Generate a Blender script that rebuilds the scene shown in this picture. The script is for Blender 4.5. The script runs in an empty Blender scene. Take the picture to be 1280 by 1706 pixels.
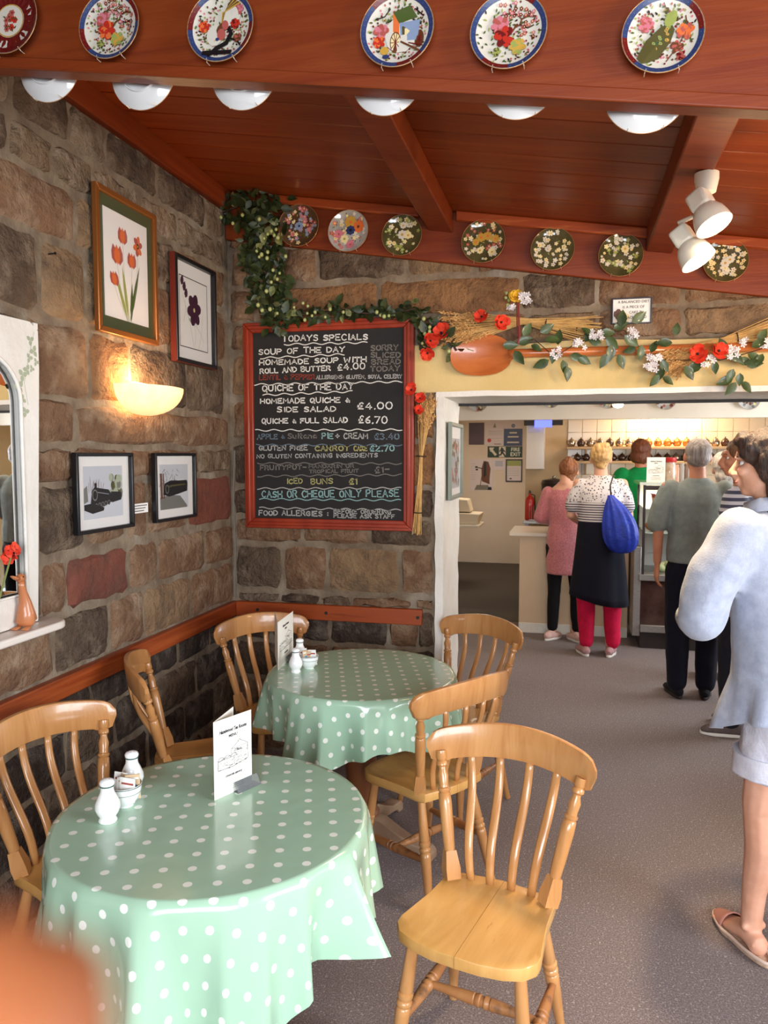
import bpy, bmesh, math, random
import numpy as np
from mathutils import Vector, Matrix, noise
sc = bpy.context.scene
COL = sc.collection
R = math.radians
PI = math.pi
# ---------------------------------------------------------------- camera
F = 1280.0
PSI, PIT = R(13.6), R(4.3)
CAM = Vector((0, 0, 1.6))
cd = bpy.data.cameras.new('camera'); cam = bpy.data.objects.new('camera', cd); COL.objects.link(cam)
cam.location = CAM
cam.rotation_euler = (PI/2 - PIT, 0, PSI)
cd.sensor_width = 36; cd.sensor_fit = 'AUTO'; cd.lens = 36*F/1706
cd.clip_start = .01; cd.clip_end = 60
sc.camera = cam
# ---------------------------------------------------------------- world, lights, exposure
sc.view_settings.view_transform = 'Standard'; sc.view_settings.look = 'None'
sc.view_settings.gamma = 1; sc.view_settings.use_curve_mapping = False
sc.view_settings.exposure = 0.22
sc.cycles.max_bounces = 6; sc.cycles.use_denoising = True
sc.cycles.caustics_reflective = False; sc.cycles.caustics_refractive = False
sc.cycles.sample_clamp_indirect = 6
w = bpy.data.worlds.new('sky'); sc.world = w; w.use_nodes = True
w.node_tree.nodes['Background'].inputs[0].default_value = (.75, .86, 1, 1)
w.node_tree.nodes['Background'].inputs[1].default_value = 1.2
def lamp(name, typ, loc, energy, color, **k):
    l = bpy.data.lights.new(name, typ); l.energy = energy; l.color = color
    tgt = k.pop('target', None)
    for a, v in k.items(): setattr(l, a, v)
    o = bpy.data.objects.new(name, l); COL.objects.link(o); o.location = loc
    if tgt is not None: o.rotation_euler = (Vector(tgt)-Vector(loc)).to_track_quat('-Z', 'Y').to_euler()
    return o
DAY = (.86, .93, 1.0)
lamp('daylight_street_window', 'AREA', (.55, -1.75, 1.65), 88, DAY, shape='RECTANGLE', size=2.4, size_y=1.2, spread=R(125), target=(.2, 3, .2))
lamp('daylight_side_window', 'AREA', (2.75, .9, 1.55), 66, DAY, shape='RECTANGLE', size=2.0, size_y=1.1, spread=R(130), target=(-1, 1.6, .4))
lamp('daylight_counter_room', 'AREA', (3.0, 5.9, 1.5), 70, DAY, shape='RECTANGLE', size=1.6, size_y=1.1, target=(-1, 5.8, 1.2))
lamp('counter_ceiling_light', 'AREA', (.6, 5.6, 2.2), 22, (1, .84, .64), shape='RECTANGLE', size=1.6, size_y=1.2, target=(.6, 5.6, 0))
lamp('warm_beam_fill', 'SPOT', (1.9, .7, 1.9), 85, (1, .70, .38), spot_size=R(105), spot_blend=1, shadow_soft_size=.1, target=(1.15, 2.0, 2.55))  # added fill without a fixture, warms the right end of beam and ceiling
lamp('warm_ceiling_fill', 'SPOT', (1.7, 2.7, 1.8), 70, (1, .66, .34), spot_size=R(130), spot_blend=1, shadow_soft_size=.15, target=(.5, 2.9, 2.7))  # unseen upward fill, added to brighten the planks behind the beam
lamp('kitchen_light', 'AREA', (-.6, 9.6, 2.2), 30, (1, .86, .68), shape='RECTANGLE', size=1.6, size_y=.8, target=(-.6, 9.6, 0))
# ---------------------------------------------------------------- picture -> world helpers (reading positions off the photograph)
fwv = Vector((-math.sin(PSI)*math.cos(PIT), math.cos(PSI)*math.cos(PIT), -math.sin(PIT)))
rtv = Vector((math.cos(PSI), math.sin(PSI), 0)); upv = rtv.cross(fwv)
def ray(x, y): return fwv + rtv*((x-640)/F) + upv*((853-y)/F)
def atY(x, y, v): d = ray(x, y); return CAM + d*((v-CAM.y)/d.y)
def atX(x, y, v): d = ray(x, y); return CAM + d*((v-CAM.x)/d.x)
def atZ(x, y, v): d = ray(x, y); return CAM + d*((v-CAM.z)/d.z)
# ---------------------------------------------------------------- materials
def lin(c): return tuple((v/255/12.92 if v <= 10 else ((v/255+.055)/1.055)**2.4) for v in c)
MATS = {}
def mat(name, c1, c2=None, rough=.6, scale=8, bump=0, bscale=None, stretch=(1, 1, 1), spec=.5, metal=0, emit=None, estr=1, trans=0,
        coat=0, detail=4, pos=(.35, .65), c3=None, s3=3, p3=(.55, .7), kind='noise', rnd=False, dist=0, alpha=1, coord='Object', ior=1.45, sheen=0, sub=0):
    if name in MATS: return MATS[name]
    m = bpy.data.materials.new(name); m.use_nodes = True; MATS[name] = m
    nt = m.node_tree; N = nt.nodes; L = nt.links; b = N['Principled BSDF']
    b.inputs['Roughness'].default_value = rough; b.inputs['Metallic'].default_value = metal
    b.inputs['Specular IOR Level'].default_value = spec; b.inputs['IOR'].default_value = ior
    b.inputs['Coat Weight'].default_value = coat; b.inputs['Coat Roughness'].default_value = .08
    b.inputs['Transmission Weight'].default_value = trans; b.inputs['Alpha'].default_value = alpha
    b.inputs['Sheen Weight'].default_value = sheen
    if sub: b.inputs['Subsurface Weight'].default_value = sub; b.inputs['Subsurface Radius'].default_value = (.02, .008, .004)
    b.inputs['Base Color'].default_value = (*lin(c1), 1)
    if emit: b.inputs['Emission Color'].default_value = (*lin(emit), 1); b.inputs['Emission Strength'].default_value = estr
    if c2 is None and not bump: return m
    tc = N.new('ShaderNodeTexCoord'); mp = N.new('ShaderNodeMapping'); mp.inputs['Scale'].default_value = stretch
    L.new(tc.outputs[coord], mp.inputs[0])
    if rnd:
        oi = N.new('ShaderNodeObjectInfo'); ml = N.new('ShaderNodeMath'); ml.operation = 'MULTIPLY'; ml.inputs[1].default_value = 37
        L.new(oi.outputs['Random'], ml.inputs[0]); L.new(ml.outputs[0], mp.inputs['Location'])
    def nz(s, d=detail, di=dist):
        if kind == 'wave' and s == scale:
            n = N.new('ShaderNodeTexWave'); n.bands_direction = 'Y'; n.inputs['Scale'].default_value = s
            n.inputs['Distortion'].default_value = di; n.inputs['Detail'].default_value = d; n.inputs['Detail Scale'].default_value = 1.2
            L.new(mp.outputs[0], n.inputs[0]); return n.outputs['Fac']
        n = N.new('ShaderNodeTexNoise'); n.inputs['Scale'].default_value = s; n.inputs['Detail'].default_value = d
        n.inputs['Distortion'].default_value = di; n.inputs['Roughness'].default_value = .6
        L.new(mp.outputs[0], n.inputs[0]); return n.outputs['Fac']
    if c2 is not None:
        rp = N.new('ShaderNodeValToRGB'); e = rp.color_ramp.elements
        e[0].position, e[1].position = pos; e[0].color = (*lin(c1), 1); e[1].color = (*lin(c2), 1)
        L.new(nz(scale), rp.inputs[0]); out = rp.outputs[0]
        if c3 is not None:
            r2 = N.new('ShaderNodeValToRGB'); e = r2.color_ramp.elements; e[0].position, e[1].position = p3
            e[0].color = (0, 0, 0, 1); e[1].color = (1, 1, 1, 1); L.new(nz(s3, 5, 0), r2.inputs[0])
            mx = N.new('ShaderNodeMix'); mx.data_type = 'RGBA'; L.new(r2.outputs[0], mx.inputs[0]); L.new(out, mx.inputs[6])
            mx.inputs[7].default_value = (*lin(c3), 1); out = mx.outputs[2]
        L.new(out, b.inputs['Base Color'])
    if bump:
        bp = N.new('ShaderNodeBump'); bp.inputs['Strength'].default_value = min(1, bump); bp.inputs['Distance'].default_value = .02*max(1, bump)
        L.new(nz(bscale or scale, 5, 0), bp.inputs['Height']); L.new(bp.outputs[0], b.inputs['Normal'])
    return m
# ---------------------------------------------------------------- mesh building
class MB:
    def __init__(s): s.v = []; s.f = []; s.m = []; s.uv = None
    def add(s, vs, fs, mi=0, M=None):
        o = len(s.v)
        s.v += [tuple(M @ Vector(p)) for p in vs] if M is not None else [tuple(p) for p in vs]
        s.f += [tuple(i+o for i in f) for f in fs]; s.m += [mi]*len(fs); return s
    def box(s, a, b, mi=0, M=None):
        x0, y0, z0 = a; x1, y1, z1 = b
        return s.add([(x0,y0,z0),(x1,y0,z0),(x1,y1,z0),(x0,y1,z0),(x0,y0,z1),(x1,y0,z1),(x1,y1,z1),(x0,y1,z1)],
                     [(0,3,2,1),(4,5,6,7),(0,1,5,4),(1,2,6,5),(2,3,7,6),(3,0,4,7)], mi, M)
    def prism(s, pts, h0, h1, mi=0, M=None, ax='z'):
        n = len(pts); P = (lambda x, y, z: (x, y, z)) if ax == 'z' else ((lambda x, y, z: (x, z, y)) if ax == 'y' else (lambda x, y, z: (z, x, y)))
        vs = [P(x, y, h0) for x, y in pts]+[P(x, y, h1) for x, y in pts]
        fs = [tuple(range(n-1, -1, -1)), tuple(range(n, 2*n))]+[(i, (i+1) % n, (i+1) % n+n, i+n) for i in range(n)]
        if ax == 'y': fs = [f[::-1] for f in fs]
        return s.add(vs, fs, mi, M)
    def lathe(s, prof, n=20, mi=0, M=None, cap=True):
        vs = []; fs = []; k = len(prof)
        for r, z in prof:
            for i in range(n): a = 2*PI*i/n; vs.append((r*math.cos(a), r*math.sin(a), z))
        for j in range(k-1):
            for i in range(n): fs.append((j*n+i, j*n+(i+1) % n, (j+1)*n+(i+1) % n, (j+1)*n+i))
        if cap:
            if prof[0][0] > 1e-5: fs.append(tuple(range(n-1, -1, -1)))
            if prof[-1][0] > 1e-5: fs.append(tuple(range((k-1)*n, k*n)))
        return s.add(vs, fs, mi, M)
    def tube(s, path, rad, n=8, mi=0, M=None, cap=True, ref=None):
        path = [Vector(p) for p in path]; k = len(path)
        if not hasattr(rad, '__len__'): rad = [rad]*k
        vs = []; fs = []; pu = None
        for j, p in enumerate(path):
            t = (path[min(j+1, k-1)]-path[max(j-1, 0)]).normalized()
            if ref is not None: u = Vector(ref)
            elif pu is None: u = Vector((0, 0, 1)) if abs(t.z) < .9 else Vector((1, 0, 0))
            else: u = pu
            u = (u-t*u.dot(t)).normalized(); pu = u; v = t.cross(u)
            r = rad[j]; ra, rb = r if hasattr(r, '__len__') else (r, r)
            for i in range(n): a = 2*PI*i/n; vs.append(p+u*(math.cos(a)*ra)+v*(math.sin(a)*rb))
        for j in range(k-1):
            for i in range(n): fs.append((j*n+i, j*n+(i+1) % n, (j+1)*n+(i+1) % n, (j+1)*n+i))
        if cap: fs += [tuple(range(n-1, -1, -1)), tuple(range((k-1)*n, k*n))]
        return s.add(vs, fs, mi, M)
    def ball(s, c, r, n=10, k=7, mi=0, M=None):
        r = r if hasattr(r, '__len__') else (r, r, r); c = Vector(c)
        pr = [(math.sin(PI*j/k), -math.cos(PI*j/k)) for j in range(k+1)]; pr[0] = (0, -1); pr[-1] = (0, 1)
        vs = [(c.x, c.y, c.z-r[2])]
        for q, z in pr[1:-1]:
            for i in range(n): a = 2*PI*i/n; vs.append((c.x+r[0]*q*math.cos(a), c.y+r[1]*q*math.sin(a), c.z+r[2]*z))
        vs.append((c.x, c.y, c.z+r[2])); L = len(vs)-1; fs = []
        for i in range(n):
            fs.append((0, 1+(i+1) % n, 1+i)); fs.append((L, L-n+i, L-n+(i+1) % n))
        for j in range(k-2):
            for i in range(n): a = 1+j*n; fs.append((a+i, a+(i+1) % n, a+n+(i+1) % n, a+n+i))
        return s.add(vs, fs, mi, M)
    def build(s, name, mats, parent=None, smooth=None, bevel=0, loc=None, rot=None, label=None, kind=None, seg=2, solid=0, subsurf=0):
        me = bpy.data.meshes.new(name); me.from_pydata(s.v, [], s.f)
        mats = mats if isinstance(mats, (list, tuple)) else [mats]
        for m in mats: me.materials.append(m)
        if len(mats) > 1: me.polygons.foreach_set('material_index', s.m)
        if s.uv:
            ul = me.uv_layers.new(name='UVMap'); d = np.array(s.uv, dtype=np.float32)
            idx = np.zeros(len(me.loops), dtype=np.int32); me.loops.foreach_get('vertex_index', idx); ul.data.foreach_set('uv', d[idx].ravel())
        me.update()
        if smooth is not None and smooth is not False:
            me.shade_smooth() if smooth is True else (me.shade_smooth(), me.set_sharp_from_angle(angle=R(smooth)))
        o = bpy.data.objects.new(name, me); COL.objects.link(o); o.parent = parent
        if loc is not None: o.location = loc
        if rot is not None: o.rotation_euler = rot
        if bevel:
            bv = o.modifiers.new('b', 'BEVEL'); bv.width = bevel; bv.segments = seg; bv.limit_method = 'ANGLE'; bv.harden_normals = False
            me.shade_smooth(); me.set_sharp_from_angle(angle=R(50))
        if solid: q = o.modifiers.new('s', 'SOLIDIFY'); q.thickness = solid; q.offset = 0
        if subsurf: q = o.modifiers.new('u', 'SUBSURF'); q.levels = q.render_levels = subsurf
        if label: o['label'] = label
        if kind: o['kind'] = kind
        return o
def thing(name, label, cat, loc=(0, 0, 0), rz=0, group=None, rot=None):
    o = bpy.data.objects.new(name, None); COL.objects.link(o); o.location = loc
    o.rotation_euler = rot if rot is not None else (0, 0, rz); o.empty_display_size = .05
    return tag(o, label, cat, group)
def tag(o, label, cat, group=None, kind=None):
    o['label'] = label; o['category'] = cat
    if group: o['group'] = group
    if kind: o['kind'] = kind
    return o
def struct(o): o['kind'] = 'structure'; return o
def copy_tree(o, parent=None):
    kids = list(o.children); c = o.copy(); COL.objects.link(c); c.parent = parent
    for k in kids: copy_tree(k, c)
    return c
def T(x, y, z): return Matrix.Translation((x, y, z))
def RX(a): return Matrix.Rotation(a, 4, 'X')
def RY(a): return Matrix.Rotation(a, 4, 'Y')
def RZ(a): return Matrix.Rotation(a, 4, 'Z')
def align(p, q):
    "matrix that puts local +Z on p->q with origin p"
    p, q = Vector(p), Vector(q); return Matrix.Translation(p) @ (q-p).to_track_quat('Z', 'Y').to_matrix().to_4x4()
# ---------------------------------------------------------------- lettering
FONT = {
'A': [[(0,0),(2,6),(4,0)],[(.8,2.3),(3.2,2.3)]], 'B': [[(0,0),(0,6),(2.6,6),(3.4,4.8),(2.6,3.3),(0,3.2)],[(2.6,3.2),(3.8,1.6),(2.8,0),(0,0)]],
'C': [[(3.8,5),(2.4,6),(.8,5.2),(0,3),(.8,.6),(2.4,0),(3.8,.9)]], 'D': [[(0,0),(0,6),(2,5.8),(3.8,4),(3.8,2),(2.2,.2),(0,0)]],
'E': [[(3.6,6),(0,6),(0,0),(3.7,0)],[(0,3.1),(2.8,3.1)]], 'F': [[(3.6,6),(0,6),(0,0)],[(0,3.1),(2.8,3.1)]],
'G': [[(3.8,5),(2.4,6),(.8,5.2),(0,3),(.8,.6),(2.4,0),(3.8,1),(3.8,2.7),(2.2,2.7)]], 'H': [[(0,0),(0,6)],[(4,0),(4,6)],[(0,3),(4,3)]],
'I': [[(1,0),(1,6)]], 'J': [[(3,6),(3,1.5),(2,0),(.4,.6)]], 'K': [[(0,0),(0,6)],[(3.6,6),(0,2.8)],[(1.2,3.6),(3.8,0)]], 'L': [[(0,6),(0,0),(3.5,0)]],
'M': [[(0,0),(.3,6),(2.3,2),(4.3,6),(4.6,0)]], 'N': [[(0,0),(0,6),(4,0),(4,6)]],
'O': [[(2,6),(.5,5),(0,3),(.6,.8),(2,0),(3.5,.8),(4,3),(3.4,5.2),(2,6)]], 'P': [[(0,0),(0,6),(2.8,6),(3.8,4.6),(2.8,3),(0,2.8)]],
'Q': [[(2,6),(.5,5),(0,3),(.6,.8),(2,0),(3.5,.8),(4,3),(3.4,5.2),(2,6)],[(2.4,1.6),(4.2,-.8)]], 'R': [[(0,0),(0,6),(2.8,6),(3.6,4.6),(2.8,3.1),(0,3)],[(1.8,3),(3.9,0)]],
'S': [[(3.7,5.1),(2.2,6),(.6,5.4),(.3,4.1),(1.8,3.2),(3.4,2.4),(3.7,1.1),(2.2,0),(.2,.8)]], 'T': [[(0,6),(4,6)],[(2,6),(2,0)]],
'U': [[(0,6),(.1,1.4),(1.4,0),(3,.2),(3.9,1.6),(4,6)]], 'V': [[(0,6),(2,0),(4,6)]], 'W': [[(0,6),(1.1,0),(2.4,4.4),(3.7,0),(4.8,6)]],
'X': [[(0,0),(4,6)],[(0,6),(4,0)]], 'Y': [[(0,6),(2,3),(4,6)],[(2,3),(1.6,0)]], 'Z': [[(0,6),(4,6),(0,0),(4,0)]],
'0': [[(2,6),(.5,5),(0,3),(.6,.8),(2,0),(3.5,.8),(4,3),(3.4,5.2),(2,6)]], '1': [[(.2,4.8),(1.3,6),(1.3,0)]],
'2': [[(.2,4.8),(1.6,6),(3.4,5.2),(3.2,3.6),(0,0),(3.9,0)]], '3': [[(.2,5.4),(2,6),(3.5,4.8),(2,3.2),(3.7,1.6),(2.2,0),(.1,.7)]],
'4': [[(2.6,6),(0,2),(4,2)],[(2.9,4),(2.9,0)]], '6': [[(3.3,6),(.9,4),(.1,1.8),(1.5,0),(3.3,.6),(3.4,2.2),(2,3),(.4,2.2)]], '7': [[(0,6),(3.8,6),(1.5,0)]],
'£': [[(3.6,5.2),(2.6,6),(1.4,5.2),(1.5,3),(1.2,.8),(.2,0),(3.7,0)],[(.2,3),(3,3)],[(.1,2),(2.9,2)]],
'&': [[(3.6,0),(1,4),(1.4,5),(2.2,4.2),(.3,1.6),(1.2,.2),(3.4,2.2)]], '+': [[(2,1),(2,5)],[(0,3),(4,3)]], '-': [[(.2,3),(3.6,3)]],
'.': [[(.5,0),(.9,.5)]], ',': [[(.9,.6),(.4,-.9)]], ':': [[(.8,1.2),(1.1,1.6)],[(.8,4),(1.1,4.4)]],
'u': [[(0,4),(.2,.8),(1.6,0),(2.8,1)],[(2.9,4),(3,0)]], 'l': [[(.8,6),(.8,0)]], 't': [[(1,6),(1,.4),(2.2,0)],[(0,4),(2.2,4)]],
'a': [[(2.9,3.2),(1.4,4),(.1,2.2),(.9,.1),(2.7,1.4),(2.9,3.6),(3.2,0)]], 'n': [[(0,4),(0,0)],[(0,2.8),(1.6,4),(2.9,3),(3,0)]], ' ': []}
def stroke_text(mb, s, x0, z0, x1, z1, h, wd, y, jit=.12, seed=1, mi=0):
    "single-line letters as flat ribbons between two baseline points in the XZ plane (facing -Y)"
    rn = random.Random(seed); adv = []
    for c in s:
        g = FONT.get(c, []); wdt = max([p[0] for st in g for p in st], default=2.2); adv.append((c, g, wdt))
    tot = sum(a[2]+1.4 for a in adv)-1.4; sx = math.hypot(x1-x0, z1-z0)/tot; ca = (x1-x0)/math.hypot(x1-x0, z1-z0); sa = (z1-z0)/math.hypot(x1-x0, z1-z0)
    cx = 0; sy = h/6
    for c, g, wdt in adv:
        dy = rn.uniform(-.25, .25); k = rn.uniform(.9, 1.08)
        for st in g:
            P = [((cx+px)*sx+rn.uniform(-jit, jit)*sy, (py*k+dy)*sy+rn.uniform(-jit, jit)*sy) for px, py in st]
            P = [(x0+a*ca-b*sa, z0+a*sa+b*ca) for a, b in P]
            ribbon(mb, P, wd*rn.uniform(.85, 1.15), y, mi)
        cx += wdt+1.4
def ribbon(mb, P, wd, y, mi=0):
    vs = []; n = len(P)
    for i, (a, b) in enumerate(P):
        p, q = P[max(i-1, 0)], P[min(i+1, n-1)]; dx, dz = q[0]-p[0], q[1]-p[1]; l = math.hypot(dx, dz) or 1
        ex = (-wd*.3 if i == 0 else wd*.3 if i == n-1 else 0); a += dx/l*ex; b += dz/l*ex
        vs += [(a-dz/l*wd/2, y, b+dx/l*wd/2), (a+dz/l*wd/2, y, b-dx/l*wd/2)]
    mb.add(vs, [(2*i, 2*i+1, 2*i+3, 2*i+2) for i in range(n-1)], mi)
def print_text(s, size, m, parent, name='lettering', M=None, ext=.0002, align_x='CENTER', shear=0, bold=0, sx=1):
    c = bpy.data.curves.new(name, 'FONT'); c.body = s; c.size = size; c.align_x = align_x; c.extrude = ext; c.shear = shear; c.offset = bold; c.resolution_u = 2
    o = bpy.data.objects.new(name, c); COL.objects.link(o); bpy.context.view_layer.update()
    me = bpy.data.meshes.new_from_object(o.evaluated_get(bpy.context.evaluated_depsgraph_get())); bpy.data.objects.remove(o)
    me.materials.clear(); me.materials.append(m)
    me.transform((M if M is not None else Matrix()) @ Matrix.Diagonal((sx, 1, 1, 1)))
    o = bpy.data.objects.new(name, me); COL.objects.link(o); o.parent = parent; return o
# ================================================================ MATERIALS
M_mortar = mat('mortar', (104, 88, 72), (136, 120, 100), .95, 9, .5, 30, c3=(150, 140, 126), s3=5, p3=(.55, .72))
def stone_mat(n, a, b, c, bump=.7): return mat('stone_'+n, a, b, .9, 7, bump*2.2, 26, c3=c, s3=9, p3=(.48, .7), rnd=True, pos=(.3, .7))
ST = dict(brown=stone_mat('brown', (98, 70, 50), (130, 98, 72), (150, 126, 102)), tan=stone_mat('tan', (118, 92, 66), (146, 118, 88), (100, 80, 62)),
          grey=stone_mat('grey', (98, 80, 62), (132, 110, 86), (160, 142, 122), 1.2), red=stone_mat('red', (104, 56, 44), (124, 70, 54), (96, 60, 48), .35),
          dark=stone_mat('dark', (74, 58, 46), (106, 86, 68), (136, 118, 98), 1.2), orange=stone_mat('orange', (126, 86, 54), (148, 108, 70), (110, 76, 52)),
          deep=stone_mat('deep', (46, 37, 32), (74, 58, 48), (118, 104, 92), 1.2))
M_ceil = mat('ceiling_pine', (116, 44, 9), (134, 60, 18), .42, 3, .06, 20, stretch=(.35, 7, 7), dist=1.2, c3=(96, 34, 10), s3=2, p3=(.6, .75), rnd=True)
M_beam = mat('beam_pine', (112, 40, 8), (130, 56, 17), .45, 3, .05, 20, stretch=(.35, 6, 6), dist=1.5, c3=(98, 38, 12), s3=2, p3=(.62, .75), rnd=True)
M_rail = mat('rail_pine', (150, 66, 28), (176, 92, 46), .4, 1.6, .05, 20, kind='wave', dist=4, stretch=(1.2, 5, 14), c3=(120, 48, 20), s3=2)
M_white = mat('white_paint', (222, 216, 206), (234, 230, 222), .55, 4, .25, 25)
M_plaster = mat('cream_plaster', (214, 196, 160), (224, 208, 176), .7, 3, .15, 18)
M_yellow = mat('yellow_masonry_paint', (206, 178, 116), (216, 190, 132), .7, 3, .2, 14)
M_blackline = mat('black_seal', (30, 28, 28), rough=.6)
M_glass = mat('window_glass', (255, 255, 255), rough=.02, trans=1, ior=1.02, spec=.3)
def carpet(name, a, b, c):
    m = mat(name, a, b, .95, 190, .5, 420, coord='Object', pos=(.42, .6), c3=c, s3=95, p3=(.58, .66), detail=2, sheen=.15); return m
M_carpet = carpet('speckled_carpet', (104, 88, 86), (142, 126, 122), (176, 162, 154))
M_carpet2 = carpet('dark_carpet', (58, 50, 46), (72, 64, 58), (84, 74, 66))
LX, DY = -1.76, 3.8
def cz(x): return 2.675-.159*x
def yL(px): return atX(px, 757, LX).y
def xB(px, Y=DY): return atY(px, 757, Y).x
# ================================================================ FLOOR
struct(MB().box((-2.1, -1.6, -.08), (2.8, 12, 0)).build('floor', M_carpet))
struct(MB().box((-1.9, 7.35, .0), (-.3, 11.6, .004)).build('floor_passage', M_carpet2))
# ================================================================ STONE WALLS
def stone_mesh(wd, ht, dp, sd):
    rn = random.Random(sd); nx = max(3, min(6, int(wd/.09)+1)); nz = 3; mb = MB(); g = {}
    fr = [i/nx for i in range(nx+1)]; fz = [0, .12, .5, .88, 1] if ht > .1 else [0, .2, .8, 1]
    fr = [0, .35/nx]+fr[1:-1]+[1-.35/nx, 1]
    vs = []
    for j, b in enumerate(fz):
        for i, a in enumerate(fr):
            ed = (i in (0, len(fr)-1)) or (j in (0, len(fz)-1))
            x = (a-.5)*wd; z = (b-.5)*ht
            x += rn.uniform(-1, 1)*.011; z += rn.uniform(-1, 1)*.010
            if (i in (0, len(fr)-1)) and (j in (0, len(fz)-1)): x *= .965; z *= .93
            d = -dp*.25 if ed else dp*(.75+.45*rn.random())
            vs.append((x, -d, z))
    n = len(fr); m = len(fz); fs = []
    for j in range(m-1):
        for i in range(n-1): a = j*n+i; fs.append((a, a+1, a+n+1, a+n))
    # back rim so the stone has depth
    rim = [i for i in range(n)]+[j*n+n-1 for j in range(1, m)]+[(m-1)*n+i for i in range(n-2, -1, -1)]+[j*n for j in range(m-2, 0, -1)]
    o = len(vs); vs += [(vs[i][0], .03, vs[i][2]) for i in rim]; k = len(rim)
    fs += [(rim[i], o+i, o+(i+1) % k, rim[(i+1) % k]) for i in range(k)]; fs.append(tuple(range(o+k-1, o-1, -1)))
    return mb.add(vs, fs)
def lay(parent, courses, axis, face, pick, dp=.013, sd0=0):
    n = 0
    for ci, (z0, z1, js) in enumerate(courses):
        for k, (a, b) in enumerate(js):
            if b-a < .03: continue
            n += 1; rn = random.Random(sd0+n*7)
            o = stone_mesh(b-a-.012, z1-z0-.008, dp, sd0+n).build('stone', pick(ci, k, rn, (a+b)/2, (z0+z1)/2), parent, smooth=40)
            if axis == 'x': o.location = ((a+b)/2, face, (z0+z1)/2)
            else: o.location = (face, (a+b)/2, (z0+z1)/2); o.rotation_euler = (0, 0, PI/2)
            o.rotation_euler.y += rn.uniform(-.012, .012) if axis == 'x' else 0
wl = struct(MB().box((LX-.3, -1.6, 0), (LX-.004, DY+.5, 3.05)).build('wall_left', M_mortar))
def left_course(z0, z1, px, y0=.3, sd=0):
    rn = random.Random(sd); P = [yL(p) for p in px]; out = list(zip(P[:-1], P[1:])); y = P[0]
    while y > y0: l = rn.uniform(.22, .45); out.append((max(y-l, y0), y)); y -= l
    return (z0, z1, out)
LC = [left_course(.0, .22, (-150, 10, 120, 200, 270, 330, 386), sd=1), left_course(.23, .42, (-60, 60, 150, 235, 300, 350, 387), sd=2),
      left_course(.43, .61, (-20, 95, 180, 250, 320, 387), sd=3), left_course(.62, .80, (-60, 50, 140, 210, 290, 345, 387), sd=4),
      left_course(.815, 1.025, (-40, 79, 175, 234, 314, 387), sd=5), left_course(1.035, 1.225, (0, 60, 103, 210, 259, 340, 387), sd=6),
      left_course(1.25, 1.49, (-30, 58, 140, 207, 243, 311, 384), sd=7), left_course(1.50, 1.625, (-30, 60, 121, 213, 333, 385), sd=8),
      left_course(1.635, 1.79, (-30, 128, 384), sd=9), left_course(1.80, 2.06, (-80, 46, 154, 221, 313, 375), sd=10),
      left_course(2.075, 2.335, (-60, 76, 150, 252, 300, 345, 378), sd=11), left_course(2.35, 2.54, (-80, 138, 190, 248, 300, 378), sd=12),
      left_course(2.555, 2.685, (-80, 35, 105, 170, 245, 304, 378), sd=13), left_course(2.70, 2.86, (-60, 42, 133, 190, 272, 350, 380), sd=14),
      left_course(2.87, 3.0, (-60, 60, 133, 220, 300, 380), sd=15)]
RED = {(5, 2), (6, 5), (5, 4), (6, 4)}
def pickL(ci, k, rn, y, z):
    if (ci, k) == (5, 2) or (ci, k) == (6, 5): return ST['red']
    if (ci, k) in ((5, 3), (5, 4)): return ST['brown']
    if (ci, k) == (9, 2): return ST['orange']
    if ci == 11 and k == 0: return ST['brown']
    if ci == 8: return ST['brown']
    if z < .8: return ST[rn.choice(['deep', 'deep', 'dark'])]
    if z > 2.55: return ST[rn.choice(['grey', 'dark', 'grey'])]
    return ST[rn.choice(['brown', 'tan', 'grey', 'brown', 'dark'])]
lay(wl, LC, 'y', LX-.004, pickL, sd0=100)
XJ = xB(727)
wb = MB().box((LX-.02, DY+.004, 0), (XJ-.002, DY+.53, 2.1)).box((LX-.02, DY+.004, 2.1), (2.6, DY+.53, 3.02))
wb = struct(wb.box((1.25, DY+.004, 0), (2.6, DY+.53, 2.1)).build('wall_back', M_mortar))
def back_course(z0, z1, px, ext=0):
    P = [xB(p) for p in px]; out = list(zip(P[:-1], P[1:])); x = P[-1]; rn = random.Random(int(z0*100))
    while ext and x < 2.5: l = rn.uniform(.25, .42); out.append((x, min(x+l, 2.58))); x += l
    return (z0, z1, out)
BC = [back_course(.0, .2, (388, 470, 560, 640, 726)), back_course(.21, .4, (388, 440, 530, 600, 680, 726)), back_course(.41, .6, (388, 480, 545, 610, 690, 726)),
      back_course(.61, .80, (388, 450, 500, 547, 648, 698, 726)), back_course(.81, .865, (392, 464, 532, 584, 690, 726)),
      back_course(.88, 1.12, (390, 469, 544, 666, 725)), back_course(1.135, 1.265, (390, 502, 616, 725)), back_course(1.28, 1.42, (387, 480, 600, 690, 725)),
      back_course(1.435, 1.66, (387, 450, 560, 686, 725)), back_course(1.675, 1.88, (387, 490, 590, 688, 725)), back_course(1.895, 2.125, (387, 460, 570, 692)),
      back_course(2.14, 2.275, (387, 440, 560, 690, 790, 876, 993, 1132, 1280), 1), back_course(2.285, 2.46, (387, 430, 630, 866, 992, 1132, 1280), 1),
      back_course(2.475, 2.66, (387, 474, 530, 676, 790, 900, 1010), 1), back_course(2.67, 2.8, (387, 480, 600, 700))]
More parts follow.
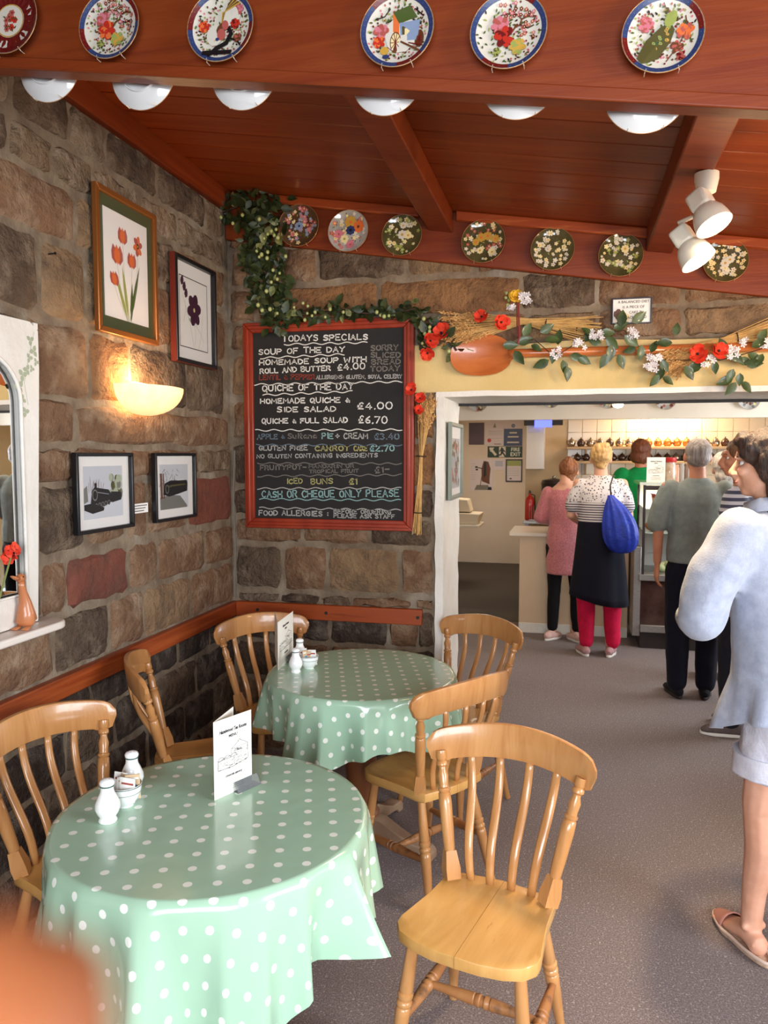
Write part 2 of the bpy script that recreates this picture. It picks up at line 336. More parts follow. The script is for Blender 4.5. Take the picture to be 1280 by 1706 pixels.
def pickB(ci, k, rn, x, z):
    if (ci, k) == (5, 2): return ST['tan']
    if ci in (8, 9) and x > -.78: return ST['orange']
    if ci == 12: return ST[['brown', 'orange', 'orange', 'dark', 'brown', 'brown'][k]] if k < 6 else ST['brown']
    if ci == 13 and k == 2: return ST['dark']
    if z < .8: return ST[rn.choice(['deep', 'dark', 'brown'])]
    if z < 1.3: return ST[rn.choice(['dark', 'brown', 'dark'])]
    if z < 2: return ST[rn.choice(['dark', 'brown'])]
    return ST[rn.choice(['brown', 'tan', 'brown'])]
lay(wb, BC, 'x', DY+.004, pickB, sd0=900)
# painted masonry lintel, white plastered doorway
XI = xB(740)
a = MB(); Zt = 2.13
a.add([(x, DY-.012+.006*math.sin(x*9), z+(.008*math.sin(x*7+1) if z > 2 else 0)) for x in [xB(692)+i*.15 for i in range(23)] for z in (1.905, Zt)],
      [(2*i, 2*i+2, 2*i+3, 2*i+1) for i in range(22)])
a.add([(x, y, Zt) for x in (xB(692), 2.59) for y in (DY-.012, DY+.03)], [(0, 2, 3, 1)])
struct(a.build('trim_1', M_yellow))
def wobble(mb, amp=.004, s=6):
    mb.v = [tuple(Vector(p)+amp*noise.noise_vector(Vector(p)*s)) for p in mb.v]; return mb
# jamb: front strip + reveal, subdivided and uneven
def grid(mb, o, u, v, nu, nv, mi=0):
    o, u, v = Vector(o), Vector(u), Vector(v); st = len(mb.v)
    return mb.add([o+u*(i/nu)+v*(j/nv) for j in range(nv+1) for i in range(nu+1)], [(j*(nu+1)+i, j*(nu+1)+i+1, (j+1)*(nu+1)+i+1, (j+1)*(nu+1)+i) for j in range(nv) for i in range(nu)], mi)
a = MB(); grid(a, (XJ, DY-.02, 0), (XI-XJ, 0, 0), (0, 0, 1.9), 3, 40); grid(a, (XI, DY-.02, 0), (0, .56, 0), (0, 0, 1.9), 10, 40)
grid(a, (XJ, DY+.05, 0), (0, -.07, 0), (0, 0, 1.9), 2, 40)
wobble(a, .008, 9); struct(a.build('door_1_jamb', M_white, smooth=60))
a = MB(); grid(a, (XJ, DY-.02, 1.882), (1.97-XJ, 0, 0), (0, 0, .026), 40, 1); grid(a, (XJ, DY+.54, 1.882), (1.97-XJ, 0, 0), (0, -.56, 0), 40, 6)
wobble(a, .004, 6); struct(a.build('door_1_lintel', M_white, smooth=60))
struct(MB().box((XI, DY+.50, 1.868), (1.3, DY+.53, 1.884)).build('door_1_head_seal', M_blackline))
a = MB(); grid(a, (1.232, DY-.02, 0), (.16, 0, 0), (0, 0, 1.9), 3, 30); grid(a, (1.232, DY-.02, 0), (0, .56, 0), (0, 0, 1.9), 10, 30); wobble(a, .008, 9); struct(a.build('door_1_jamb.001', M_white, smooth=60))
# ================================================================ CEILING
ce = struct(MB().add([(LX-.3, -1.6, cz(LX-.3)+.03), (2.75, -1.6, cz(2.75)+.03), (2.75, DY, cz(2.75)+.03), (LX-.3, DY, cz(LX-.3)+.03)]+
                     [(LX-.3, -1.6, cz(LX-.3)+.1), (2.75, -1.6, cz(2.75)+.1), (2.75, DY, cz(2.75)+.1), (LX-.3, DY, cz(LX-.3)+.1)],
                     [(0, 3, 2, 1), (4, 5, 6, 7), (0, 1, 5, 4), (1, 2, 6, 5), (2, 3, 7, 6), (3, 0, 4, 7)]).build('ceiling', M_ceil))
SL = math.atan(.159); L0 = 4.5/math.cos(SL)
pl = MB().box((0, 0, -.002), (L0, .158, .02))
pm = None; y = -1.58
while y < DY-.02:
    if pm is None: o = pl.build('plank', M_ceil, ce, bevel=.003, seg=1); pm = o
    else: o = pm.copy(); COL.objects.link(o)
    o.location = (LX, y, cz(LX)); o.rotation_euler = (0, SL, 0); y += .1625
def slope_bar(name, x0, x1, y0, y1, d0, d1, m, parent=None, bev=.006):
    "bar following the ceiling slope, from d0 to d1 below the boards"
    return MB().add([(x0, y0, cz(x0)-d1), (x1, y0, cz(x1)-d1), (x1, y1, cz(x1)-d1), (x0, y1, cz(x0)-d1), (x0, y0, cz(x0)-d0), (x1, y0, cz(x1)-d0), (x1, y1, cz(x1)-d0), (x0, y1, cz(x0)-d0)],
                    [(0, 3, 2, 1), (4, 5, 6, 7), (0, 1, 5, 4), (1, 2, 6, 5), (2, 3, 7, 6), (3, 0, 4, 7)]).build(name, m, parent, bevel=bev)
YB = 1.70
slope_bar('beam', LX, 2.6, YB, YB+.055, 0, .34, M_beam, ce)
slope_bar('beam_edge', LX, 2.6, YB-.006, YB, .315, .343, M_beam, ce, .003)
for x, wd in ((-.63, .12), (.375, .115)):
    slope_bar('rafter', x-wd/2, x+wd/2, YB+.055, DY, 0, .10, M_beam, ce)
for x in (1.6, -.62, .42, 1.5):
    if x != 1.6: slope_bar('rafter', x-.055, x+.055, -1.5, YB, 0, .10, M_beam, ce)
slope_bar('rafter', 1.35, 1.46, YB+.055, DY, 0, .10, M_beam, ce)
# fascia with plates along the stone back wall, moulding strips
struct(slope_bar('trim_2', LX, 2.6, DY-.03, DY+.006, 0, .245, M_beam))
struct(slope_bar('trim_3', xB(474), xB(700), DY-.065, DY-.03, .002, .048, M_rail))
struct(slope_bar('trim_4', xB(760), xB(1128), DY-.065, DY-.03, .002, .048, M_rail))
struct(slope_bar('trim_5', xB(1135), 2.6, DY-.065, DY-.03, .002, .048, M_rail))
struct(MB().box((LX-.01, -1.5, 2.85), (LX+.03, DY-.03, 2.965)).build('trim_6', mat('beam_pine_long', (112, 40, 11), (130, 54, 19), .45, 3, .05, 20, stretch=(6, .35, 6), dist=1.5), bevel=.004))
# chair rails
M_rail_y = mat('rail_pine_long', (140, 58, 24), (170, 84, 40), .4, 3, .05, 20, stretch=(7, .35, 9), dist=1.5, c3=(116, 46, 18), s3=2)
rl = struct(MB().box((LX-.004, -1.5, .735), (LX+.03, DY, .812)).build('trim_7', M_rail_y, bevel=.004))
rb = struct(MB().box((LX+.03, DY-.032, .735), (xB(706), DY+.004, .815)).build('trim_8', M_rail, bevel=.004))
for x in (xB(699), xB(545), xB(430)): MB().lathe([(.009, 0), (.008, .003), (.0, .003)], 8).build('screw', M_blackline, rb, loc=(x, DY-.032, .775), rot=(PI/2, 0, 0))
# walls out of the picture: window wall behind the camera and on the other side
wf = MB().box((LX-.3, -1.8, 0), (-.75, -1.6, 3.05)).box((1.85, -1.8, 0), (2.75, -1.6, 3.05)).box((-.75, -1.8, 0), (1.85, -1.6, .95)).box((-.75, -1.8, 2.3), (1.85, -1.6, 3.05))
struct(wf.build('wall_front', M_plaster))
wr = MB().box((2.6, -1.8, 0), (2.75, -.2, 3.0)).box((2.6, 2.0, 0), (2.75, 4.6, 3.0)).box((2.6, -.2, 0), (2.75, 2.0, .95)).box((2.6, -.2, 2.15), (2.75, 2.0, 3.0))
struct(wr.build('wall_right', M_plaster))
for nm, a, b in (('window_1', (-.75, -1.72, .95), (1.85, -1.68, 2.3)), ('window_2', (2.66, -.2, .95), (2.70, 2.0, 2.15))):
    q = MB(); ax = 0 if b[0]-a[0] > .1 else 1
    for k in range(4):
        t = a[ax]+(b[ax]-a[ax]-.05)*k/3; p0 = list(a); p1 = list(b); p0[ax] = t; p1[ax] = t+.05; q.box(p0, p1)
    q.box(a, (b[0], b[1], a[2]+.05)).box((a[0], a[1], b[2]-.05), b); struct(q.build(nm, M_white))
# ================================================================ COUNTER ROOM SHELL
H2 = 2.32
struct(MB().box((-1.9, DY+.53, H2), (3.2, 11.7, H2+.06)).build('ceiling_counter_room', M_white))
struct(MB().box((-1.9, 11.3, 0), (-.35, 11.4, H2)).build('wall_passage', mat('passage_paint', (214, 202, 190), (220, 210, 200), .7, 2)))
struct(MB().box((-1.75, 7.4, 0), (-1.62, 11.3, H2)).box((-1.75, DY+.53, 0), (-1.62, 7.4, H2)).build('wall_left_counter_room', M_plaster))
Y8 = 8.6
M_kwall = mat('kitchen_wall', (200, 172, 132), (208, 182, 144), .7, 2)
wk = struct(MB().box((xB(876, Y8), Y8, 0), (3.2, Y8+.1, H2)).build('wall_kitchen', M_kwall))
struct(MB().box((xB(876, Y8), Y8+.1, 0), (xB(876, Y8)+.1, 11.4, H2)).build('wall_passage_side', M_kwall))
# right-hand wall of the counter room with a window
struct(MB().box((3.1, DY+.53, 0), (3.2, 5.0, H2)).box((3.1, 6.7, 0), (3.2, Y8, H2)).box((3.1, 5.0, 0), (3.2, 6.7, .9)).box((3.1, 5.0, 2.05), (3.2, 6.7, H2)).build('wall_right_counter_room', M_plaster))
struct(MB().box((3.12, 5.0, .9), (3.16, 6.7, .95)).box((3.12, 5.0, 2.0), (3.16, 6.7, 2.05)).box((3.12, 5.0, .9), (3.16, 5.05, 2.05)).box((3.12, 6.65, .9), (3.16, 6.7, 2.05)).box((3.12, 5.83, .9), (3.16, 5.87, 2.05)).build('window_3', M_white))
YH = 7.35; hz = atY(1000, 698, YH).z
struct(MB().box((-1.62, YH, hz), (3.1, YH+.12, H2)).build('trim_9', mat('header_paint', (222, 208, 190), (230, 218, 202), .7, 2)))
struct(MB().box((-1.62, 9.1, 0), (-1.58, 9.2, 2.0)).box((-1.62, 8.2, 0), (-1.58, 8.3, 2.0)).box((-1.62, 8.2, 1.95), (-1.58, 9.2, 2.03)).build('door_2_frame', M_white))
struct(MB().box((-1.62, 9.25, 0), (-1.60, 11.3, .1)).build('baseboard_left', M_white))
# wall tiles over the counter
M_tile = mat('wall_tile', (226, 206, 178), (232, 214, 188), .2, 3, spec=.5)
x0 = xB(946, Y8); tb = MB().box((0, -.008, 0), (.148, 0, .148)); t0 = None
for i in range(16):
    for j in range(9):
        if t0 is None: t0 = o = tb.build('tile', M_tile, wk, bevel=.003, seg=1)
        else: o = t0.copy(); COL.objects.link(o)
        o.location = (x0+i*.151, Y8, .93+j*.151)
# ================================================================ CHAIRS
M_honey = mat('honey_varnished_beech', (178, 122, 70), (198, 144, 90), .28, 2.2, .04, 30, stretch=(6, 1, 1), dist=1.5, coat=.35, c3=(162, 104, 56), s3=3, p3=(.55, .8))
M_seat = mat('pale_varnished_seat', (196, 144, 78), (212, 162, 96), .34, 2, .04, 30, stretch=(5, .8, 1), dist=1.6, coat=.25, c3=(150, 98, 46), s3=9, p3=(.66, .78))
M_worn = mat('worn_stretcher_wood', (150, 96, 54), (176, 122, 74), .45, 6, .05, 30, c3=(100, 70, 52), s3=14, p3=(.58, .7), coat=.1)
def turned(mb, p, q, prof, n=12, mi=0):
    L = (Vector(q)-Vector(p)).length
    return mb.lathe([(r, t*L) for t, r in prof], n, mi, align(p, q))
LEG = [(0, .013), (.03, .014), (.12, .0125), (.3, .0165), (.48, .0195), (.52, .0195), (.53, .0165), (.545, .0205), (.565, .0205), (.575, .0165), (.595, .0205), (.615, .0205), (.625, .016), (.64, .0185), (.8, .0165), (1, .014)]
STR = [(0, .009), (.15, .0115), (.38, .016), (.42, .0165), (.43, .0135), (.455, .0175), (.475, .0175), (.485, .0135), (.515, .0135), (.525, .0175), (.545, .0175), (.57, .0135), (.58, .0165), (.62, .016), (.85, .0115), (1, .009)]
POST = [(.22, .0155), (.36, .0175), (.58, .019), (.66, .0175), (.67, .0145), (.685, .0185), (.7, .0185), (.71, .0145), (.735, .014), (.80, .0165), (.85, .011), (.87, .011), (.885, .0165), (.91, .0165), (.925, .012), (.94, .0155), (1, .0145)]
def seat_half(sgn):
    out = [(0, -.192), (.06, -.19), (.115, -.18), (.16, -.16), (.182, -.128), (.184, -.10), (.174, -.04), (.162, .03), (.158, .09), (.155, .14), (.143, .158), (.12, .162), (.06, .172), (0, .175)]
    out = [(x if x > .0005 else .0006, y) for x, y in out]; n = len(out); mb = MB(); c = (.082, -.01)
    rings = [(.93, -.036), (.99, -.030), (1, -.022), (1, -.006), (.99, -.001), (.975, 0), (.8, -.002), (.5, -.005), (.2, -.006)]
    vs = []
    for k, z in rings:
        for x, y in out:
            X = c[0]+(x-c[0])*k; Y = c[1]+(y-c[1])*k
            if x < .01: X = .0006 if z > -.03 else .0006
            vs.append((sgn*X, Y, 0 if (x < .01 and z > -.008) else z))
    vs.append((sgn*c[0], c[1], -.006)); fs = []
    for j in range(len(rings)-1):
        for i in range(n): fs.append((j*n+i, j*n+(i+1) % n, (j+1)*n+(i+1) % n, (j+1)*n+i))
    b = (len(rings)-1)*n
    for i in range(n): fs.append((b+i, b+(i+1) % n, b+n))
    fs.append(tuple(range(n-1, -1, -1)))
    if sgn < 0: fs = [f[::-1] for f in fs]
    return mb.add(vs, fs)
def crest_y(x): return .262-.072*(x/.243)**2
def make_chair(name, label, group=None):
    t = thing(name, label, 'chair', group=group)
    for sgn in (-1, 1): seat_half(sgn).build('seat_plank', M_seat, t, smooth=35, loc=(0, 0, .417))
    for sx in (-1, 1):
        turned(MB(), (sx*.178, -.168, .001), (sx*.138, -.115, .388), LEG).build('leg', M_honey, t, smooth=45)
        turned(MB(), (sx*.162, .205, .001), (sx*.122, .115, .388), LEG).build('leg', M_honey, t, smooth=45)
        mb = MB(); p = Vector((sx*.136, .125, .414)); q = Vector((sx*.203, .196, .745))
        A = align(p, q); L = (q-p).length
        w0, w1 = .021, .0165
        mb.add([(a*w*1.0, b*w, z) for z, w in ((0, .020), (.028, .021), (.075, .0150)) for a, b in ((-1,-1),(1,-1),(1,1),(-1,1))],
               [(3, 2, 1, 0)]+[(j*4+i, j*4+(i+1) % 4, j*4+4+(i+1) % 4, j*4+4+i) for j in (0, 1) for i in range(4)]+[(8, 9, 10, 11)], 0, A)
        mb.lathe([(.0145, L*.17)]+[(r, tt*L) for tt, r in POST], 12, 0, A)
        mb.build('back_post', M_honey, t, smooth=45)
        turned(MB(), (sx*.162, -.145, .165), (sx*.146, .165, .18), STR).build('side_stretcher', M_worn, t, smooth=45)
    turned(MB(), (-.150, .01, .172), (.150, .01, .172), STR).build('cross_stretcher', M_worn, t, smooth=45)
    for xb, xt in ((-.086, -.128), (-.03, -.044), (.03, .044), (.086, .128)):
        P = []; yt = crest_y(xt)-.002
        for k in range(11):
            u = k/10; x = xb+(xt-xb)*u; y = .142+(yt-.142)*u+.017*math.sin(2*PI*u)*(-1)*.9-.004*math.sin(PI*u); P.append((x, y, .412+(.745-.412)*u))
        MB().tube(P, [(.0075, .0115+.002*math.sin(PI*k/10)) for k in range(11)], 10, ref=(0, 1, 0)).build('spindle', M_honey, t, smooth=True)
    mb = MB(); N = 36; vs = []; sec = 12
    for i in range(N+1):
        x = -.243+.486*i/N; a = abs(x); zt = .832-.034*(x/.243)**2; zb = .734-.03*(x/.243)**2
        if a > .175: zb -= .006*math.sin(min(1, (a-.175)/.03)*PI)
        if a > .205: q = min(1, (a-.205)/.038); e = math.sqrt(max(0, 1-q*q)); mid = .764; zt = mid+(zt-mid)*(.25+.75*e); zb = mid+(zb-mid)*(.2+.8*e)
        th = .0115 if a < .238 else .007; zc = (zt+zb)/2; hh = (zt-zb)/2; yc = crest_y(x)
        for k in range(sec):
            an = 2*PI*k/sec; cc, ss = math.cos(an), math.sin(an)
            f = lambda v, p: math.copysign(abs(v)**p, v)
            z = zc+hh*f(ss, .35); vs.append((x, yc+th*f(cc, .5)+(z-zc)*.12, z))
    fs = [(i*sec+k, i*sec+(k+1) % sec, (i+1)*sec+(k+1) % sec, (i+1)*sec+k) for i in range(N) for k in range(sec)]
    fs += [tuple(range(sec)), tuple(range(N*sec+sec-1, N*sec-1, -1))]
    mb.add(vs, [f[::-1] for f in fs]).build('crest_rail', M_honey, t, smooth=50)
    return t
CH = [((-.200, 1.905), -14.0, 'honey wooden farmhouse chair standing alone in the aisle, scratched seat fully in view'),
      ((-.514, 2.765), -126.2, 'wooden farmhouse chair seen from behind with its seat pushed under the rear green tablecloth'),
      ((-.500, 3.42), -31, 'farmhouse chair beside the white door jamb on the far side of the rear table'),
      ((-1.285, 3.26), 45.3, 'farmhouse chair in the stone corner under the chalkboard'),
      ((-1.40, 2.70), 119.8, 'farmhouse chair seen sideways against the stone wall between the two tables'),
      ((-1.325, 1.885), 71.8, 'farmhouse chair below the white mirror shelf, behind the salt and pepper of the nearer table')]
c0 = make_chair('farmhouse_chair', CH[0][2], 'slat back chairs around the tables')
for i, ((x, y), a, lb) in enumerate(CH):
    c = c0 if i == 0 else copy_tree(c0)
    c.location = (x, y, 0); c.rotation_euler = (0, 0, R(a)); c['label'] = lb
# ================================================================ TABLES AND CLOTHS
def dots_mat():
    m = bpy.data.materials.new('polka_dot_oilcloth'); m.use_nodes = True; nt = m.node_tree; N = nt.nodes; L = nt.links; b = N['Principled BSDF']
    b.inputs['Roughness'].default_value = .2; b.inputs['Coat Weight'].default_value = .5; b.inputs['Coat Roughness'].default_value = .12
    uv = N.new('ShaderNodeUVMap'); fr = N.new('ShaderNodeVectorMath'); fr.operation = 'FRACTION'; L.new(uv.outputs[0], fr.inputs[0])
    sb = N.new('ShaderNodeVectorMath'); sb.operation = 'SUBTRACT'; sb.inputs[1].default_value = (.5, .5, 0); L.new(fr.outputs[0], sb.inputs[0])
    ln = N.new('ShaderNodeVectorMath'); ln.operation = 'LENGTH'; L.new(sb.outputs[0], ln.inputs[0])
    lt = N.new('ShaderNodeMath'); lt.operation = 'LESS_THAN'; lt.inputs[1].default_value = .16; L.new(ln.outputs['Value'], lt.inputs[0])
    mx = N.new('ShaderNodeMix'); mx.data_type = 'RGBA'; L.new(lt.outputs[0], mx.inputs[0]); mx.inputs[6].default_value = (*lin((160, 193, 167)), 1); mx.inputs[7].default_value = (*lin((236, 240, 230)), 1)
    g = N.new('ShaderNodeNewGeometry'); m2 = N.new('ShaderNodeMix'); m2.data_type = 'RGBA'; L.new(g.outputs['Backfacing'], m2.inputs[0]); L.new(mx.outputs[2], m2.inputs[6]); m2.inputs[7].default_value = (*lin((228, 230, 226)), 1)
    L.new(m2.outputs[2], b.inputs['Base Color'])
    nz = N.new('ShaderNodeTexNoise'); nz.inputs['Scale'].default_value = 9; tc = N.new('ShaderNodeTexCoord'); L.new(tc.outputs['Object'], nz.inputs[0])
    bp = N.new('ShaderNodeBump'); bp.inputs['Strength'].default_value = .12; bp.inputs['Distance'].default_value = .02; L.new(nz.outputs[0], bp.inputs['Height']); L.new(bp.outputs[0], b.inputs['Normal'])
    return m
M_cloth = dots_mat()
M_tab = mat('dark_table_wood', (120, 70, 40), (146, 90, 54), .4, 3, .05, 25, stretch=(1, 1, .3), coat=.2)
M_foot = mat('worn_table_foot', (150, 118, 92), (172, 142, 116), .6, 6, .05, 25)
HT = .71
def round_table(cx, cy, Rr, label, foot_a):
    t = thing('round_pedestal_table', label, 'table', (cx, cy, 0), group='round pedestal tables')
    MB().lathe([(Rr-.03, HT-.028), (Rr-.008, HT-.024), (Rr-.004, HT-.012), (Rr-.01, HT-.004), (0, HT-.004)], 48, 0).build('table_top', M_tab, t, smooth=40)
    MB().lathe([(.07, .10), (.075, .13), (.05, .16), (.058, .22), (.066, .32), (.055, .42), (.04, .47), (.052, .5), (.05, .56), (.036, .6), (.09, .66), (.09, HT-.03)], 20).build('pedestal', M_tab, t, smooth=45)
    for k in range(4):
        o = MB().prism([(.03, .04), (.03, .12), (.10, .12), (.17, .085), (.24, .055), (.31, .05), (.33, .03), (.33, .0), (.29, .0), (.27, .022), (.12, .04)], -.03, .03, 0, None, 'y').build('foot', M_foot, t, bevel=.006)
        o.rotation_euler = (0, 0, foot_a+k*PI/2)
    return t
def tablecloth(cx, cy, Rr, hang, a0, phases, label, amp=1.0, cell=.061, flare=lambda a: 0):
    n = 220; mb = MB(); uv = []; ca, sa = math.cos(R(18.5)), math.sin(R(18.5))
    prof = [0, .12, .25, .4, .55, .7, .82, .92, .97, 1.0]; hs = [i/16 for i in range(1, 17)]
    k1, k2, k3 = phases
    def fold(a):
        return .6*(1-2*abs(math.sin(4.5*a+k1+.5*math.sin(2*a+k2))))+.5*(1-2*abs(math.sin(8*a+k2+.5*math.sin(3*a))))+.12*math.cos(21*a+k3)
    rows = [('t', f) for f in prof]+[('h', h) for h in hs]
    for ty, f in rows:
        for i in range(n):
            a = 2*PI*i/n; H = hang(a); fo = fold(a); cr = max(0, math.cos(2*(a-a0)*1.0-0))**3 if False else max(0, math.cos(4*(a-a0)))**1.5
            if ty == 't': r = (Rr-.006)*f; s = r; z = HT+.003
            else:
                u = f; s = Rr+H*u; rr = .012
                out = .012*(1-math.exp(-u*14)) + (.026*u*amp*(fo+.35)) + .03*u*u*cr - .004*u + flare(a)*u**1.5
                r = Rr-.006+out; z = HT+.003-H*u*(1-.04*u*cr)-.004*(1-math.exp(-u*20))*(1-u)
                if u < .05: z = HT-.002
            aa = a+(0 if ty == 't' else .02*f*math.sin(9*a+k1+1.2))
            mb.v.append((r*math.cos(aa), r*math.sin(aa), z)); x, y = s*math.cos(a)+cx, s*math.sin(a)+cy
            uv.append(((x*ca+y*sa)/cell, (-x*sa+y*ca)/cell))
    m = len(rows)
    for j in range(1, m-1):
        for i in range(n): mb.f.append((j*n+i, (j+1)*n+i, (j+1)*n+(i+1) % n, j*n+(i+1) % n))
    c = len(mb.v); mb.v.append((0, 0, HT+.003)); uv.append(((cx*ca+cy*sa)/cell, (-cx*sa+cy*ca)/cell))
    for i in range(n): mb.f.append((c, n+i, n+(i+1) % n))
    mb.m = [0]*len(mb.f); mb.uv = uv
    o = mb.build('tablecloth', M_cloth, None, smooth=True); o.location = (cx, cy, 0)
    return tag(o, label, 'tablecloth', 'green polka dot tablecloths')
T1 = (-.845, 1.69, .385); T2 = (-.815, 2.975, .385)
round_table(*T1, 'round pedestal table under the nearer green cloth, closest to the mirror', .5)
round_table(*T2, 'round pedestal table under the rear green cloth, wooden foot showing on the carpet', -.25)
tablecloth(*T1, lambda a: .235+.13*min(1, max(0, (abs((a-PI*.06+PI) % (2*PI)-PI)-.62)/.5))**1.3+.01*math.sin(5*a), -.12, (.5, 2.2, 1.), 'green polka dot oilcloth on the nearer table, its corner hanging towards the aisle', 2.5, flare=lambda a: 0*math.exp(-((((a+.22)+PI) % (2*PI)-PI)/.17)**2))
tablecloth(*T2, lambda a: .225+.03*math.cos(4*(a+1.75))+.008*math.sin(7*a), -1.75, (2.1, .4, 2.), 'green polka dot oilcloth on the rear table in front of the chalkboard', 2.1)
ZT = HT+.0035
# ---------------------------------------------------------------- table ware
M_china = mat('white_china', (238, 238, 236), rough=.12, coat=.6)
M_band = mat('green_band', (70, 92, 86), rough=.2)
M_hole = mat('dark_hole', (40, 40, 42), rough=.8)
M_paper = mat('paper', (236, 232, 222), rough=.7)
M_ink = mat('print_ink', (52, 50, 52), rough=.7)
M_acr = mat('clear_acrylic', (235, 240, 242), rough=.05, trans=.85, ior=1.2, spec=.5)
def shaker(x, y, s, label, cat, holes, group):
    t = thing('salt_shaker' if 'salt' in cat else 'pepper_shaker', label, 'shaker', (x, y, ZT), group=group)
    b = [(.0, 0), (.017, 0), (.0185, .003), (.0165, .007), (.0155, .010), (.021, .018), (.0245, .028), (.0235, .038), (.0175, .052), (.0135, .06), (.0125, .067), (.0135, .074)]
    MB().lathe([(r*s, z*s) for r, z in b], 28, 0, None, False).build('body', M_china, t, smooth=60)
    MB().lathe([(.0137*s, .0715*s), (.0139*s, .073*s), (.0137*s, .0745*s)], 28, 0, None, False).build('green_band', M_band, t, smooth=True)
    MB().lathe([(r*s, z*s) for r, z in [(.0135, .074), (.0145, .077), (.0145, .080), (.012, .084), (.006, .0865), (0, .087)]], 28, 0, None, False).build('cap', M_china, t, smooth=60)
    h = MB()
    for k in range(holes): a = 2*PI*k/holes; h.ball((.006*s*math.cos(a), .006*s*math.sin(a), .0862*s), .0009*s, 6, 4)
    h.build('pouring_holes', M_hole, t)
def bowl(x, y, s, label):
    t = thing('sugar_bowl', label, 'bowl', (x, y, ZT), group='white bowls of sugar sachets')
    pr = [(0, 0), (.018, 0), (.019, .004), (.021, .006), (.029, .018), (.0335, .032), (.035, .046), (.034, .0465), (.032, .034), (.027, .02), (.018, .009), (0, .007)]
    MB().lathe([(r*s, z*s) for r, z in pr], 32, 0, None, False).build('body', M_china, t, smooth=50)
    for z, r in ((.030, .0331), (.0435, .0351)): MB().lathe([(r*s, z*s), ((r+.0003)*s, (z+.001)*s), (r*s, (z+.002)*s)], 32, 0, None, False).build('green_band', M_band, t, smooth=True)
M_sach = [mat('sachet_white', (236, 234, 228), rough=.6), mat('sachet_brown', (196, 168, 134), rough=.6), mat('sachet_print', (70, 140, 190), rough=.6), mat('sachet_red', (160, 70, 60), rough=.6)]
def sachets(x, y, s, n, seed, where, az0):
    rn = random.Random(seed)
    for k in range(n):
        a = az0+rn.uniform(-.5, .5); px = x+(-.020+.040*k/(n-1))*s*.8; py = y+rn.uniform(-.008, .008)*s
        w_, h_ = rn.uniform(.013, .017)*s, rn.uniform(.05, .058)*s
        tilt = rn.uniform(-.22, .22)
        t = thing('sugar_sachet', ('white sugar sachet closest to the stone wall ', 'kraft sugar sachet with a blue circle, second from the wall ', 'white sugar sachet with a blue circle, third from the wall ', 'kraft sugar sachet with a red stripe, fourth from the wall ', 'white sugar sachet, fifth from the wall ', 'kraft sugar sachet closest to the aisle ')[k]+where, 'sachet', (px, py, ZT+.012*s), a, 'sugar sachets '+where, rot=(rn.uniform(-.15, .15), tilt, a))
        q = MB(); q.add([(-w_, -.0012, 0), (w_, -.0012, 0), (w_, -.0012, h_), (-w_, -.0012, h_), (-w_, .0012, 0), (w_, .0012, 0), (w_, .0012, h_), (-w_, .0012, h_)],
                        [(0, 1, 2, 3), (5, 4, 7, 6), (3, 2, 6, 7), (0, 4, 5, 1), (1, 5, 6, 2), (4, 0, 3, 7)])
        q.build('wrapper', M_sach[k % 2], t)
        if k % 4 in (1, 2):
            MB().lathe([(.008*s, 0), (.008*s, .0004), (0, .0004)], 16, 0, T(0, -.0013, h_*.5) @ RX(PI/2)).build('printed_circle', M_sach[2], t)
            MB().box((-w_*.8, -.0016, h_*.8), (w_*.8, -.0013, h_*.88)).build('printed_stripe', M_sach[1 if k % 2 == 0 else 0], t)
        else: MB().box((-w_*.8, -.0016, h_*.72), (w_*.8, -.0013, h_*.8)).build('printed_stripe', M_sach[3], t)
p = atZ(180, 1370, HT); shaker(p.x, p.y, 1.22, 'white china salt shaker standing closest to the edge of the nearer table', 'salt', 1, 'china shakers on the tables')
p = atZ(221, 1318, HT); shaker(p.x, p.y, 1.22, 'white china pepper shaker behind the sugar bowl on the nearer table', 'pepper', 5, 'china shakers on the tables')
p = atZ(209, 1343, HT); bowl(p.x, p.y, 1.2, 'white china bowl with green bands holding sugar sachets on the nearer table'); sachets(p.x, p.y, 1.2, 6, 3, 'in the nearer table bowl', .3)
p = atZ(493, 1121, HT); shaker(p.x, p.y, 1.15, 'white china salt shaker in front of the sugar bowl on the rear table', 'salt', 1, 'china shakers on the tables')
p = atZ(500, 1103, HT); shaker(p.x, p.y, 1.15, 'white china pepper shaker half hidden behind sugar sachets on the rear table', 'pepper', 5, 'china shakers on the tables')
p = atZ(515, 1114, HT); bowl(p.x, p.y, 1.15, 'white china bowl with green bands holding sugar sachets on the rear table'); sachets(p.x, p.y, 1.15, 5, 8, 'in the rear table bowl', .4)
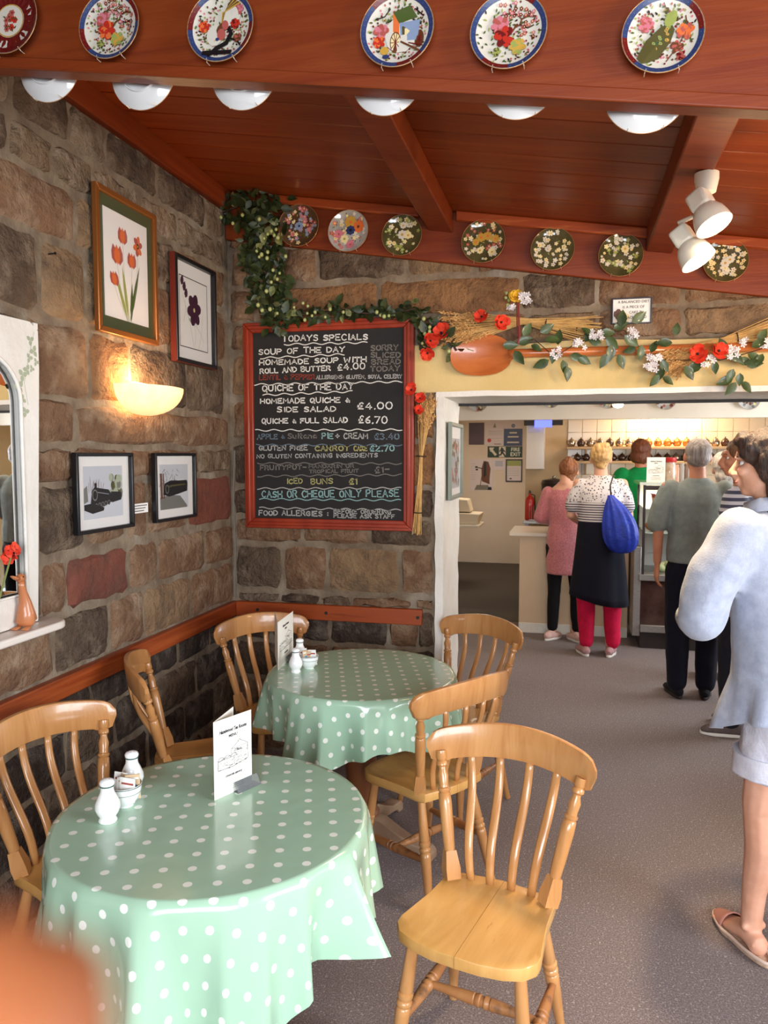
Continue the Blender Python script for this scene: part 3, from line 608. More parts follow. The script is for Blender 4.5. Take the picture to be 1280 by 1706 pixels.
def sketch(mb, w_, h_, ox, oz, y, seed=5):
    "pen sketch of a stone building behind parasols"
    rn = random.Random(seed); L = lambda P, t=.0006: ribbon(mb, [(ox+a*w_, oz+b*h_) for a, b in P], t*1.5, y)
    L([(.0, .12), (.0, .42), (.18, .5), (.42, .52), (.44, .74), (.72, .98), (.98, .78), (1, .2), (.5, .1), (0, .12)], .0009)
    L([(.66, .93), (.66, 1.0), (.74, 1.02), (.74, .97)]); L([(.44, .74), (.98, .76)])
    for i in range(44):
        a = rn.uniform(.46, .94); b = rn.uniform(.25, .72); L([(a, b), (a+rn.uniform(.02, .07), b+rn.uniform(-.01, .01))], .0005)
    for i in range(46):
        a = rn.uniform(.0, .9); b = rn.uniform(.08, .36); L([(a, b), (a+rn.uniform(.01, .09), b+rn.uniform(-.03, .03))], .0006)
    for cx in (.1, .3, .52): L([(cx-.12, .46), (cx-.06, .55), (cx, .58), (cx+.06, .55), (cx+.12, .46), (cx-.12, .46)], .0008); L([(cx, .46), (cx, .2)])
    for i in range(10):
        a = rn.uniform(.5, .9); b = rn.choice([.35, .5, .62]); L([(a, b), (a+.04, b), (a+.04, b+.07), (a, b+.07), (a, b)], .0006)
def menu_face(parent, W, H, y, small=False):
    Mx = lambda x, z: T(x, y, z) @ RX(PI/2)
    print_text('Hazelwood Tea Rooms', H*.064, M_ink, parent, 'title_lettering', Mx(0, H*.815), shear=.35, bold=.0005, sx=.74)
    print_text('MENU', H*.052, M_ink, parent, 'menu_lettering', Mx(0, H*.74), bold=.0003)
    q = MB(); sketch(q, W*.8, H*.36, -W*.4, H*.31, y-.0002); q.build('building_sketch', M_ink, parent)
    print_text('COUNTER SERVICE', H*.032, M_ink, parent, 'service_lettering', Mx(0, H*.235), shear=.2, bold=.0003)
    q = MB(); rn = random.Random(4)
    for k in range(6): l = W*rn.uniform(.25, .38); ribbon(q, [(-l, H*(.19-.025*k)), (l, H*(.19-.025*k))], .0012, y-.0002)
    q.build('small_print', mat('grey_print', (150, 148, 146), rough=.7), parent, kind='stuff')
def menu_card(pl_, pr_, H, label, open_=.5):
    p = Vector(pl_); q = Vector(pr_); W = (q-p).length; rz = math.atan2(q.y-p.y, q.x-p.x)
    t = thing('menu_card', label, 'menu', ((p.x+q.x)/2, (p.y+q.y)/2, ZT), rz, 'folded cream menus on the tables')
    f = MB().box((-W/2, 0, 0), (W/2, .0006, H)).build('front_leaf', M_paper, t)
    # rear leaf hinged at the left edge
    MB().box((0, 0, 0), (W, .0006, H), 0, T(-W/2, .0008, 0) @ RZ(open_)).build('rear_leaf', M_paper, t)
    menu_face(t, W, H, -.0004)
    h = thing('menu_holder', 'clear acrylic menu holder gripping the '+label.split('menu ')[-1].replace('standing', 'menu')+' ', 'menu holder', ((p.x+q.x)/2, (p.y+q.y)/2, ZT), rz)
    h['label'] = 'small clear acrylic holder at the foot of the menu on the '+('nearer' if 'nearer' in label else 'rear')+' table'
    a = MB(); a.add([(0, -.018, 0), (W*.62, -.018, 0), (W*.62, .012, 0), (0, .012, 0)]+[(0, -.018, .002), (W*.62, -.018, .002), (W*.62, .012, .002), (0, .012, .002)],
                    [(0, 3, 2, 1), (4, 5, 6, 7), (0, 1, 5, 4), (1, 2, 6, 5), (2, 3, 7, 6), (3, 0, 4, 7)]); a.build('foot_plate', M_acr, h)
    MB().add([(0, -.018, .002), (W*.62, -.018, .002), (W*.62, -.0025, .026), (0, -.0025, .026), (0, -.016, .002), (W*.62, -.016, .002), (W*.62, -.001, .026), (0, -.001, .026)],
             [(0, 1, 2, 3), (7, 6, 5, 4), (3, 2, 6, 7), (0, 4, 5, 1), (1, 5, 6, 2), (4, 0, 3, 7)]).build('front_clip', M_acr, h)
menu_card(atZ(358, 1336, HT), atZ(420, 1308, HT), .205, 'folded cream menu standing on the nearer table', .45)
menu_card(atZ(464, 1118, HT), atZ(489, 1094, HT), .20, 'folded cream menu seen at an angle standing on the rear table', .35)
# ================================================================ CHALKBOARD
M_redframe = mat('red_stained_frame', (132, 40, 18), (154, 54, 28), .4, 2.5, .04, 25, stretch=(4, 4, 1), coat=.15)
M_board = mat('blackboard', (22, 20, 20), (34, 31, 30), .75, 2.2, detail=6)
def frame_bars(mb, w_, h_, bw, y0, y1, mi=0, inner=None):
    "mitred frame centred at origin, XZ plane, from y0 (front) to y1 (back)"
    for (a, b) in (((-1, -1), (1, -1)), ((1, -1), (1, 1)), ((1, 1), (-1, 1)), ((-1, 1), (-1, -1))):
        o0 = (a[0]*w_/2, a[1]*h_/2); o1 = (b[0]*w_/2, b[1]*h_/2); i1 = (b[0]*(w_/2-bw), b[1]*(h_/2-bw)); i0 = (a[0]*(w_/2-bw), a[1]*(h_/2-bw))
        mb.prism([o0, o1, i1, i0], y0, y1, mi, None, 'y')
    return mb
bc = (atY(403, 537, DY-.045)+atY(689.5, 887, DY-.045))/2; BW, BH = .905, 1.063
bd = thing('chalkboard', 'large red framed chalkboard of handwritten daily specials on the stone wall', 'chalkboard', (bc.x, DY-.03, bc.z))
frame_bars(MB(), BW, BH, .052, -.012, .03).build('frame', M_redframe, bd, bevel=.004)
frame_bars(MB(), BW-.03, BH-.03, .02, -.022, -.011).build('frame_moulding', M_redframe, bd, bevel=.006, seg=3)
MB().box((-BW/2+.05, .002, -BH/2+.05), (BW/2-.05, .012, BH/2-.05)).build('black_panel', M_board, bd)
CHK = dict(w=mat('chalk_white', (214, 212, 206), rough=.95), d=mat('chalk_faded', (112, 106, 100), rough=.95), c=mat('chalk_aqua', (134, 170, 168), rough=.95), b=mat('chalk_blue_grey', (98, 112, 124), rough=.95),
           y=mat('chalk_yellow', (164, 158, 104), rough=.95), r=mat('chalk_dark_red', (128, 54, 44), rough=.95), g=mat('chalk_grey', (168, 166, 162), rough=.95))
def bz(zx, zy):
    p = atY(380+zx*.28125, 510+zy*.28125, DY-.03); return (p.x-bc.x)*.985, (p.z-bc.z)*.968+.001
LINES = [('TODAYS SPECIALS', 318, 193, 830, 181, 32, 'w'), ('SOUP OF THE DAY', 175, 274, 692, 256, 30, 'w'), ('HOMEMADE SOUP WITH', 180, 338, 822, 318, 28, 'w'),
 ('ROLL AND BUTTER', 184, 390, 606, 370, 26, 'w'), ('£4.00', 650, 370, 815, 360, 34, 'w'), ('SORRY', 850, 250, 1014, 246, 30, 'd'), ('SLICED', 850, 292, 1028, 290, 28, 'd'), ('BREAD', 855, 334, 1028, 332, 28, 'd'), ('TODAY', 848, 376, 1024, 374, 28, 'd'),
 ('LENTIL & PEPPER', 180, 428, 512, 424, 26, 'r'), ('ALLERGENS: GLUTEN, SOYA, CELERY', 522, 424, 1036, 418, 20, 'g'),
 ('QUICHE OF THE DAY', 198, 500, 745, 484, 34, 'w'), ('HOMEMADE QUICHE &', 186, 574, 722, 566, 28, 'w'), ('SIDE SALAD', 286, 626, 638, 620, 28, 'w'), ('£4.00', 770, 608, 978, 608, 38, 'w'),
 ('QUICHE & FULL SALAD', 195, 696, 708, 690, 28, 'w'), ('£6.70', 776, 694, 948, 694, 40, 'w'),
 ('APPLE &', 168, 792, 330, 788, 28, 'b'), ('Sultana', 350, 788, 522, 786, 30, 'd'), ('PIE', 556, 788, 622, 788, 30, 'c'), ('+ CREAM', 638, 788, 830, 788, 30, 'g'), ('£3.40', 872, 792, 1020, 792, 32, 'b'),
 ('GLUTEN FREE', 178, 860, 468, 858, 26, 'g'), ('CARROT', 515, 864, 720, 862, 28, 'y'), ('CAKE', 748, 864, 828, 862, 28, 'y'), ('£2.70', 845, 864, 990, 864, 32, 'c'),
 ('NO GLUTEN CONTAINING INGREDIENTS', 165, 908, 890, 902, 22, 'g'), ('FRUITYPOT-', 185, 980, 462, 976, 26, 'd'), ('MANDARIN OR', 478, 970, 748, 966, 20, 'd'), ('TROPICAL FRUIT', 480, 1000, 775, 996, 20, 'd'), ('£1-', 876, 1000, 962, 994, 36, 'd'),
 ('ICED', 345, 1064, 438, 1062, 28, 'y'), ('BUNS', 490, 1066, 620, 1064, 30, 'y'), ('£1', 720, 1066, 766, 1066, 32, 'y'),
 ('CASH OR CHEQUE ONLY PLEASE', 195, 1148, 1018, 1144, 38, 'c'), ('FOOD ALLERGIES :', 178, 1256, 592, 1262, 28, 'g'), ('BEFORE ORDERING', 628, 1244, 970, 1250, 22, 'g'), ('PLEASE ASK STAFF', 628, 1272, 992, 1278, 22, 'g')]
for i, (s, xa, ya, xb, yb, h, c) in enumerate(LINES):
    x0_, z0_ = bz(xa, ya); x1_, z1_ = bz(xb, yb); q = MB()
    stroke_text(q, s, x0_, z0_, x1_, z1_, h*.00088, .0062 if h > 25 else .0046, .0012, .16, 40+i)
    q.build('chalk_lettering', CHK[c], bd, kind='stuff')
for i, (xa, ya, xb, yb, c) in enumerate([(328, 212, 828, 200, 'w'), (185, 296, 690, 272, 'w'), (150, 458, 1038, 440, 'w'), (200, 522, 738, 500, 'w'), (155, 738, 1038, 734, 'w'), (160, 828, 1038, 828, 'b'), (168, 940, 1036, 942, 'd'), (168, 1018, 1036, 1010, 'd'), (168, 1094, 1034, 1092, 'g'), (180, 1158, 1030, 1166, 'c'), (180, 1212, 1030, 1226, 'g')]):
    n = 64; P = []
    for k in range(n+1): u = k/n; P.append(bz(xa+(xb-xa)*u, ya+(yb-ya)*u+5.5*math.sin(u*(xb-xa)/16+i))) 
    q = MB(); ribbon(q, P, .0048, .0012); q.build('chalk_wavy_line', CHK[c], bd)
# ================================================================ FLAT ART HELPERS
PAL = {}
def pal(name, c, rough=.35): PAL[name] = mat('paint_'+name, c, rough=rough); return PAL[name]
for nm, c in dict(white=(214, 208, 194), red=(186, 48, 34), pink=(206, 120, 132), dkred=(104, 24, 22), blue=(46, 60, 104), ltblue=(132, 150, 180), green=(74, 92, 44), ltgreen=(150, 160, 84), gold=(196, 154, 66), brown=(104, 62, 38),
                  black=(28, 24, 26), orange=(222, 112, 58), purple=(70, 34, 56), cream=(232, 214, 160), olive=(84, 78, 42), grey=(120, 118, 112), rose=(176, 88, 80), snow=(206, 208, 214), ltgrey=(176, 178, 184), leafgrey=(168, 176, 150)).items(): pal(nm, c)
PN = list(PAL); PM = [PAL[k] for k in PN]; PI_ = {k: i for i, k in enumerate(PN)}
class Art:
    "flat painted shapes in the XZ plane facing -Y; depth(x,z) gives the surface the paint lies on"
    def __init__(s, depth=None): s.mb = MB(); s.k = 0; s.d = depth or (lambda x, z: 0)
    def poly(s, pts, c):
        s.k += 1; e = .00025+.000012*s.k; n = len(pts); cx = sum(p[0] for p in pts)/n; cz_ = sum(p[1] for p in pts)/n
        V = [(cx, s.d(cx, cz_)-e, cz_)]+[(x, s.d(x, z)-e, z) for x, z in pts]
        s.mb.add(V, [(0, 1+(i+1) % n, 1+i) if s.area(pts) < 0 else (0, 1+i, 1+(i+1) % n) for i in range(n)], PI_[c])
    def area(s, p): return sum(p[i][0]*p[(i+1) % len(p)][1]-p[(i+1) % len(p)][0]*p[i][1] for i in range(len(p)))
    def ell(s, x, z, a, b, c, ang=0, n=10):
        ca, sa = math.cos(ang), math.sin(ang)
        s.poly([(x+a*math.cos(t)*ca-b*math.sin(t)*sa, z+a*math.cos(t)*sa+b*math.sin(t)*ca) for t in [2*PI*i/n for i in range(n)]], c)
    def leaf(s, x, z, l, w_, c, ang):
        ca, sa = math.cos(ang), math.sin(ang)
        s.poly([(x+u*l*ca-v*w_*sa, z+u*l*sa+v*w_*ca) for u, v in ((0, 0), (.3, .45), (.65, .4), (1, 0), (.65, -.4), (.3, -.45))], c)
    def line(s, P, w_, c):
        s.k += 1; e = .00025+.000012*s.k; a = MB(); ribbon(a, P, w_, 0)
        s.mb.add([(x, s.d(x, z)-e, z) for x, y, z in a.v], a.f, PI_[c])
    def flower(s, x, z, r, c, c2='gold', n=6, a0=0, dark=None):
        for k in range(n):
            t = a0+2*PI*k/n
            s.ell(x+.6*r*math.cos(t), z+.6*r*math.sin(t), .5*r, .38*r, (dark if dark and k % 2 else c), t, 8)
        s.ell(x, z, r*.32, r*.32, c2, 0, 8)
    def peony(s, x, z, r, c, dk, rn):
        for ring, m in ((1, 9), (.62, 6), (.3, 3)):
            for k in range(m): t = 2*PI*k/m+rn.random(); s.ell(x+.62*r*ring*math.cos(t), z+.62*r*ring*math.sin(t), .42*r*(.5+.5*ring), .34*r*(.5+.5*ring), c if (k+m) % 2 else dk, t, 8)
    def build(s, name, parent): return s.mb.build(name, PM, parent)
# ================================================================ PICTURES ON THE STONE WALL BESIDE THE TABLES
M_gold = mat('bronze_frame', (150, 92, 44), rough=.3, metal=.5); M_blackfr = mat('black_frame', (22, 20, 22), rough=.35); M_redbr = mat('red_brown_edge', (96, 34, 24), rough=.4)
M_mount = mat('white_mount', (236, 232, 228), rough=.7); M_green = mat('green_mount', (72, 76, 44), rough=.8)
M_pglass = mat('picture_glass', (255, 255, 255), rough=.03, trans=1, ior=1.15, spec=.5, alpha=.1)
def picture(name, label, y0, y1, z0, z1, border, depth, mf, mm, wall='L', tilt=0, edge=None, cat='picture', at=None):
    W, H = y1-y0, z1-z0
    if wall == 'L': t = thing(name, label, cat, rot=(tilt, 0, PI/2), loc=(LX+.022, (y0+y1)/2, (z0+z1)/2))
    else: t = thing(name, label, cat, at, 0 if wall == 'B' else wall)
    frame_bars(MB(), W, H, border, -depth, 0).build('frame', mf, t, bevel=.003)
    if edge: frame_bars(MB(), W+.004, H+.004, .003, -depth+.004, .001).build('frame_edge', edge, t)
    MB().box((-W/2+border*.8, -.006, -H/2+border*.8), (W/2-border*.8, -.001, H/2-border*.8)).build('mount', mm, t)
    return t, W, H
def glass_pane(t, W, H, border, y=-.011): MB().box((-W/2+border, y, -H/2+border), (W/2-border, y+.001, H/2-border)).build('glass', M_pglass, t)
t, W, H = picture('tulip_picture', 'bronze framed picture of orange tulips in a wide green mount', 2.58, 3.01, 2.062, 2.605, .022, .022, M_gold, M_green)
MB().box((-W*.36, -.0075, -H*.375), (W*.36, -.006, H*.375)).build('paper', M_mount, t)
a = Art(lambda x, z: -.0075); P = lambda u, v: ((u-.5)*W*.72, (.5-v)*H*.75)
def tulip(u, v, s, op=False, ang=0):
    x, z = P(u, v)
    if op:
        for k in range(6): th = k*PI/3+.3; a.ell(x+.55*s*math.cos(th), z+.8*s*math.sin(th), .62*s, .42*s, 'orange' if k % 2 else 'rose', th)
        a.ell(x, z, .3*s, .36*s, 'black'); a.ell(x, z, .14*s, .18*s, 'gold')
    else:
        for d, c in ((-.45, 'rose'), (.45, 'rose'), (0, 'orange')): a.leaf(x+d*s+ang*s, z-1.2*s, 2.5*s, 1.5*s, c, PI/2-d*.3+ang)
for (u, v, s, op, an) in ((.42, .22, .026, 0, 0), (.29, .42, .03, 0, .1), (.62, .41, .024, 0, 0), (.22, .64, .024, 0, .35)):
    x, z = P(u, v); x2, z2 = P(.52+.1*(u-.5), 1.0); a.line([(x, z-s), ((x*.75+x2*.25), (z+z2)/2+.01), (x2, z2)], .0022, 'leafgrey'); 
x, z = P(.77, .27); x2, z2 = P(.56, 1.); a.line([(x, z), (x*.8+x2*.2, (z+z2)/2), (x2, z2)], .0022, 'leafgrey')
for (u, v, l, an) in ((.5, 1., .2, 2.0), (.55, 1., .25, 1.25), (.52, 1., .22, 1.75), (.58, 1., .16, 1.5)): x, z = P(u, v); a.leaf(x, z, l, .022, 'ltgreen' if an > 1.5 else 'green', an)
for (u, v, s, op, an) in ((.42, .2, .026, 0, 0), (.29, .4, .031, 0, .1), (.62, .4, .025, 0, 0), (.22, .63, .023, 0, .35), (.77, .23, .03, 1, 0)): tulip(u, v, s, op, an)
a.build('tulip_painting', t); glass_pane(t, W, H, .02)
t, W, H = picture('dark_flower_picture', 'black framed picture of a dark purple flower, hanging next to the corner', 3.152, 3.553, 2.018, 2.492, .018, .03, M_blackfr, M_mount, edge=M_redbr)
a = Art(lambda x, z: -.006); P = lambda u, v: ((u-.5)*W, (.5-v)*H)
x0_, z0_ = P(.17, .17); x1_, z1_ = P(.85, .84); a.line([(x0_, z0_), (x1_, z0_)], .004, 'black'); a.line([(x0_, z1_), (x1_, z1_)], .004, 'black'); a.line([(x0_, z0_), (x0_, z1_)], .004, 'black'); a.line([(x1_, z0_), (x1_, z1_)], .004, 'black')
for (u, v, u2, v2) in ((.25, .35, .5, .82), (.52, .58, .52, .84), (.55, .6, .75, .75), (.72, .5, .62, .82), (.3, .4, .26, .6)): a.line([P(u, v), P((u+u2)/2+.03, (v+v2)/2), P(u2, v2)], .002, 'leafgrey')
x, z = P(.52, .46)
for k in range(6): th = k*PI/3+.2; a.ell(x+.036*math.cos(th), z+.044*math.sin(th), .034, .026, 'purple', th)
a.ell(x, z, .008, .01, 'cream')
for (u, v) in ((.25, .22), (.3, .27), (.34, .33)): x, z = P(u, v); a.leaf(x-.012, z-.02, .05, .034, 'purple', PI/2-.3)
x, z = P(.38, .55); a.leaf(x, z, .03, .014, 'leafgrey', -.7)
a.build('flower_painting', t); glass_pane(t, W, H, .016)
def train_picture(label, y0, y1, z0, z1, seed):
    t, W, H = picture('train_photograph', label, y0, y1, z0, z1, .014, .024, M_blackfr, M_mount, cat='picture'); t['group'] = 'steam train photographs'
    MB().box((-W*.34, -.0068, -H*.33), (W*.34, -.006, H*.33)).build('photo_print', mat('photo_sky', (196, 198, 204), rough=.5), t)
    a = Art(lambda x, z: -.0069); P = lambda u, v: ((u-.5)*W*.68, (.5-v)*H*.66); rn = random.Random(seed)
    pp = lambda L: [P(*q) for q in L]
    if seed == 1:
        a.poly(pp([(0, .72), (.3, .8), (.6, .72), (1, .62), (1, 1), (0, 1)]), 'snow')
        for k in range(26): x, z = P(rn.uniform(.68, .95), rn.uniform(.22, .58)); a.ell(x, z, .014, .016, rn.choice(['grey', 'olive', 'leafgrey']))
        for k in range(14): u = rn.uniform(.12, .5); a.line(pp([(u, .5), (u+rn.uniform(-.06, .06), rn.uniform(.2, .34))]), .0015, 'brown')
        a.poly(pp([(0, .42), (.08, .36), (.1, .66), (0, .7)]), 'grey')
        a.poly(pp([(.2, .46), (.26, .4), (.62, .46), (.7, .56), (.7, .7), (.5, .78), (.22, .84), (.16, .7)]), 'black')
        a.poly(pp([(.68, .5), (.95, .52), (.98, .6), (.95, .68), (.7, .72)]), 'black'); a.poly(pp([(.27, .42), (.27, .32), (.32, .32), (.32, .43)]), 'black')
        x, z = P(.27, .55); a.ell(x, z, .017, .022, 'grey'); a.ell(x, z, .013, .017, 'black')
        for k in range(5): x, z = P(.3+.08*k, .76-.012*k); a.ell(x, z, .009, .01, 'grey'); a.ell(x, z, .006, .007, 'black')
        a.poly(pp([(0, .72), (.2, .7), (.5, .8), (.48, .86), (.2, .9), (.0, .82)]), 'black')
        a.line(pp([(.34, .5), (.62, .55)]), .002, 'ltgrey')
    else:
        a.poly(pp([(0, .7), (.4, .7), (1, .6), (1, 1), (0, 1)]), 'snow'); a.poly(pp([(0, .72), (.35, .68), (.7, .72), (.95, .95), (.95, 1), (0, 1)]), 'grey')
        for k in range(26): u = rn.uniform(.02, .6); v = rn.uniform(.1, .4); a.line(pp([(u, v), (u+rn.uniform(-.1, .1), v+rn.uniform(.02, .12))]), .002, rn.choice(['black', 'brown', 'grey']))
        for k in range(12): u = rn.uniform(.0, .14); a.line(pp([(u, .2), (u+.02, .75)]), .003, 'brown')
        a.poly(pp([(.16, .42), (.35, .36), (.95, .37), (.98, .44), (.96, .62), (.6, .68), (.3, .72), (.1, .66)]), 'black')
        a.poly(pp([(.2, .5), (.4, .46), (.9, .45), (.9, .48), (.4, .5), (.2, .54)]), 'olive')
        x, z = P(.24, .55); a.ell(x, z, .016, .02, 'grey'); a.ell(x, z, .012, .016, 'black')
        a.poly(pp([(.6, .34), (.85, .33), (.85, .37), (.6, .37)]), 'snow')
    a.build('train_image', t); glass_pane(t, W, H, .012)
train_picture('black framed photograph of a steam train in snow with green trees behind it', 2.415, 2.786, 1.307, 1.606, 1)
train_picture('black framed photograph of a dark steam train, nearer the corner and the chalkboard', 2.955, 3.325, 1.305, 1.606, 2)
p, q = atX(207, 846, LX), atX(242, 839, LX)
t = thing('caption_strip', 'small printed white caption strip between the two train photographs', 'label', rot=(0, 0, PI/2), loc=(LX+.014, (p.y+q.y)/2, 1.375))
MB().box((-.075, -.002, -.02), (.075, 0, .02)).build('card', M_mount, t)
q = MB()
for k in range(3): ribbon(q, [(-.068, .011-.011*k), (.066-.012*k, .011-.011*k)], .0035, -.0022)
q.build('small_print', M_ink, t)
p = atX(77, 424, LX); tag(MB().tube([(0, 0, 0), (.045, 0, .002)], .0025, 6).tube([(.044, 0, .002), (.047, 0, .002)], .005, 8).build('nail', M_blackfr, None, loc=(LX-.01, p.y, p.z)), 'bare dark nail sticking out of the stone wall beside the tulip picture', 'nail')
# cable in the corner
q = [atY(388, y, DY) for y in (730, 800, 900, 1000)]
tag(MB().tube([(LX+.03, DY-.015, 1.62), (LX+.02, DY-.02, 1.4), (LX+.024, DY-.016, 1.1), (LX+.02, DY-.02, .83)], .004, 6).build('electric_cable', mat('grey_cable', (120, 112, 104), rough=.6)), 'thin grey cable running down the stone corner beside the chalkboard', 'cable')
# ================================================================ MIRROR, SHELF, ORNAMENTS
M_mirror = mat('mirror_glass', (240, 240, 240), rough=.01, metal=1)
my0, my1, mz0, mz1 = 1.66, 2.235, 1.046, 2.03
t = thing('wall_mirror', 'white painted wall mirror with arched glass and stencilled ivy leaves', 'mirror', rot=(0, 0, PI/2), loc=(LX+.02, (my0+my1)/2, 1.046))
W, H = my1-my0, mz1-mz0
out = [(-W/2, 0), (W/2, 0), (W/2, H), (-W/2, H)]; bw = .095
arch = [(-W/2+bw, .10), (W/2-bw, .10), (W/2-bw, H-.26)]+[((W/2-bw)*math.cos(th), H-.26+.15*math.sin(th)) for th in [PI*k/16 for k in range(1, 16)]]+[(-W/2+bw, H-.26)]
def ring_face(mb, outer, inner, y, y2):
    "board with a hole: outer rectangle to inner outline"
    n = len(inner); m = []
    for x, z in inner:
        c_ = (0, H*.5); dx, dz = x-c_[0], z-c_[1]; s_ = min((W/2)/abs(dx) if dx else 9, (H/2)/abs(dz) if dz else 9); m.append((c_[0]+dx*s_, c_[1]+dz*s_))
    vs = [(x, y, z) for x, z in inner]+[(x, y, z) for x, z in m]+[(x, y2, z) for x, z in inner]+[(x, y2, z) for x, z in m]; fs = []
    for i in range(n):
        j = (i+1) % n; fs += [(i, n+i, n+j, j), (2*n+i, i, j, 2*n+j), (n+i, 3*n+i, 3*n+j, n+j)]
    return mb.add(vs, fs)
ring_face(MB(), out, arch, -.022, 0).box((W/2-.02, -.0219, H-.02), (W/2, 0, H)).box((-W/2, -.0219, H-.02), (-W/2+.02, 0, H)).build('frame', M_white, t)
bead = arch+[arch[0]]; MB().tube([(x, -.022, z) for x, z in bead], .007, 8).build('glass_bead', M_white, t, smooth=True)
MB().prism(arch, -.006, 0, 0, None, 'y').build('glass', M_mirror, t)
a = Art(lambda x, z: -.0222)
for (u, v, s, an) in ((.03, .97, .02, .5), (.052, .935, .022, 1.2), (.02, .91, .018, 2.2), (.066, .90, .016, 0), (.0, .87, .02, 1.), (-.03, .85, .024, .3), (.034, .875, .014, 2), (-.055, .81, .026, .9), (-.035, .77, .018, 1.6), (-.02, .73, .02, .2)):
    x = W/2-.05+u*.7-.01; z = H*(v if v > 1 else v*.99)-.02
    for k in range(3): a.leaf(x, z, s, s*.8, 'leafgrey', an+k*2.1)
a.line([(W/2-.02, H-.03), (W/2-.05, H-.12), (W/2-.075, H-.2), (W/2-.06, H-.27)], .0015, 'leafgrey')
a.build('ivy_stencil', t)
# shelf under the mirror
t = thing('mirror_shelf', 'white painted wall shelf under the mirror carrying the wooden duck', 'shelf', (LX, 1.94, 1.047))
M_shelf = mat('shelf_paint', (226, 216, 206), rough=.35, coat=.3)
sh = [(-.004, -.6), (.12, -.6), (.12, .26)]+[(.07+.05*math.cos(th), .26+.06*math.sin(th)) for th in [PI/2*k/6 for k in range(1, 7)]]+[(-.004, .33)]
MB().prism(sh, -.030, -.004).build('shelf_board', M_shelf, t, bevel=.007, seg=3)
MB().prism([(0, 0), (.09, 0), (.08, -.03), (.02, -.12), (0, -.13)], -.01, .01, 0, T(0, -.28, -.026) @ RZ(0) @ Matrix(((1, 0, 0, 0), (0, 0, 1, 0), (0, 1, 0, 0), (0, 0, 0, 1)))).build('bracket', M_shelf, t)
# wooden duck
M_duck = mat('carved_light_wood', (176, 104, 62), (196, 126, 82), .35, 5, .05, 30, stretch=(1, 1, .25), coat=.3)
t = thing('wooden_duck', 'carved wooden duck standing upright on the white shelf', 'ornament', (LX+.072, 2.085, 1.0435), PI/2+.15)
# local: beak to -X
MB().tube([(.004, 0, .008), (.006, 0, .02), (.012, 0, .05), (.008, 0, .085), (-.002, 0, .115), (-.008, 0, .14), (-.010, 0, .158)], [(.018, .022), (.027, .03), (.027, .028), (.0185, .019), (.0135, .0135), (.011, .011), (.0105, .0105)], 16).tube([(.008, 0, .07), (.03, 0, .045), (.052, 0, .022), (.062, 0, .016)], [(.012, .016), (.014, .02), (.009, .014), (.003, .006)], 12).ball((-.014, 0, .166), (.019, .0145, .0145), 14, 9).build('body', M_duck, t, smooth=True)
MB().tube([(-.026, 0, .166), (-.044, 0, .170), (-.060, 0, .178)], [(.008, .010), (.0055, .009), (.003, .006)], 10).build('beak', M_duck, t, smooth=True)
for s_ in (-1, 1):
    MB().tube([(.0, s_*.014, .008), (-.012, s_*.016, .006), (-.032, s_*.018, .003)], [(.006, .008), (.004, .011), (.002, .013)], 8).build('foot', M_duck, t, smooth=True)
    MB().ball((-.019, s_*.0125, .170), .0028, 8, 6).build('eye', M_blackfr, t)
# geranium in a pot
V_ = lambda *a: Vector(a)
p = V_(LX+.07, 1.915, 1.0435)
t = thing('geranium_sprig', 'red geranium with green leaves on the shelf in front of the mirror glass', 'flower', p)
M_poppy = mat('poppy_red', (208, 44, 24), (226, 74, 44), .7, 30); M_leafg = mat('leaf_green', (50, 74, 34), (78, 100, 48), .5, 14, rnd=True); M_stem = mat('stem_green', (120, 128, 70), rough=.6)
MB().lathe([(0, 0), (.028, 0), (.036, .06), (.04, .065), (.036, .068), (.03, .05), (0, .05)], 20).build('pot', mat('terracotta', (150, 84, 56), rough=.7), t, smooth=40)
gh = atX(18, 922, p.x); gv = Vector((.0, gh.y-p.y, gh.z-1.0435))
MB().tube([(0, 0, .05), (.005, gv.y*.5, .12), (gv.x, gv.y, gv.z-.01)], .003, 6).build('stem', M_stem, t)
def petal_flower(parent, c, r, n, m, name='petal', up=(1, 0, 0), layers=1, cup=.35, center=None, seed=0):
    rn = random.Random(seed); A = Matrix.Translation(c) @ Vector(up).to_track_quat('Z', 'Y').to_matrix().to_4x4(); mb = MB()
    for l in range(layers):
        for k in range(n):
            th = 2*PI*k/n+l*.5+rn.uniform(-.2, .2); rr = r*(1-.25*l)*rn.uniform(.85, 1.1); cu = cup*(1+l)
            vs = []; 
            for (u, v) in ((.08, 0), (.5, -.38), (.5, .38), (.8, -.5), (.8, .5), (1, -.3), (1, .3), (.55, 0), (.9, 0), (1.05, 0)):
                x = u*rr; y = v*rr*1.05; z = cu*rr*u*u+rn.uniform(-.06, .06)*rr; vs.append((x*math.cos(th)-y*math.sin(th), x*math.sin(th)+y*math.cos(th), z))
            mb.add(vs, [(0, 1, 7), (0, 7, 2), (1, 3, 8, 7), (7, 8, 4, 2), (3, 5, 9, 8), (8, 9, 6, 4)], 0, A)
    o = mb.build(name, m, parent, smooth=True)
    if center: MB().ball((0, 0, r*.15), r*.16, 8, 5, 0, A).build('flower_centre', center, parent)
    return o
for k in range(7):
    an = k*2*PI/7; petal_flower(t, (gv.x+.01*math.cos(an), gv.y+.022*math.sin(an), gv.z+.018*math.cos(an)), .017, 5, M_poppy, 'blossom', (1, .4*math.sin(an), .4*math.cos(an)), seed=k)
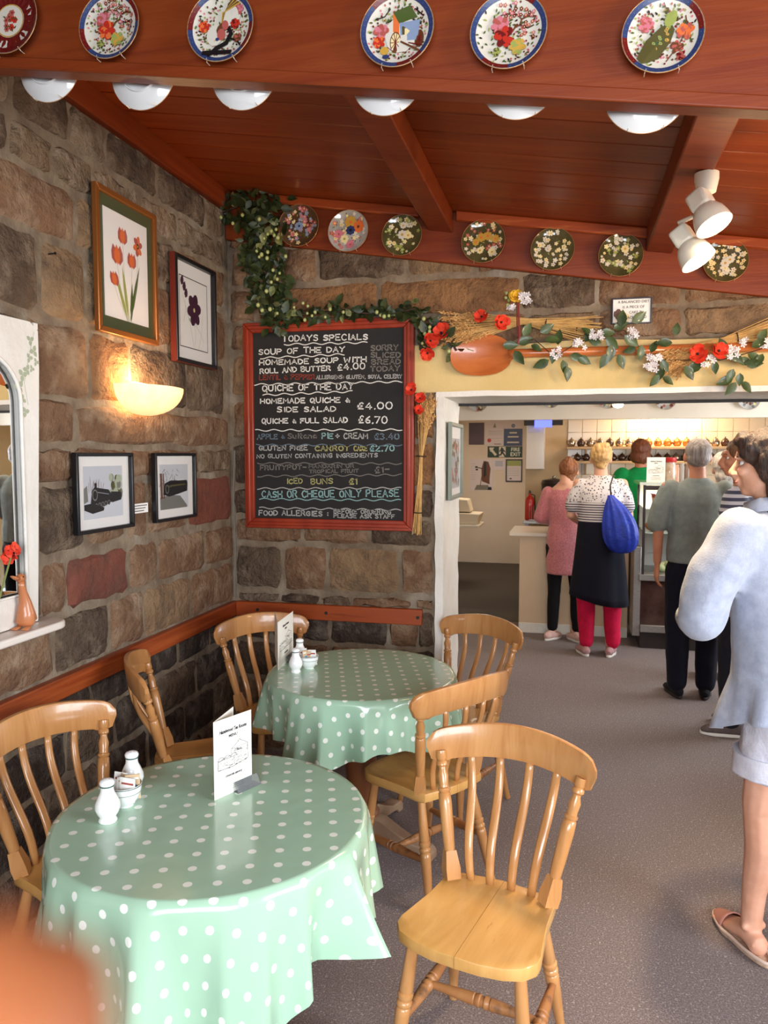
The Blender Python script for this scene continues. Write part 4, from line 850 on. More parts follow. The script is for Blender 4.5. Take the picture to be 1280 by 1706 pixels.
def leaf_mesh(l, w_, fold=.15):
    m = MB(); n = 5; vs = [(0, 0, 0)]
    for i in range(1, n): u = i/n; ww = w_*math.sin(PI*u**.8); z = -.12*l*u*u; vs += [(u*l, -ww/2, z+fold*ww), (u*l, 0, z), (u*l, ww/2, z+fold*ww)]
    vs.append((l, 0, -.12*l)); fs = [(0, 1, 2), (0, 2, 3)]
    for i in range(n-2): b = 1+3*i; fs += [(b, b+3, b+4, b+1), (b+1, b+4, b+5, b+2)]
    b = 1+3*(n-2); fs += [(b, len(vs)-1, b+1), (b+1, len(vs)-1, b+2)]; return m.add(vs, fs)
def scatter_leaves(parent, spots, l, w_, m, name='leaf', seed=0, face=(0, -1, 0), spread=.9):
    rn = random.Random(seed); base = None
    for (x, y, z) in spots:
        if base is None: o = base = leaf_mesh(l, w_).build(name, m, parent, smooth=True)
        else: o = base.copy(); COL.objects.link(o)
        o.location = (x, y, z); s = rn.uniform(.75, 1.25); o.scale = (s, s, s)
        f = (Vector(face)+Vector((rn.uniform(-1, 1), rn.uniform(-1, 1), rn.uniform(-1, 1)))*spread*.6).normalized()
        o.rotation_euler = (f.to_track_quat('Z', 'Y').to_matrix().to_4x4() @ RZ(rn.uniform(0, 2*PI))).to_euler()
    return base
scatter_leaves(t, [(0, .0+.03*math.sin(k), .07+.012*k) for k in range(8)], .035, .03, M_leafg, seed=4, face=(1, 0, .4))
# ================================================================ WALL SCONCE
M_alab = mat('lit_alabaster', (250, 226, 190), (240, 196, 150), .4, 12, emit=(255, 196, 130), estr=1.0, c3=(255, 240, 220), s3=6)
y_s = (2.667+3.10)/2; z_s = 1.875
t = thing('wall_sconce', 'lit half bowl alabaster wall light under the tulip picture', 'wall light', (LX, y_s, z_s))
mb = MB(); n, k_ = 24, 10; vs = []
for j in range(k_+1):
    ph = PI/2*j/k_
    for i in range(n+1):
        th = -PI/2+PI*i/n; vs.append((.035+.155*math.cos(th)*math.cos(ph)*.95, .212*math.sin(th)*math.cos(ph)**.8, -.115*math.sin(ph)))
vs2 = [(x*.96, y*.97, z*.95) for x, y, z in vs]; N_ = n+1
mb.add(vs, [(j*N_+i, (j+1)*N_+i, (j+1)*N_+i+1, j*N_+i+1) for j in range(k_) for i in range(n)])
mb.add(vs2, [(j*N_+i, j*N_+i+1, (j+1)*N_+i+1, (j+1)*N_+i) for j in range(k_) for i in range(n)])
mb.build('bowl_shade', M_alab, t, smooth=True)
MB().box((0, -.05, -.06), (.03, .05, .02)).build('back_plate', M_white, t, bevel=.004)
MB().ball((.07, -.05, -.02), (.018, .018, .03), 12, 8).build('bulb', mat('hot_bulb', (255, 230, 190), emit=(255, 206, 140), estr=60), t, smooth=True)
lamp('sconce_light', 'POINT', (LX+.07, y_s-.05, z_s+.035), 5.0, (1, .66, .34), shadow_soft_size=.02)
# ================================================================ SPOTLIGHTS ON THE RAFTER
M_spotw = mat('spot_white_plastic', (232, 224, 206), rough=.35, coat=.3)
M_lens = mat('lit_spot_lens', (255, 240, 214), emit=(255, 226, 176), estr=30)
mount = Vector((.415, 2.745, cz(.415)-.10))
t = thing('twin_spotlight', 'white twin spotlight hanging lit from the rafter over the doorway', 'spotlight', mount)
def spot(t, p0, d, L=.10, name='spot_head'):
    p0 = Vector(p0); d = Vector(d).normalized(); A = align(p0, p0+d)
    MB().prism([(-.032, -.032), (.032, -.032), (.032, .032), (-.032, .032)], 0, .068, 0, A).build('lamp_housing', M_spotw, t, bevel=.012, seg=3)
    q = MB()
    for i in range(8):
        for j in range(8): q.box((-.0195+.005*i, -.0335, .02+.0052*j), (-.0165+.005*i, -.0318, .0232+.0052*j), 0, A)
    q.build('vent_holes', mat('vent_shadow', (96, 74, 50), rough=.8), t)
    MB().lathe([(.028, .06), (.04, .07), (.05, .09), (.055, .11), (.058, .135), (.055, .135), (.052, .112), (.044, .095), (.0, .09)], 28, 0, A, False).build('reflector_shade', M_spotw, t, smooth=50)
    MB().lathe([(0, .120), (.052, .120), (.052, .124), (0, .127)], 28, 0, A, False).build('lamp_lens', M_lens, t, smooth=True)
    return A
MB().lathe([(.038, .0), (.038, -.02), (.03, -.06), (.02, -.065), (0, -.065)], 24).build('ceiling_mount', M_spotw, t, smooth=45)
h1 = atY(1160, 322, 2.72)-mount; h2 = atY(1130, 382, 2.80)-mount
MB().tube([(0, 0, -.055), (.0, -.01, -.085), (h1.x*.6, h1.y, h1.z*.8)], .009, 10).build('swivel_arm', M_spotw, t, smooth=True)
MB().tube([(0, 0, -.055), (-.02, .03, -.12), (h2.x, h2.y, h2.z+.02)], .008, 10).build('swivel_arm', M_spotw, t, smooth=True)
d1 = Vector((.42, -.35, -.95)); d2 = Vector((.50, -.25, -.9))
spot(t, h1, d1); spot(t, h2, d2)
for h, d in ((h1, d1), (h2, d2)):
    c_ = mount+h+d.normalized()*.17
    lamp('spotlight_beam', 'SPOT', c_, 60, (1, .78, .5), spot_size=R(120), spot_blend=.8, shadow_soft_size=.05, target=c_+d)
lamp('spotlight_spill', 'POINT', mount+h2+d2.normalized()*.26, 5, (1, .68, .36), shadow_soft_size=.05)
# ================================================================ PLATES
M_pwhite = mat('plate_back_porcelain', (214, 214, 214), rough=.12, coat=.6)
M_wire = mat('hanger_wire', (220, 210, 190), rough=.35, metal=.4)
def plate_depth(R_):
    def d(x, z):
        r = min(1, math.hypot(x, z)/R_); return -(.006+.012*max(0, (r-.55)/.45)**1.5)*R_/.08
    return d
def plate(name, label, c, R_, ground, group, yaw=0, back=False, tilt=0, mb_only=False):
    t = thing(name, label, 'plate', c, group=group, rot=(tilt, 0, yaw))
    k = R_/.08; pr = []
    dd = plate_depth(R_)
    for i in range(13): r = R_*(i/12); pr.append((r if i else 0.0, -dd(r, 0)))
    pb = [(R_, -dd(R_, 0)-.002*k), (R_*.8, .005*k), (R_*.6, .001*k), (R_*.58, -.004*k), (R_*.55, -.004*k), (R_*.53, .0015*k), (0, .002*k)]
    front = MB().lathe(pr[::-1], 44, 0, RX(PI/2), False); back_ = MB().lathe((pr[-1:]+pb)[::1], 44, 0, RX(PI/2), False)
    front.f = front.f; front.build('face', ground, t, smooth=True); back_.build('underside', M_pwhite, t, smooth=50)
    rim = MB(); n = 60
    rim.tube([(R_*math.cos(2*PI*i/n), dd(R_, 0)+.0005, R_*math.sin(2*PI*i/n)) for i in range(n+1)], .0009*k, 6, cap=False); rim.build('gilt_rim', mat('gilt', (190, 140, 90), rough=.3, metal=.5), t, smooth=True)
    for s_ in (-1, 1):
        a_ = -PI/2+s_*.42; x, z = R_*math.cos(a_), R_*math.sin(a_)
        MB().tube([(x*1.02, .002, z*1.02), (x*1.03, -.012*k, z*1.03), (x*.95, -.019*k, z*.95)], .0009, 5).build('hanger_hook', M_wire, t)
    return t, dd
def imari(t, dd, R_, seed, style):
    rn = random.Random(seed); a = Art(dd)
    n = 40
    for i in range(n):
        th0, th1 = 2*PI*i/n, 2*PI*(i+1)/n
        blue = (i//5+seed) % 4 != 0 if style != 'panels' else False
        c = 'blue' if blue else 'dkred'; r0, r1 = R_*.86, R_*.985
        a.poly([(r0*math.cos(th0), r0*math.sin(th0)), (r1*math.cos(th0), r1*math.sin(th0)), (r1*math.cos(th1), r1*math.sin(th1)), (r0*math.cos(th1), r0*math.sin(th1))], c)
        th = (th0+th1)/2; a.ell(R_*.92*math.cos(th), R_*.92*math.sin(th), R_*.028, R_*.028, 'ltblue' if blue else ('red' if i % 2 else 'gold'), 0, 6)
    if style == 'panels':
        for i in range(24): th0, th1 = 2*PI*i/24, 2*PI*(i+1)/24; a.poly([(R_*q*math.cos(w_), R_*q*math.sin(w_)) for q, w_ in ((.48, th0), (.88, th0), (.88, th1), (.48, th1))], 'dkred')
        for k in range(6):
            th = k*PI/3+.3; x, z = R_*.68*math.cos(th), R_*.68*math.sin(th); a.ell(x, z, R_*.14, R_*.2, 'white', th); a.flower(x, z, R_*.09, 'red', 'blue')
            th += PI/6; x, z = R_*.68*math.cos(th), R_*.68*math.sin(th); a.ell(x, z, R_*.05, R_*.05, 'gold', th)
        a.ell(0, 0, R_*.47, R_*.47, 'gold', 0, 24); a.ell(0, 0, R_*.44, R_*.44, 'white', 0, 24)
        for k in range(12): a.flower(rn.uniform(-.22, .22)*R_, rn.uniform(-.25, .25)*R_, R_*.085, rn.choice(['red', 'rose']), 'dkred')
        for k in range(8): a.leaf(rn.uniform(-.2, .2)*R_, rn.uniform(-.3, .1)*R_, R_*.12, R_*.05, 'olive', rn.uniform(0, 6))
        a.build('painted_pattern', t); return
    def inside(r): 
        while True:
            x, z = rn.uniform(-.8, .8), rn.uniform(-.8, .8)
            if math.hypot(x, z) < r: return x, z
    S = R_
    for k in range(130):
        x, z = inside(.82); 
        if style == 'tree' and x < 0: continue
        a.ell(x*S, z*S, S*.03, S*.03, rn.choice(['rose', 'dkred', 'ltgreen', 'brown', 'pink']), 0, 6)
    for k in range(84): x, z = inside(.8); a.leaf(x*S, z*S, S*.1, S*.05, rn.choice(['green', 'olive', 'ltgreen', 'green', 'black']), rn.uniform(0, 6.28))
    L = lambda P, w_, c: a.line([(x*S, z*S) for x, z in P], w_*S, c)
    if style == 'peony' or style == 'tree':
        L([(.05, -.05), (.18, .12), (.3, .16), (.34, .3), (.5, .36), (.7, .3)], .05, 'brown'); L([(.34, .3), (.2, .45), (-.1, .5), (-.3, .42)], .03, 'brown'); L([(.3, .16), (.5, .05), (.65, .1)], .03, 'black')
        for k in range(34):
            th = rn.uniform(-.4, 1.9); rr = rn.uniform(.35, .78); a.flower(rr*math.cos(th)*S, rr*math.sin(th)*S, S*.05, rn.choice(['rose', 'pink', 'dkred']), 'cream', 5)
        a.peony(-.22*S, .2*S, S*.24, 'pink', 'rose', rn); a.peony(-.1*S, -.12*S, S*.28, 'red', 'dkred' if seed % 2 else 'orange', rn)
        a.peony(.25*S, -.42*S, S*.22, 'gold', 'ltgreen', rn); a.peony(-.3*S, -.5*S, S*.12, 'ltgreen', 'olive', rn)
    elif style == 'pheasant':
        a.ell(.3*S, .3*S, .3*S, .3*S, 'white'); a.ell(-.2*S, -.2*S, .25*S, .3*S, 'white')
        L([(-.35, -.78), (-.1, -.55), (.15, -.45), (.3, -.2), (.22, -.05)], .13, 'black'); L([(-.5, -.7), (-.1, -.7), (.3, -.75)], .14, 'black'); L([(.2, -.3), (.5, -.45), (.6, -.6)], .05, 'black')
        for k in range(9): u = k/8; L([(.0, .05), (.1-.06*u, .4), (.35+.25*u, .72-.15*u)], .035, ['brown', 'olive', 'gold'][k % 3])
        a.ell(.02*S, -.02*S, .2*S, .13*S, 'brown', .7); a.ell(.0*S, -.2*S, .13*S, .17*S, 'rose', 0); a.ell(.12*S, .05*S, .1*S, .14*S, 'rose', .2)
        a.ell(-.12*S, -.32*S, .06*S, .05*S, 'blue'); a.leaf(-.16*S, -.34*S, .07*S, .03*S, 'gold', 3.4)
        a.peony(-.52*S, .08*S, S*.17, 'red', 'orange', rn); a.peony(.42*S, .05*S, S*.15, 'red', 'dkred', rn); a.peony(.55*S, .42*S, S*.15, 'pink', 'rose', rn); a.peony(.5*S, -.35*S, S*.14, 'brown', 'rose', rn)
    elif style == 'carriage':
        a.ell(.1*S, -.1*S, .45*S, .5*S, 'white')
        a.poly([(-.12*S, .5*S), (.35*S, .62*S), (.55*S, .3*S), (.05*S, .18*S)], 'green'); a.poly([(-.12*S, .5*S), (.05*S, .18*S), (.05*S, -.2*S), (-.12*S, .0)], 'orange')
        a.poly([(.05*S, .2*S), (.62*S, .22*S), (.55*S, -.3*S), (.1*S, -.28*S)], 'ltblue'); a.poly([(.12*S, .1*S), (.45*S, .1*S), (.42*S, -.3*S), (.14*S, -.3*S)], 'olive'); a.poly([(.2*S, .04*S), (.38*S, .04*S), (.36*S, -.22*S), (.2*S, -.22*S)], 'cream')
        for wx, wz, rr in ((-.05, -.3, .28), (.6, -.28, .24)):
            a.ell(wx*S, wz*S, rr*.55*S, rr*S, 'brown', 0, 20); a.ell(wx*S, wz*S, rr*.47*S, rr*.88*S, 'cream', 0, 20)
            for k in range(10): th = k*PI/5; L([(wx, wz), (wx+rr*.48*math.cos(th), wz+rr*.9*math.sin(th))], .02, 'dkred')
        L([(.1, -.3), (.6, -.62)], .05, 'brown'); L([(.3, -.35), (.7, -.5)], .03, 'dkred'); L([(-.6, .35), (-.35, .42), (-.2, .6)], .03, 'black'); L([(.5, .5), (.7, .3)], .03, 'black')
        a.peony(-.45*S, .02*S, S*.22, 'rose', 'pink', rn); a.peony(-.5*S, -.25*S, S*.17, 'red', 'orange', rn); a.ell(-.35*S, -.5*S, .12*S, .12*S, 'gold'); a.ell(-.3*S, -.68*S, .1*S, .07*S, 'blue')
    elif style == 'peacock':
        a.poly([(x*S, z*S) for x, z in ((.2, .3), (.3, .1), (.2, -.2), (-.1, -.6), (-.5, -.72), (-.62, -.55), (-.4, -.1), (-.05, .2))], 'olive')
        for k in range(30): u, v = rn.random(), rn.random(); x = -.5+.65*u+.1*v; z = -.62+.7*u-.25*(v-.5); a.ell(x*S, z*S, .035*S, .05*S, rn.choice(['ltgreen', 'gold', 'green']), .8, 8); a.ell(x*S, z*S, .012*S, .02*S, 'blue', .8, 6)
        a.ell(.2*S, .38*S, .14*S, .22*S, 'ltgreen', -.5); a.ell(.1*S, .6*S, .06*S, .07*S, 'olive'); L([(.08, .64), (.02, .78)], .02, 'brown'); a.leaf(.1*S, .62*S, -.09*S, .03*S, 'gold', .2)
        L([(.1, -.7), (.4, -.3), (.6, .1), (.55, .4)], .03, 'brown')
        a.peony(-.4*S, .3*S, S*.2, 'pink', 'rose', rn); a.peony(.55*S, .02*S, S*.22, 'orange', 'rose', rn); a.peony(.35*S, -.35*S, S*.17, 'brown', 'rose', rn); a.peony(.45*S, -.6*S, S*.13, 'rose', 'dkred', rn)
    a.build('painted_pattern', t)
FP = [(20, 38, 99, 'panels', 'decorative plate with dark red panels at the stone wall end of the beam row'), (188, 48, 98, 'peony', 'decorative plate painted with red and pink peonies, second on the beam from the stone wall'),
      (372, 50, 108, 'pheasant', 'decorative plate painted with a long tailed pheasant'), (664, 56, 120, 'carriage', 'decorative plate painted with a wheeled flower carriage'),
      (848, 58, 126, 'tree', 'decorative plate painted with a blossom tree, pink and orange peonies'), (1103, 63, 136, 'peacock', 'decorative plate painted with a green peacock')]
for i, (x, y, dpx, st, lb) in enumerate(FP):
    p = atY(x, y, YB-.014); wpx = dpx; e = (atY(x+wpx/2, y, YB-.014)-atY(x-wpx/2, y, YB-.014)).length/2
    R_ = min(e, .0835); t, dd = plate('decorative_plate', lb, p, R_, PAL['white'], 'painted plates on the ceiling beam', 0, tilt=-.06); imari(t, dd, R_, i+3, st)
BP = [(75, 165, 99), (232, 178, 106), (402, 178, 109), (642, 187, 118), (865, 193, 131), (1078, 216, 146)]
BL = ['closest to the stone wall', 'second from the stone wall', 'below the pheasant plate', 'below the carriage plate', 'below the blossom tree plate', 'below the peacock plate']
for i, (x, yb, dpx) in enumerate(BP):
    Y_ = YB+.072; p = atY(x, yb-dpx/2, Y_); e = (atY(x+dpx/2, yb-dpx/2, Y_)-atY(x-dpx/2, yb-dpx/2, Y_)).length/2
    bot = atY(x, yb, Y_); R_ = min(e, .087); c = Vector((p.x, Y_, bot.z+R_*1.0))
    plate('reversed_plate', 'plate showing its white underside beneath the beam, '+BL[i], c, R_, PAL['white'], 'plates hung on the far side of the beam', PI, tilt=0)
def meadow(t, dd, R_, seed, cols, ns, nb, big):
    rn = random.Random(seed); a = Art(dd)
    for k in range(nb):
        r = R_*.93*math.sqrt(rn.random()); th = rn.uniform(0, 6.28); a.leaf(r*math.cos(th), r*math.sin(th), R_*.14, R_*.05, rn.choice(['olive', 'green', 'brown', 'ltgreen']), rn.uniform(0, 6.28)) if r < R_*.8 else None
    for k in range(ns):
        r = R_*.85*math.sqrt(rn.random()); th = rn.uniform(0, 6.28); a.flower(r*math.cos(th), r*math.sin(th), R_*rn.uniform(.06, .12), rn.choice(cols), rn.choice(['gold', 'cream']), 5)
    for (u, v, r, c, c2) in big: a.flower(u*R_, v*R_, r*R_, c, c2, 8, 0)
    a.build('painted_pattern', t)
M_pl = [mat('plate_brown_glaze', (70, 50, 34), (96, 72, 48), .08, 9, coat=.8), mat('plate_pale_glaze', (150, 146, 140), (190, 186, 180), .08, 9, coat=.8), mat('plate_olive_glaze', (66, 62, 36), (92, 86, 54), .08, 9, coat=.8)]
WP = [(500, 378, 66, 0, 'brown plate of small mixed blossoms, next to the hanging greenery', ['rose', 'cream', 'pink', 'ltblue'], 34, [(0, 0, .2, 'ltblue', 'blue')]),
      (582, 387, 66, 1, 'pale plate of yellow, pink and orange flowers', ['pink', 'cream', 'rose', 'white', 'orange'], 30, [(.1, .45, .28, 'gold', 'orange'), (.5, .2, .28, 'orange', 'brown'), (.1, .05, .22, 'blue', 'black'), (-.5, -.1, .2, 'pink', 'rose'), (-.2, -.35, .2, 'cream', 'ltgreen'), (.1, -.65, .2, 'pink', 'rose')]),
      (671, 394, 66, 2, 'olive plate with one white daisy at its middle', ['cream', 'white', 'ltgreen'], 18, [(0, .05, .22, 'white', 'gold'), (.3, .0, .18, 'cream', 'gold'), (.05, .5, .16, 'white', 'gold'), (-.6, -.3, .1, 'cream', 'orange'), (-.4, -.35, .1, 'cream', 'orange')]),
      (806, 404, 72, 2, 'olive plate with a band of golden flowers', ['cream', 'white', 'rose'], 22, [(-.1, .2, .2, 'gold', 'orange'), (.2, .25, .2, 'gold', 'orange'), (-.35, .0, .16, 'gold', 'orange'), (.55, .1, .18, 'gold', 'orange'), (.4, -.5, .18, 'cream', 'gold'), (-.15, -.4, .15, 'cream', 'gold')]),
      (921, 417, 72, 2, 'olive plate with scattered white blossoms, left of a plate with star flowers', ['white', 'cream'], 30, []), (1034, 427, 74, 2, 'olive plate of pale star flowers next to the spotlight', ['cream', 'white', 'ltgreen'], 26, [(.2, .3, .18, 'cream', 'gold')]),
      (1208, 436, 76, 2, 'brown green plate partly behind the lit spotlight', ['white', 'cream'], 30, [(0, -.1, .2, 'white', 'gold'), (.2, .05, .18, 'white', 'gold')])]
WP[4] = WP[4][:4]+('olive plate with scattered tiny white blossoms, fifth from the corner',)+WP[4][5:]
for i, (x, y, dpx, g, lb, cols, ns, big) in enumerate(WP):
    Y_ = DY-.05; p = atY(x, y, Y_); e = (atY(x+dpx/2, y, Y_)-atY(x-dpx/2, y, Y_)).length/2
    t, dd = plate('flower_plate', lb, p, e, M_pl[g], 'flower plates over the chalkboard and doorway', tilt=-.08); meadow(t, dd, e, i+21, cols, ns+26, 46, big)
# ================================================================ GREENERY
M_gl = [mat('hop_leaf', (26, 36, 16), (58, 70, 34), .45, 18, rnd=True), mat('variegated_leaf', (70, 84, 44), (150, 150, 96), .5, 30, rnd=True)]
M_berry = mat('pale_green_berry', (120, 134, 72), (172, 178, 116), .35, 30, coat=.3); M_vine = mat('vine_stem', (62, 46, 30), rough=.8)
def along(P, rad, n, Y_, seed, dep=.05):
    rn = random.Random(seed); W_ = [atY(x, y, Y_) for x, y in P]; seg = [(W_[i+1]-W_[i]).length for i in range(len(W_)-1)]; tot = sum(seg); out = []
    for k in range(n):
        s = rn.uniform(0, tot); i = 0
        while s > seg[i] and i < len(seg)-1: s -= seg[i]; i += 1
        c = W_[i].lerp(W_[i+1], min(1, s/seg[i])); r = rad[i]+(rad[i+1]-rad[i])*min(1, s/seg[i]); an = rn.uniform(0, 6.28); q = math.sqrt(rn.random())*r
        out.append((c.x+q*math.cos(an), c.y-rn.uniform(0, dep)*(1.4-q/r), c.z+q*math.sin(an)))
    return out, W_
t = thing('berry_garland', 'dark green artificial garland with pale berries hanging in the corner and over the chalkboard', 'garland')
P1 = [(362, 362), (400, 345), (432, 338), (470, 345)]; P2 = [(432, 338), (440, 400), (448, 460), (458, 515), (470, 535)]; P3 = [(470, 530), (520, 524), (570, 520), (625, 524), (665, 522), (695, 515), (712, 545), (714, 590)]; P4 = [(714, 560), (745, 560), (762, 585)]
sp = []
for P_, rad, n, sd in ((P1, [.05, .09, .13, .07], 70, 1), (P2, [.12, .13, .12, .11, .07], 420, 2), (P3, [.05, .035, .04, .035, .04, .05, .05, .04], 150, 3), (P4, [.04, .045, .02], 24, 5)):
    s_, W_ = along(P_, rad, n, DY-.045, sd, .11 if n > 200 else .06); sp += s_; MB().tube([w_-Vector((0, .02, 0)) for w_ in W_], .005, 6).build('vine', M_vine, t, smooth=True)
rn = random.Random(9); rn.shuffle(sp)
l1 = sp[:250]; l2 = sp[250:292]
b_ = scatter_leaves(t, l1, .06, .036, M_gl[0], seed=11); b_ = scatter_leaves(t, l2, .055, .036, M_gl[1], 'variegated_leaf', seed=12)
q = MB(); lm = leaf_mesh(.045, .024); rr = random.Random(3)
for s_ in sp[292:]: q.add(lm.v, lm.f, 0, T(*s_) @ RZ(rr.uniform(0, 6)) @ RX(rr.uniform(0, 6)) @ RY(rr.uniform(0, 6)))
q.build('small_leaves', M_gl[0], t, smooth=True, kind='stuff')
ber = None
for i, (x, y) in enumerate([(432, 365), (452, 385), (460, 382), (446, 390), (457, 392), (440, 397), (463, 396), (428, 418), (436, 424), (432, 428), (446, 420), (445, 430), (476, 427), (455, 450), (466, 455), (462, 465), (452, 470), (444, 485), (430, 508), (437, 517), (450, 515), (462, 522), (490, 512), (513, 510), (512, 522), (520, 526), (508, 533), (542, 528), (525, 520), (572, 520), (634, 525), (640, 527), (648, 526), (706, 531), (716, 545), (708, 556), (713, 562), (716, 552), (748, 585), (704, 572), (700, 545), (368, 362), (388, 372), (404, 358), (436, 355), (505, 505), (550, 515), (628, 520)]):
    for j in range(1):
        if ber is None: o = ber = MB().ball((0, 0, 0), (.011, .011, .012), 8, 6).build('berry', M_berry, t, smooth=True)
        else: o = ber.copy(); COL.objects.link(o)
        o.location = atY(x+(7 if j else 0)*(-1)**i, y+(5 if j else 0), DY-.05-(.11 if i < 22 else .055)); s_ = rn.uniform(.65, 1.0); o.scale = (s_, s_, s_)
# wooden oar-like scoop over the doorway
M_scoop = mat('varnished_scoop_wood', (176, 92, 44), (196, 112, 58), .3, 3, .03, 30, stretch=(1, 3, 5), dist=1, coat=.4)
pa, pb = atY(802, 592, DY-.05), atY(1300, 577, DY-.05)
t = thing('wooden_scoop', 'long handled varnished wooden scoop fixed across the yellow lintel', 'scoop', (pa.x, DY-.05, pa.z))
mb = MB(); nu, nv = 28, 8; a_, b__ = .148, .098; vs = []
for side in (0, 1):
    for j in range(nv+1):
        r = j/nv
        for i in range(nu):
            th = 2*PI*i/nu; ex = 1.0; cx_, sx_ = math.cos(th), math.sin(th); x = a_*r*math.copysign(abs(cx_)**.85, cx_); z = b__*r*math.copysign(abs(sx_)**.85, sx_)
            y = (.022*(1-r**2.2)-.012 if side == 0 else .034*(1-r**2.5)-.004); vs.append((x, y, z))
fs = []
for side in (0, 1):
    o_ = side*(nv+1)*nu
    for j in range(nv):
        for i in range(nu): f = (o_+j*nu+i, o_+j*nu+(i+1) % nu, o_+(j+1)*nu+(i+1) % nu, o_+(j+1)*nu+i); fs.append(f[::-1] if side == 0 else f)
o1 = nv*nu; o2 = (2*nv+1)*nu; fs += [(o1+i, o1+(i+1) % nu, o2+(i+1) % nu, o2+i) for i in range(nu)]
mb.add(vs, fs).build('scoop_bowl', M_scoop, t, smooth=60)
MB().tube([(.13, .0, .0), (.16, 0, .003), (.2, 0, .004), (pb.x-pa.x, 0, pb.z-pa.z)], [(.03, .012), (.022, .018), (.021, .021), (.023, .023)], 14).build('handle', M_scoop, t, smooth=True)
# wheat sheaves
M_straw = mat('straw', (196, 152, 88), (224, 186, 122), .7, 30, rnd=True); M_ear = mat('wheat_ear', (190, 140, 82), (216, 172, 110), .75, 40); M_tie = mat('red_ribbon', (120, 30, 22), rough=.5)
M_pc = mat('poppy_centre', (40, 20, 24), rough=.7); M_green2 = mat('jasmine_leaf', (42, 58, 30), (74, 92, 50), .45, 16, rnd=True, coat=.15); M_jas = mat('jasmine_white', (226, 220, 222), rough=.55)
def wheat_ear(mb, p, d, L, rn):
    A = align(p, Vector(p)+Vector(d)); k = int(L/.0065)
    mb.tube([(0, 0, 0), (0, 0, L)], [.0022, .001], 4, 0, A)
    for i in range(k):
        z = L*i/k; r = .0085*math.sin(PI*(.12+.8*i/k)); th = i*2.4
        mb.tube([(.001*math.cos(th), .001*math.sin(th), z), (r*math.cos(th), r*math.sin(th), z+.006), (r*.7*math.cos(th), r*.7*math.sin(th), z+.014)], [.0014, .0038, .0005], 4, 0, A)
        if i % 2: mb.tube([(r*.7*math.cos(th), r*.7*math.sin(th), z+.012), (r*2.4*math.cos(th), r*2.4*math.sin(th), z+.05)], [.0005, .0002], 3, 0, A)
def sheaf(label, pts, n, sp0, sp1, seed, ear_at=0, ties=(.55,), yo=DY-.05):
    rn = random.Random(seed); W_ = [atY(x, y, yo) for x, y in pts]; t = thing('wheat_sheaf', label, 'wheat sheaf', W_[0], group=None); o0 = W_[0]
    bunches = 5
    for b in range(bunches):
        q = MB(); e = MB()
        for k in range(n//bunches):
            off0 = Vector((rn.uniform(-1, 1), rn.uniform(-1, .2)*.7, rn.uniform(-1, 1)))*sp0; off1 = Vector((rn.uniform(-1, 1), rn.uniform(-1, .2)*.7, rn.uniform(-1, 1)))*sp1; om = off0*.25
            a0 = W_[0]+off0+(W_[1]-W_[0])*rn.uniform(0, .35); P_ = [a0-o0, W_[1]+om-o0, W_[-1]+off1-o0]
            q.tube(P_, .0017, 4)
            d = (P_[0]-P_[1]).normalized(); wheat_ear(e, P_[0], (d+Vector((rn.uniform(-.2, .2), -.05, rn.uniform(-.35, .1)))).normalized(), rn.uniform(.07, .1), rn)
        q.build('straw_stems', M_straw, t, kind='stuff'); e.build('wheat_ears', M_ear, t, kind='stuff')
    for u in ties:
        c = W_[1].lerp(W_[-1], u)-o0; d = (W_[-1]-W_[1]).normalized(); A = align(c, c+d)
        MB().lathe([(.024, -.003), (.0255, 0), (.024, .003)], 12, 0, A, False).build('string_tie', M_vine, t)
    return t, o0
def poppy(x, y, r, Y_, seed, up=(0, -1, .2), label=None, par=None, o0=None):
    c = atY(x, y, Y_)
    if par is not None: petal_flower(par, c-o0, r, 5, M_poppy, 'poppy', up, 2, .5, M_pc, seed)
t, o0 = sheaf('dried wheat sheaf with two poppies lying above the wooden scoop', [(775, 545), (870, 535), (985, 550)], 70, .055, .06, 1, ties=(.35, .8))
poppy(803, 528, .034, DY-.12, 1, (-.3, -1, .3), par=t, o0=o0); poppy(835, 537, .036, DY-.12, 2, (.5, -1, -.1), par=t, o0=o0)
t, o0 = sheaf('dried wheat sheaf with two orange poppies over the right part of the doorway', [(1125, 598), (1190, 570), (1300, 548)], 60, .04, .05, 2, ties=(.35,)); t['label'] = 'dried wheat sheaf with two orange poppies overlapping the scoop handle'
poppy(1163, 590, .042, DY-.12, 3, (-.2, -1, .1), par=t, o0=o0); poppy(1197, 585, .04, DY-.12, 4, (.4, -1, .2), par=t, o0=o0)
t, o0 = sheaf('upright wheat sheaf with red poppies between the chalkboard and the doorway', [(708, 690), (702, 760), (695, 885)], 26, .03, .022, 3, ties=(.0, .75), yo=DY-.035)
for k, (x, y, r) in enumerate(((686, 650, .032), (700, 664, .026), (697, 684, .026))): poppy(x, y, r, DY-.09, 7+k, (-.2+.3*k, -1, .3), par=t, o0=o0)
t = thing('red_poppy_spray', 'red artificial poppies beside the upper corner of the chalkboard', 'flowers', atY(735, 555, DY-.08)); o0 = Vector(t.location)
poppy(736, 556, .046, DY-.1, 11, (-.2, -1, .5), par=t, o0=o0); poppy(717, 568, .036, DY-.1, 12, (.6, -1, 0), par=t, o0=o0); poppy(713, 588, .034, DY-.1, 13, (0, -1, -.5), par=t, o0=o0)
MB().tube([atY(736, 558, DY-.06)-o0, atY(760, 575, DY-.05)-o0, atY(790, 585, DY-.04)-o0], .003, 5).build('stem', M_stem, t)
t = thing('yellow_rose_spray', 'yellow artificial rose with white lilac standing above the wheat sheaf', 'flowers', atY(862, 560, DY-.08)); o0 = Vector(t.location)
c = atY(861, 494, DY-.09)-o0; mb = MB()
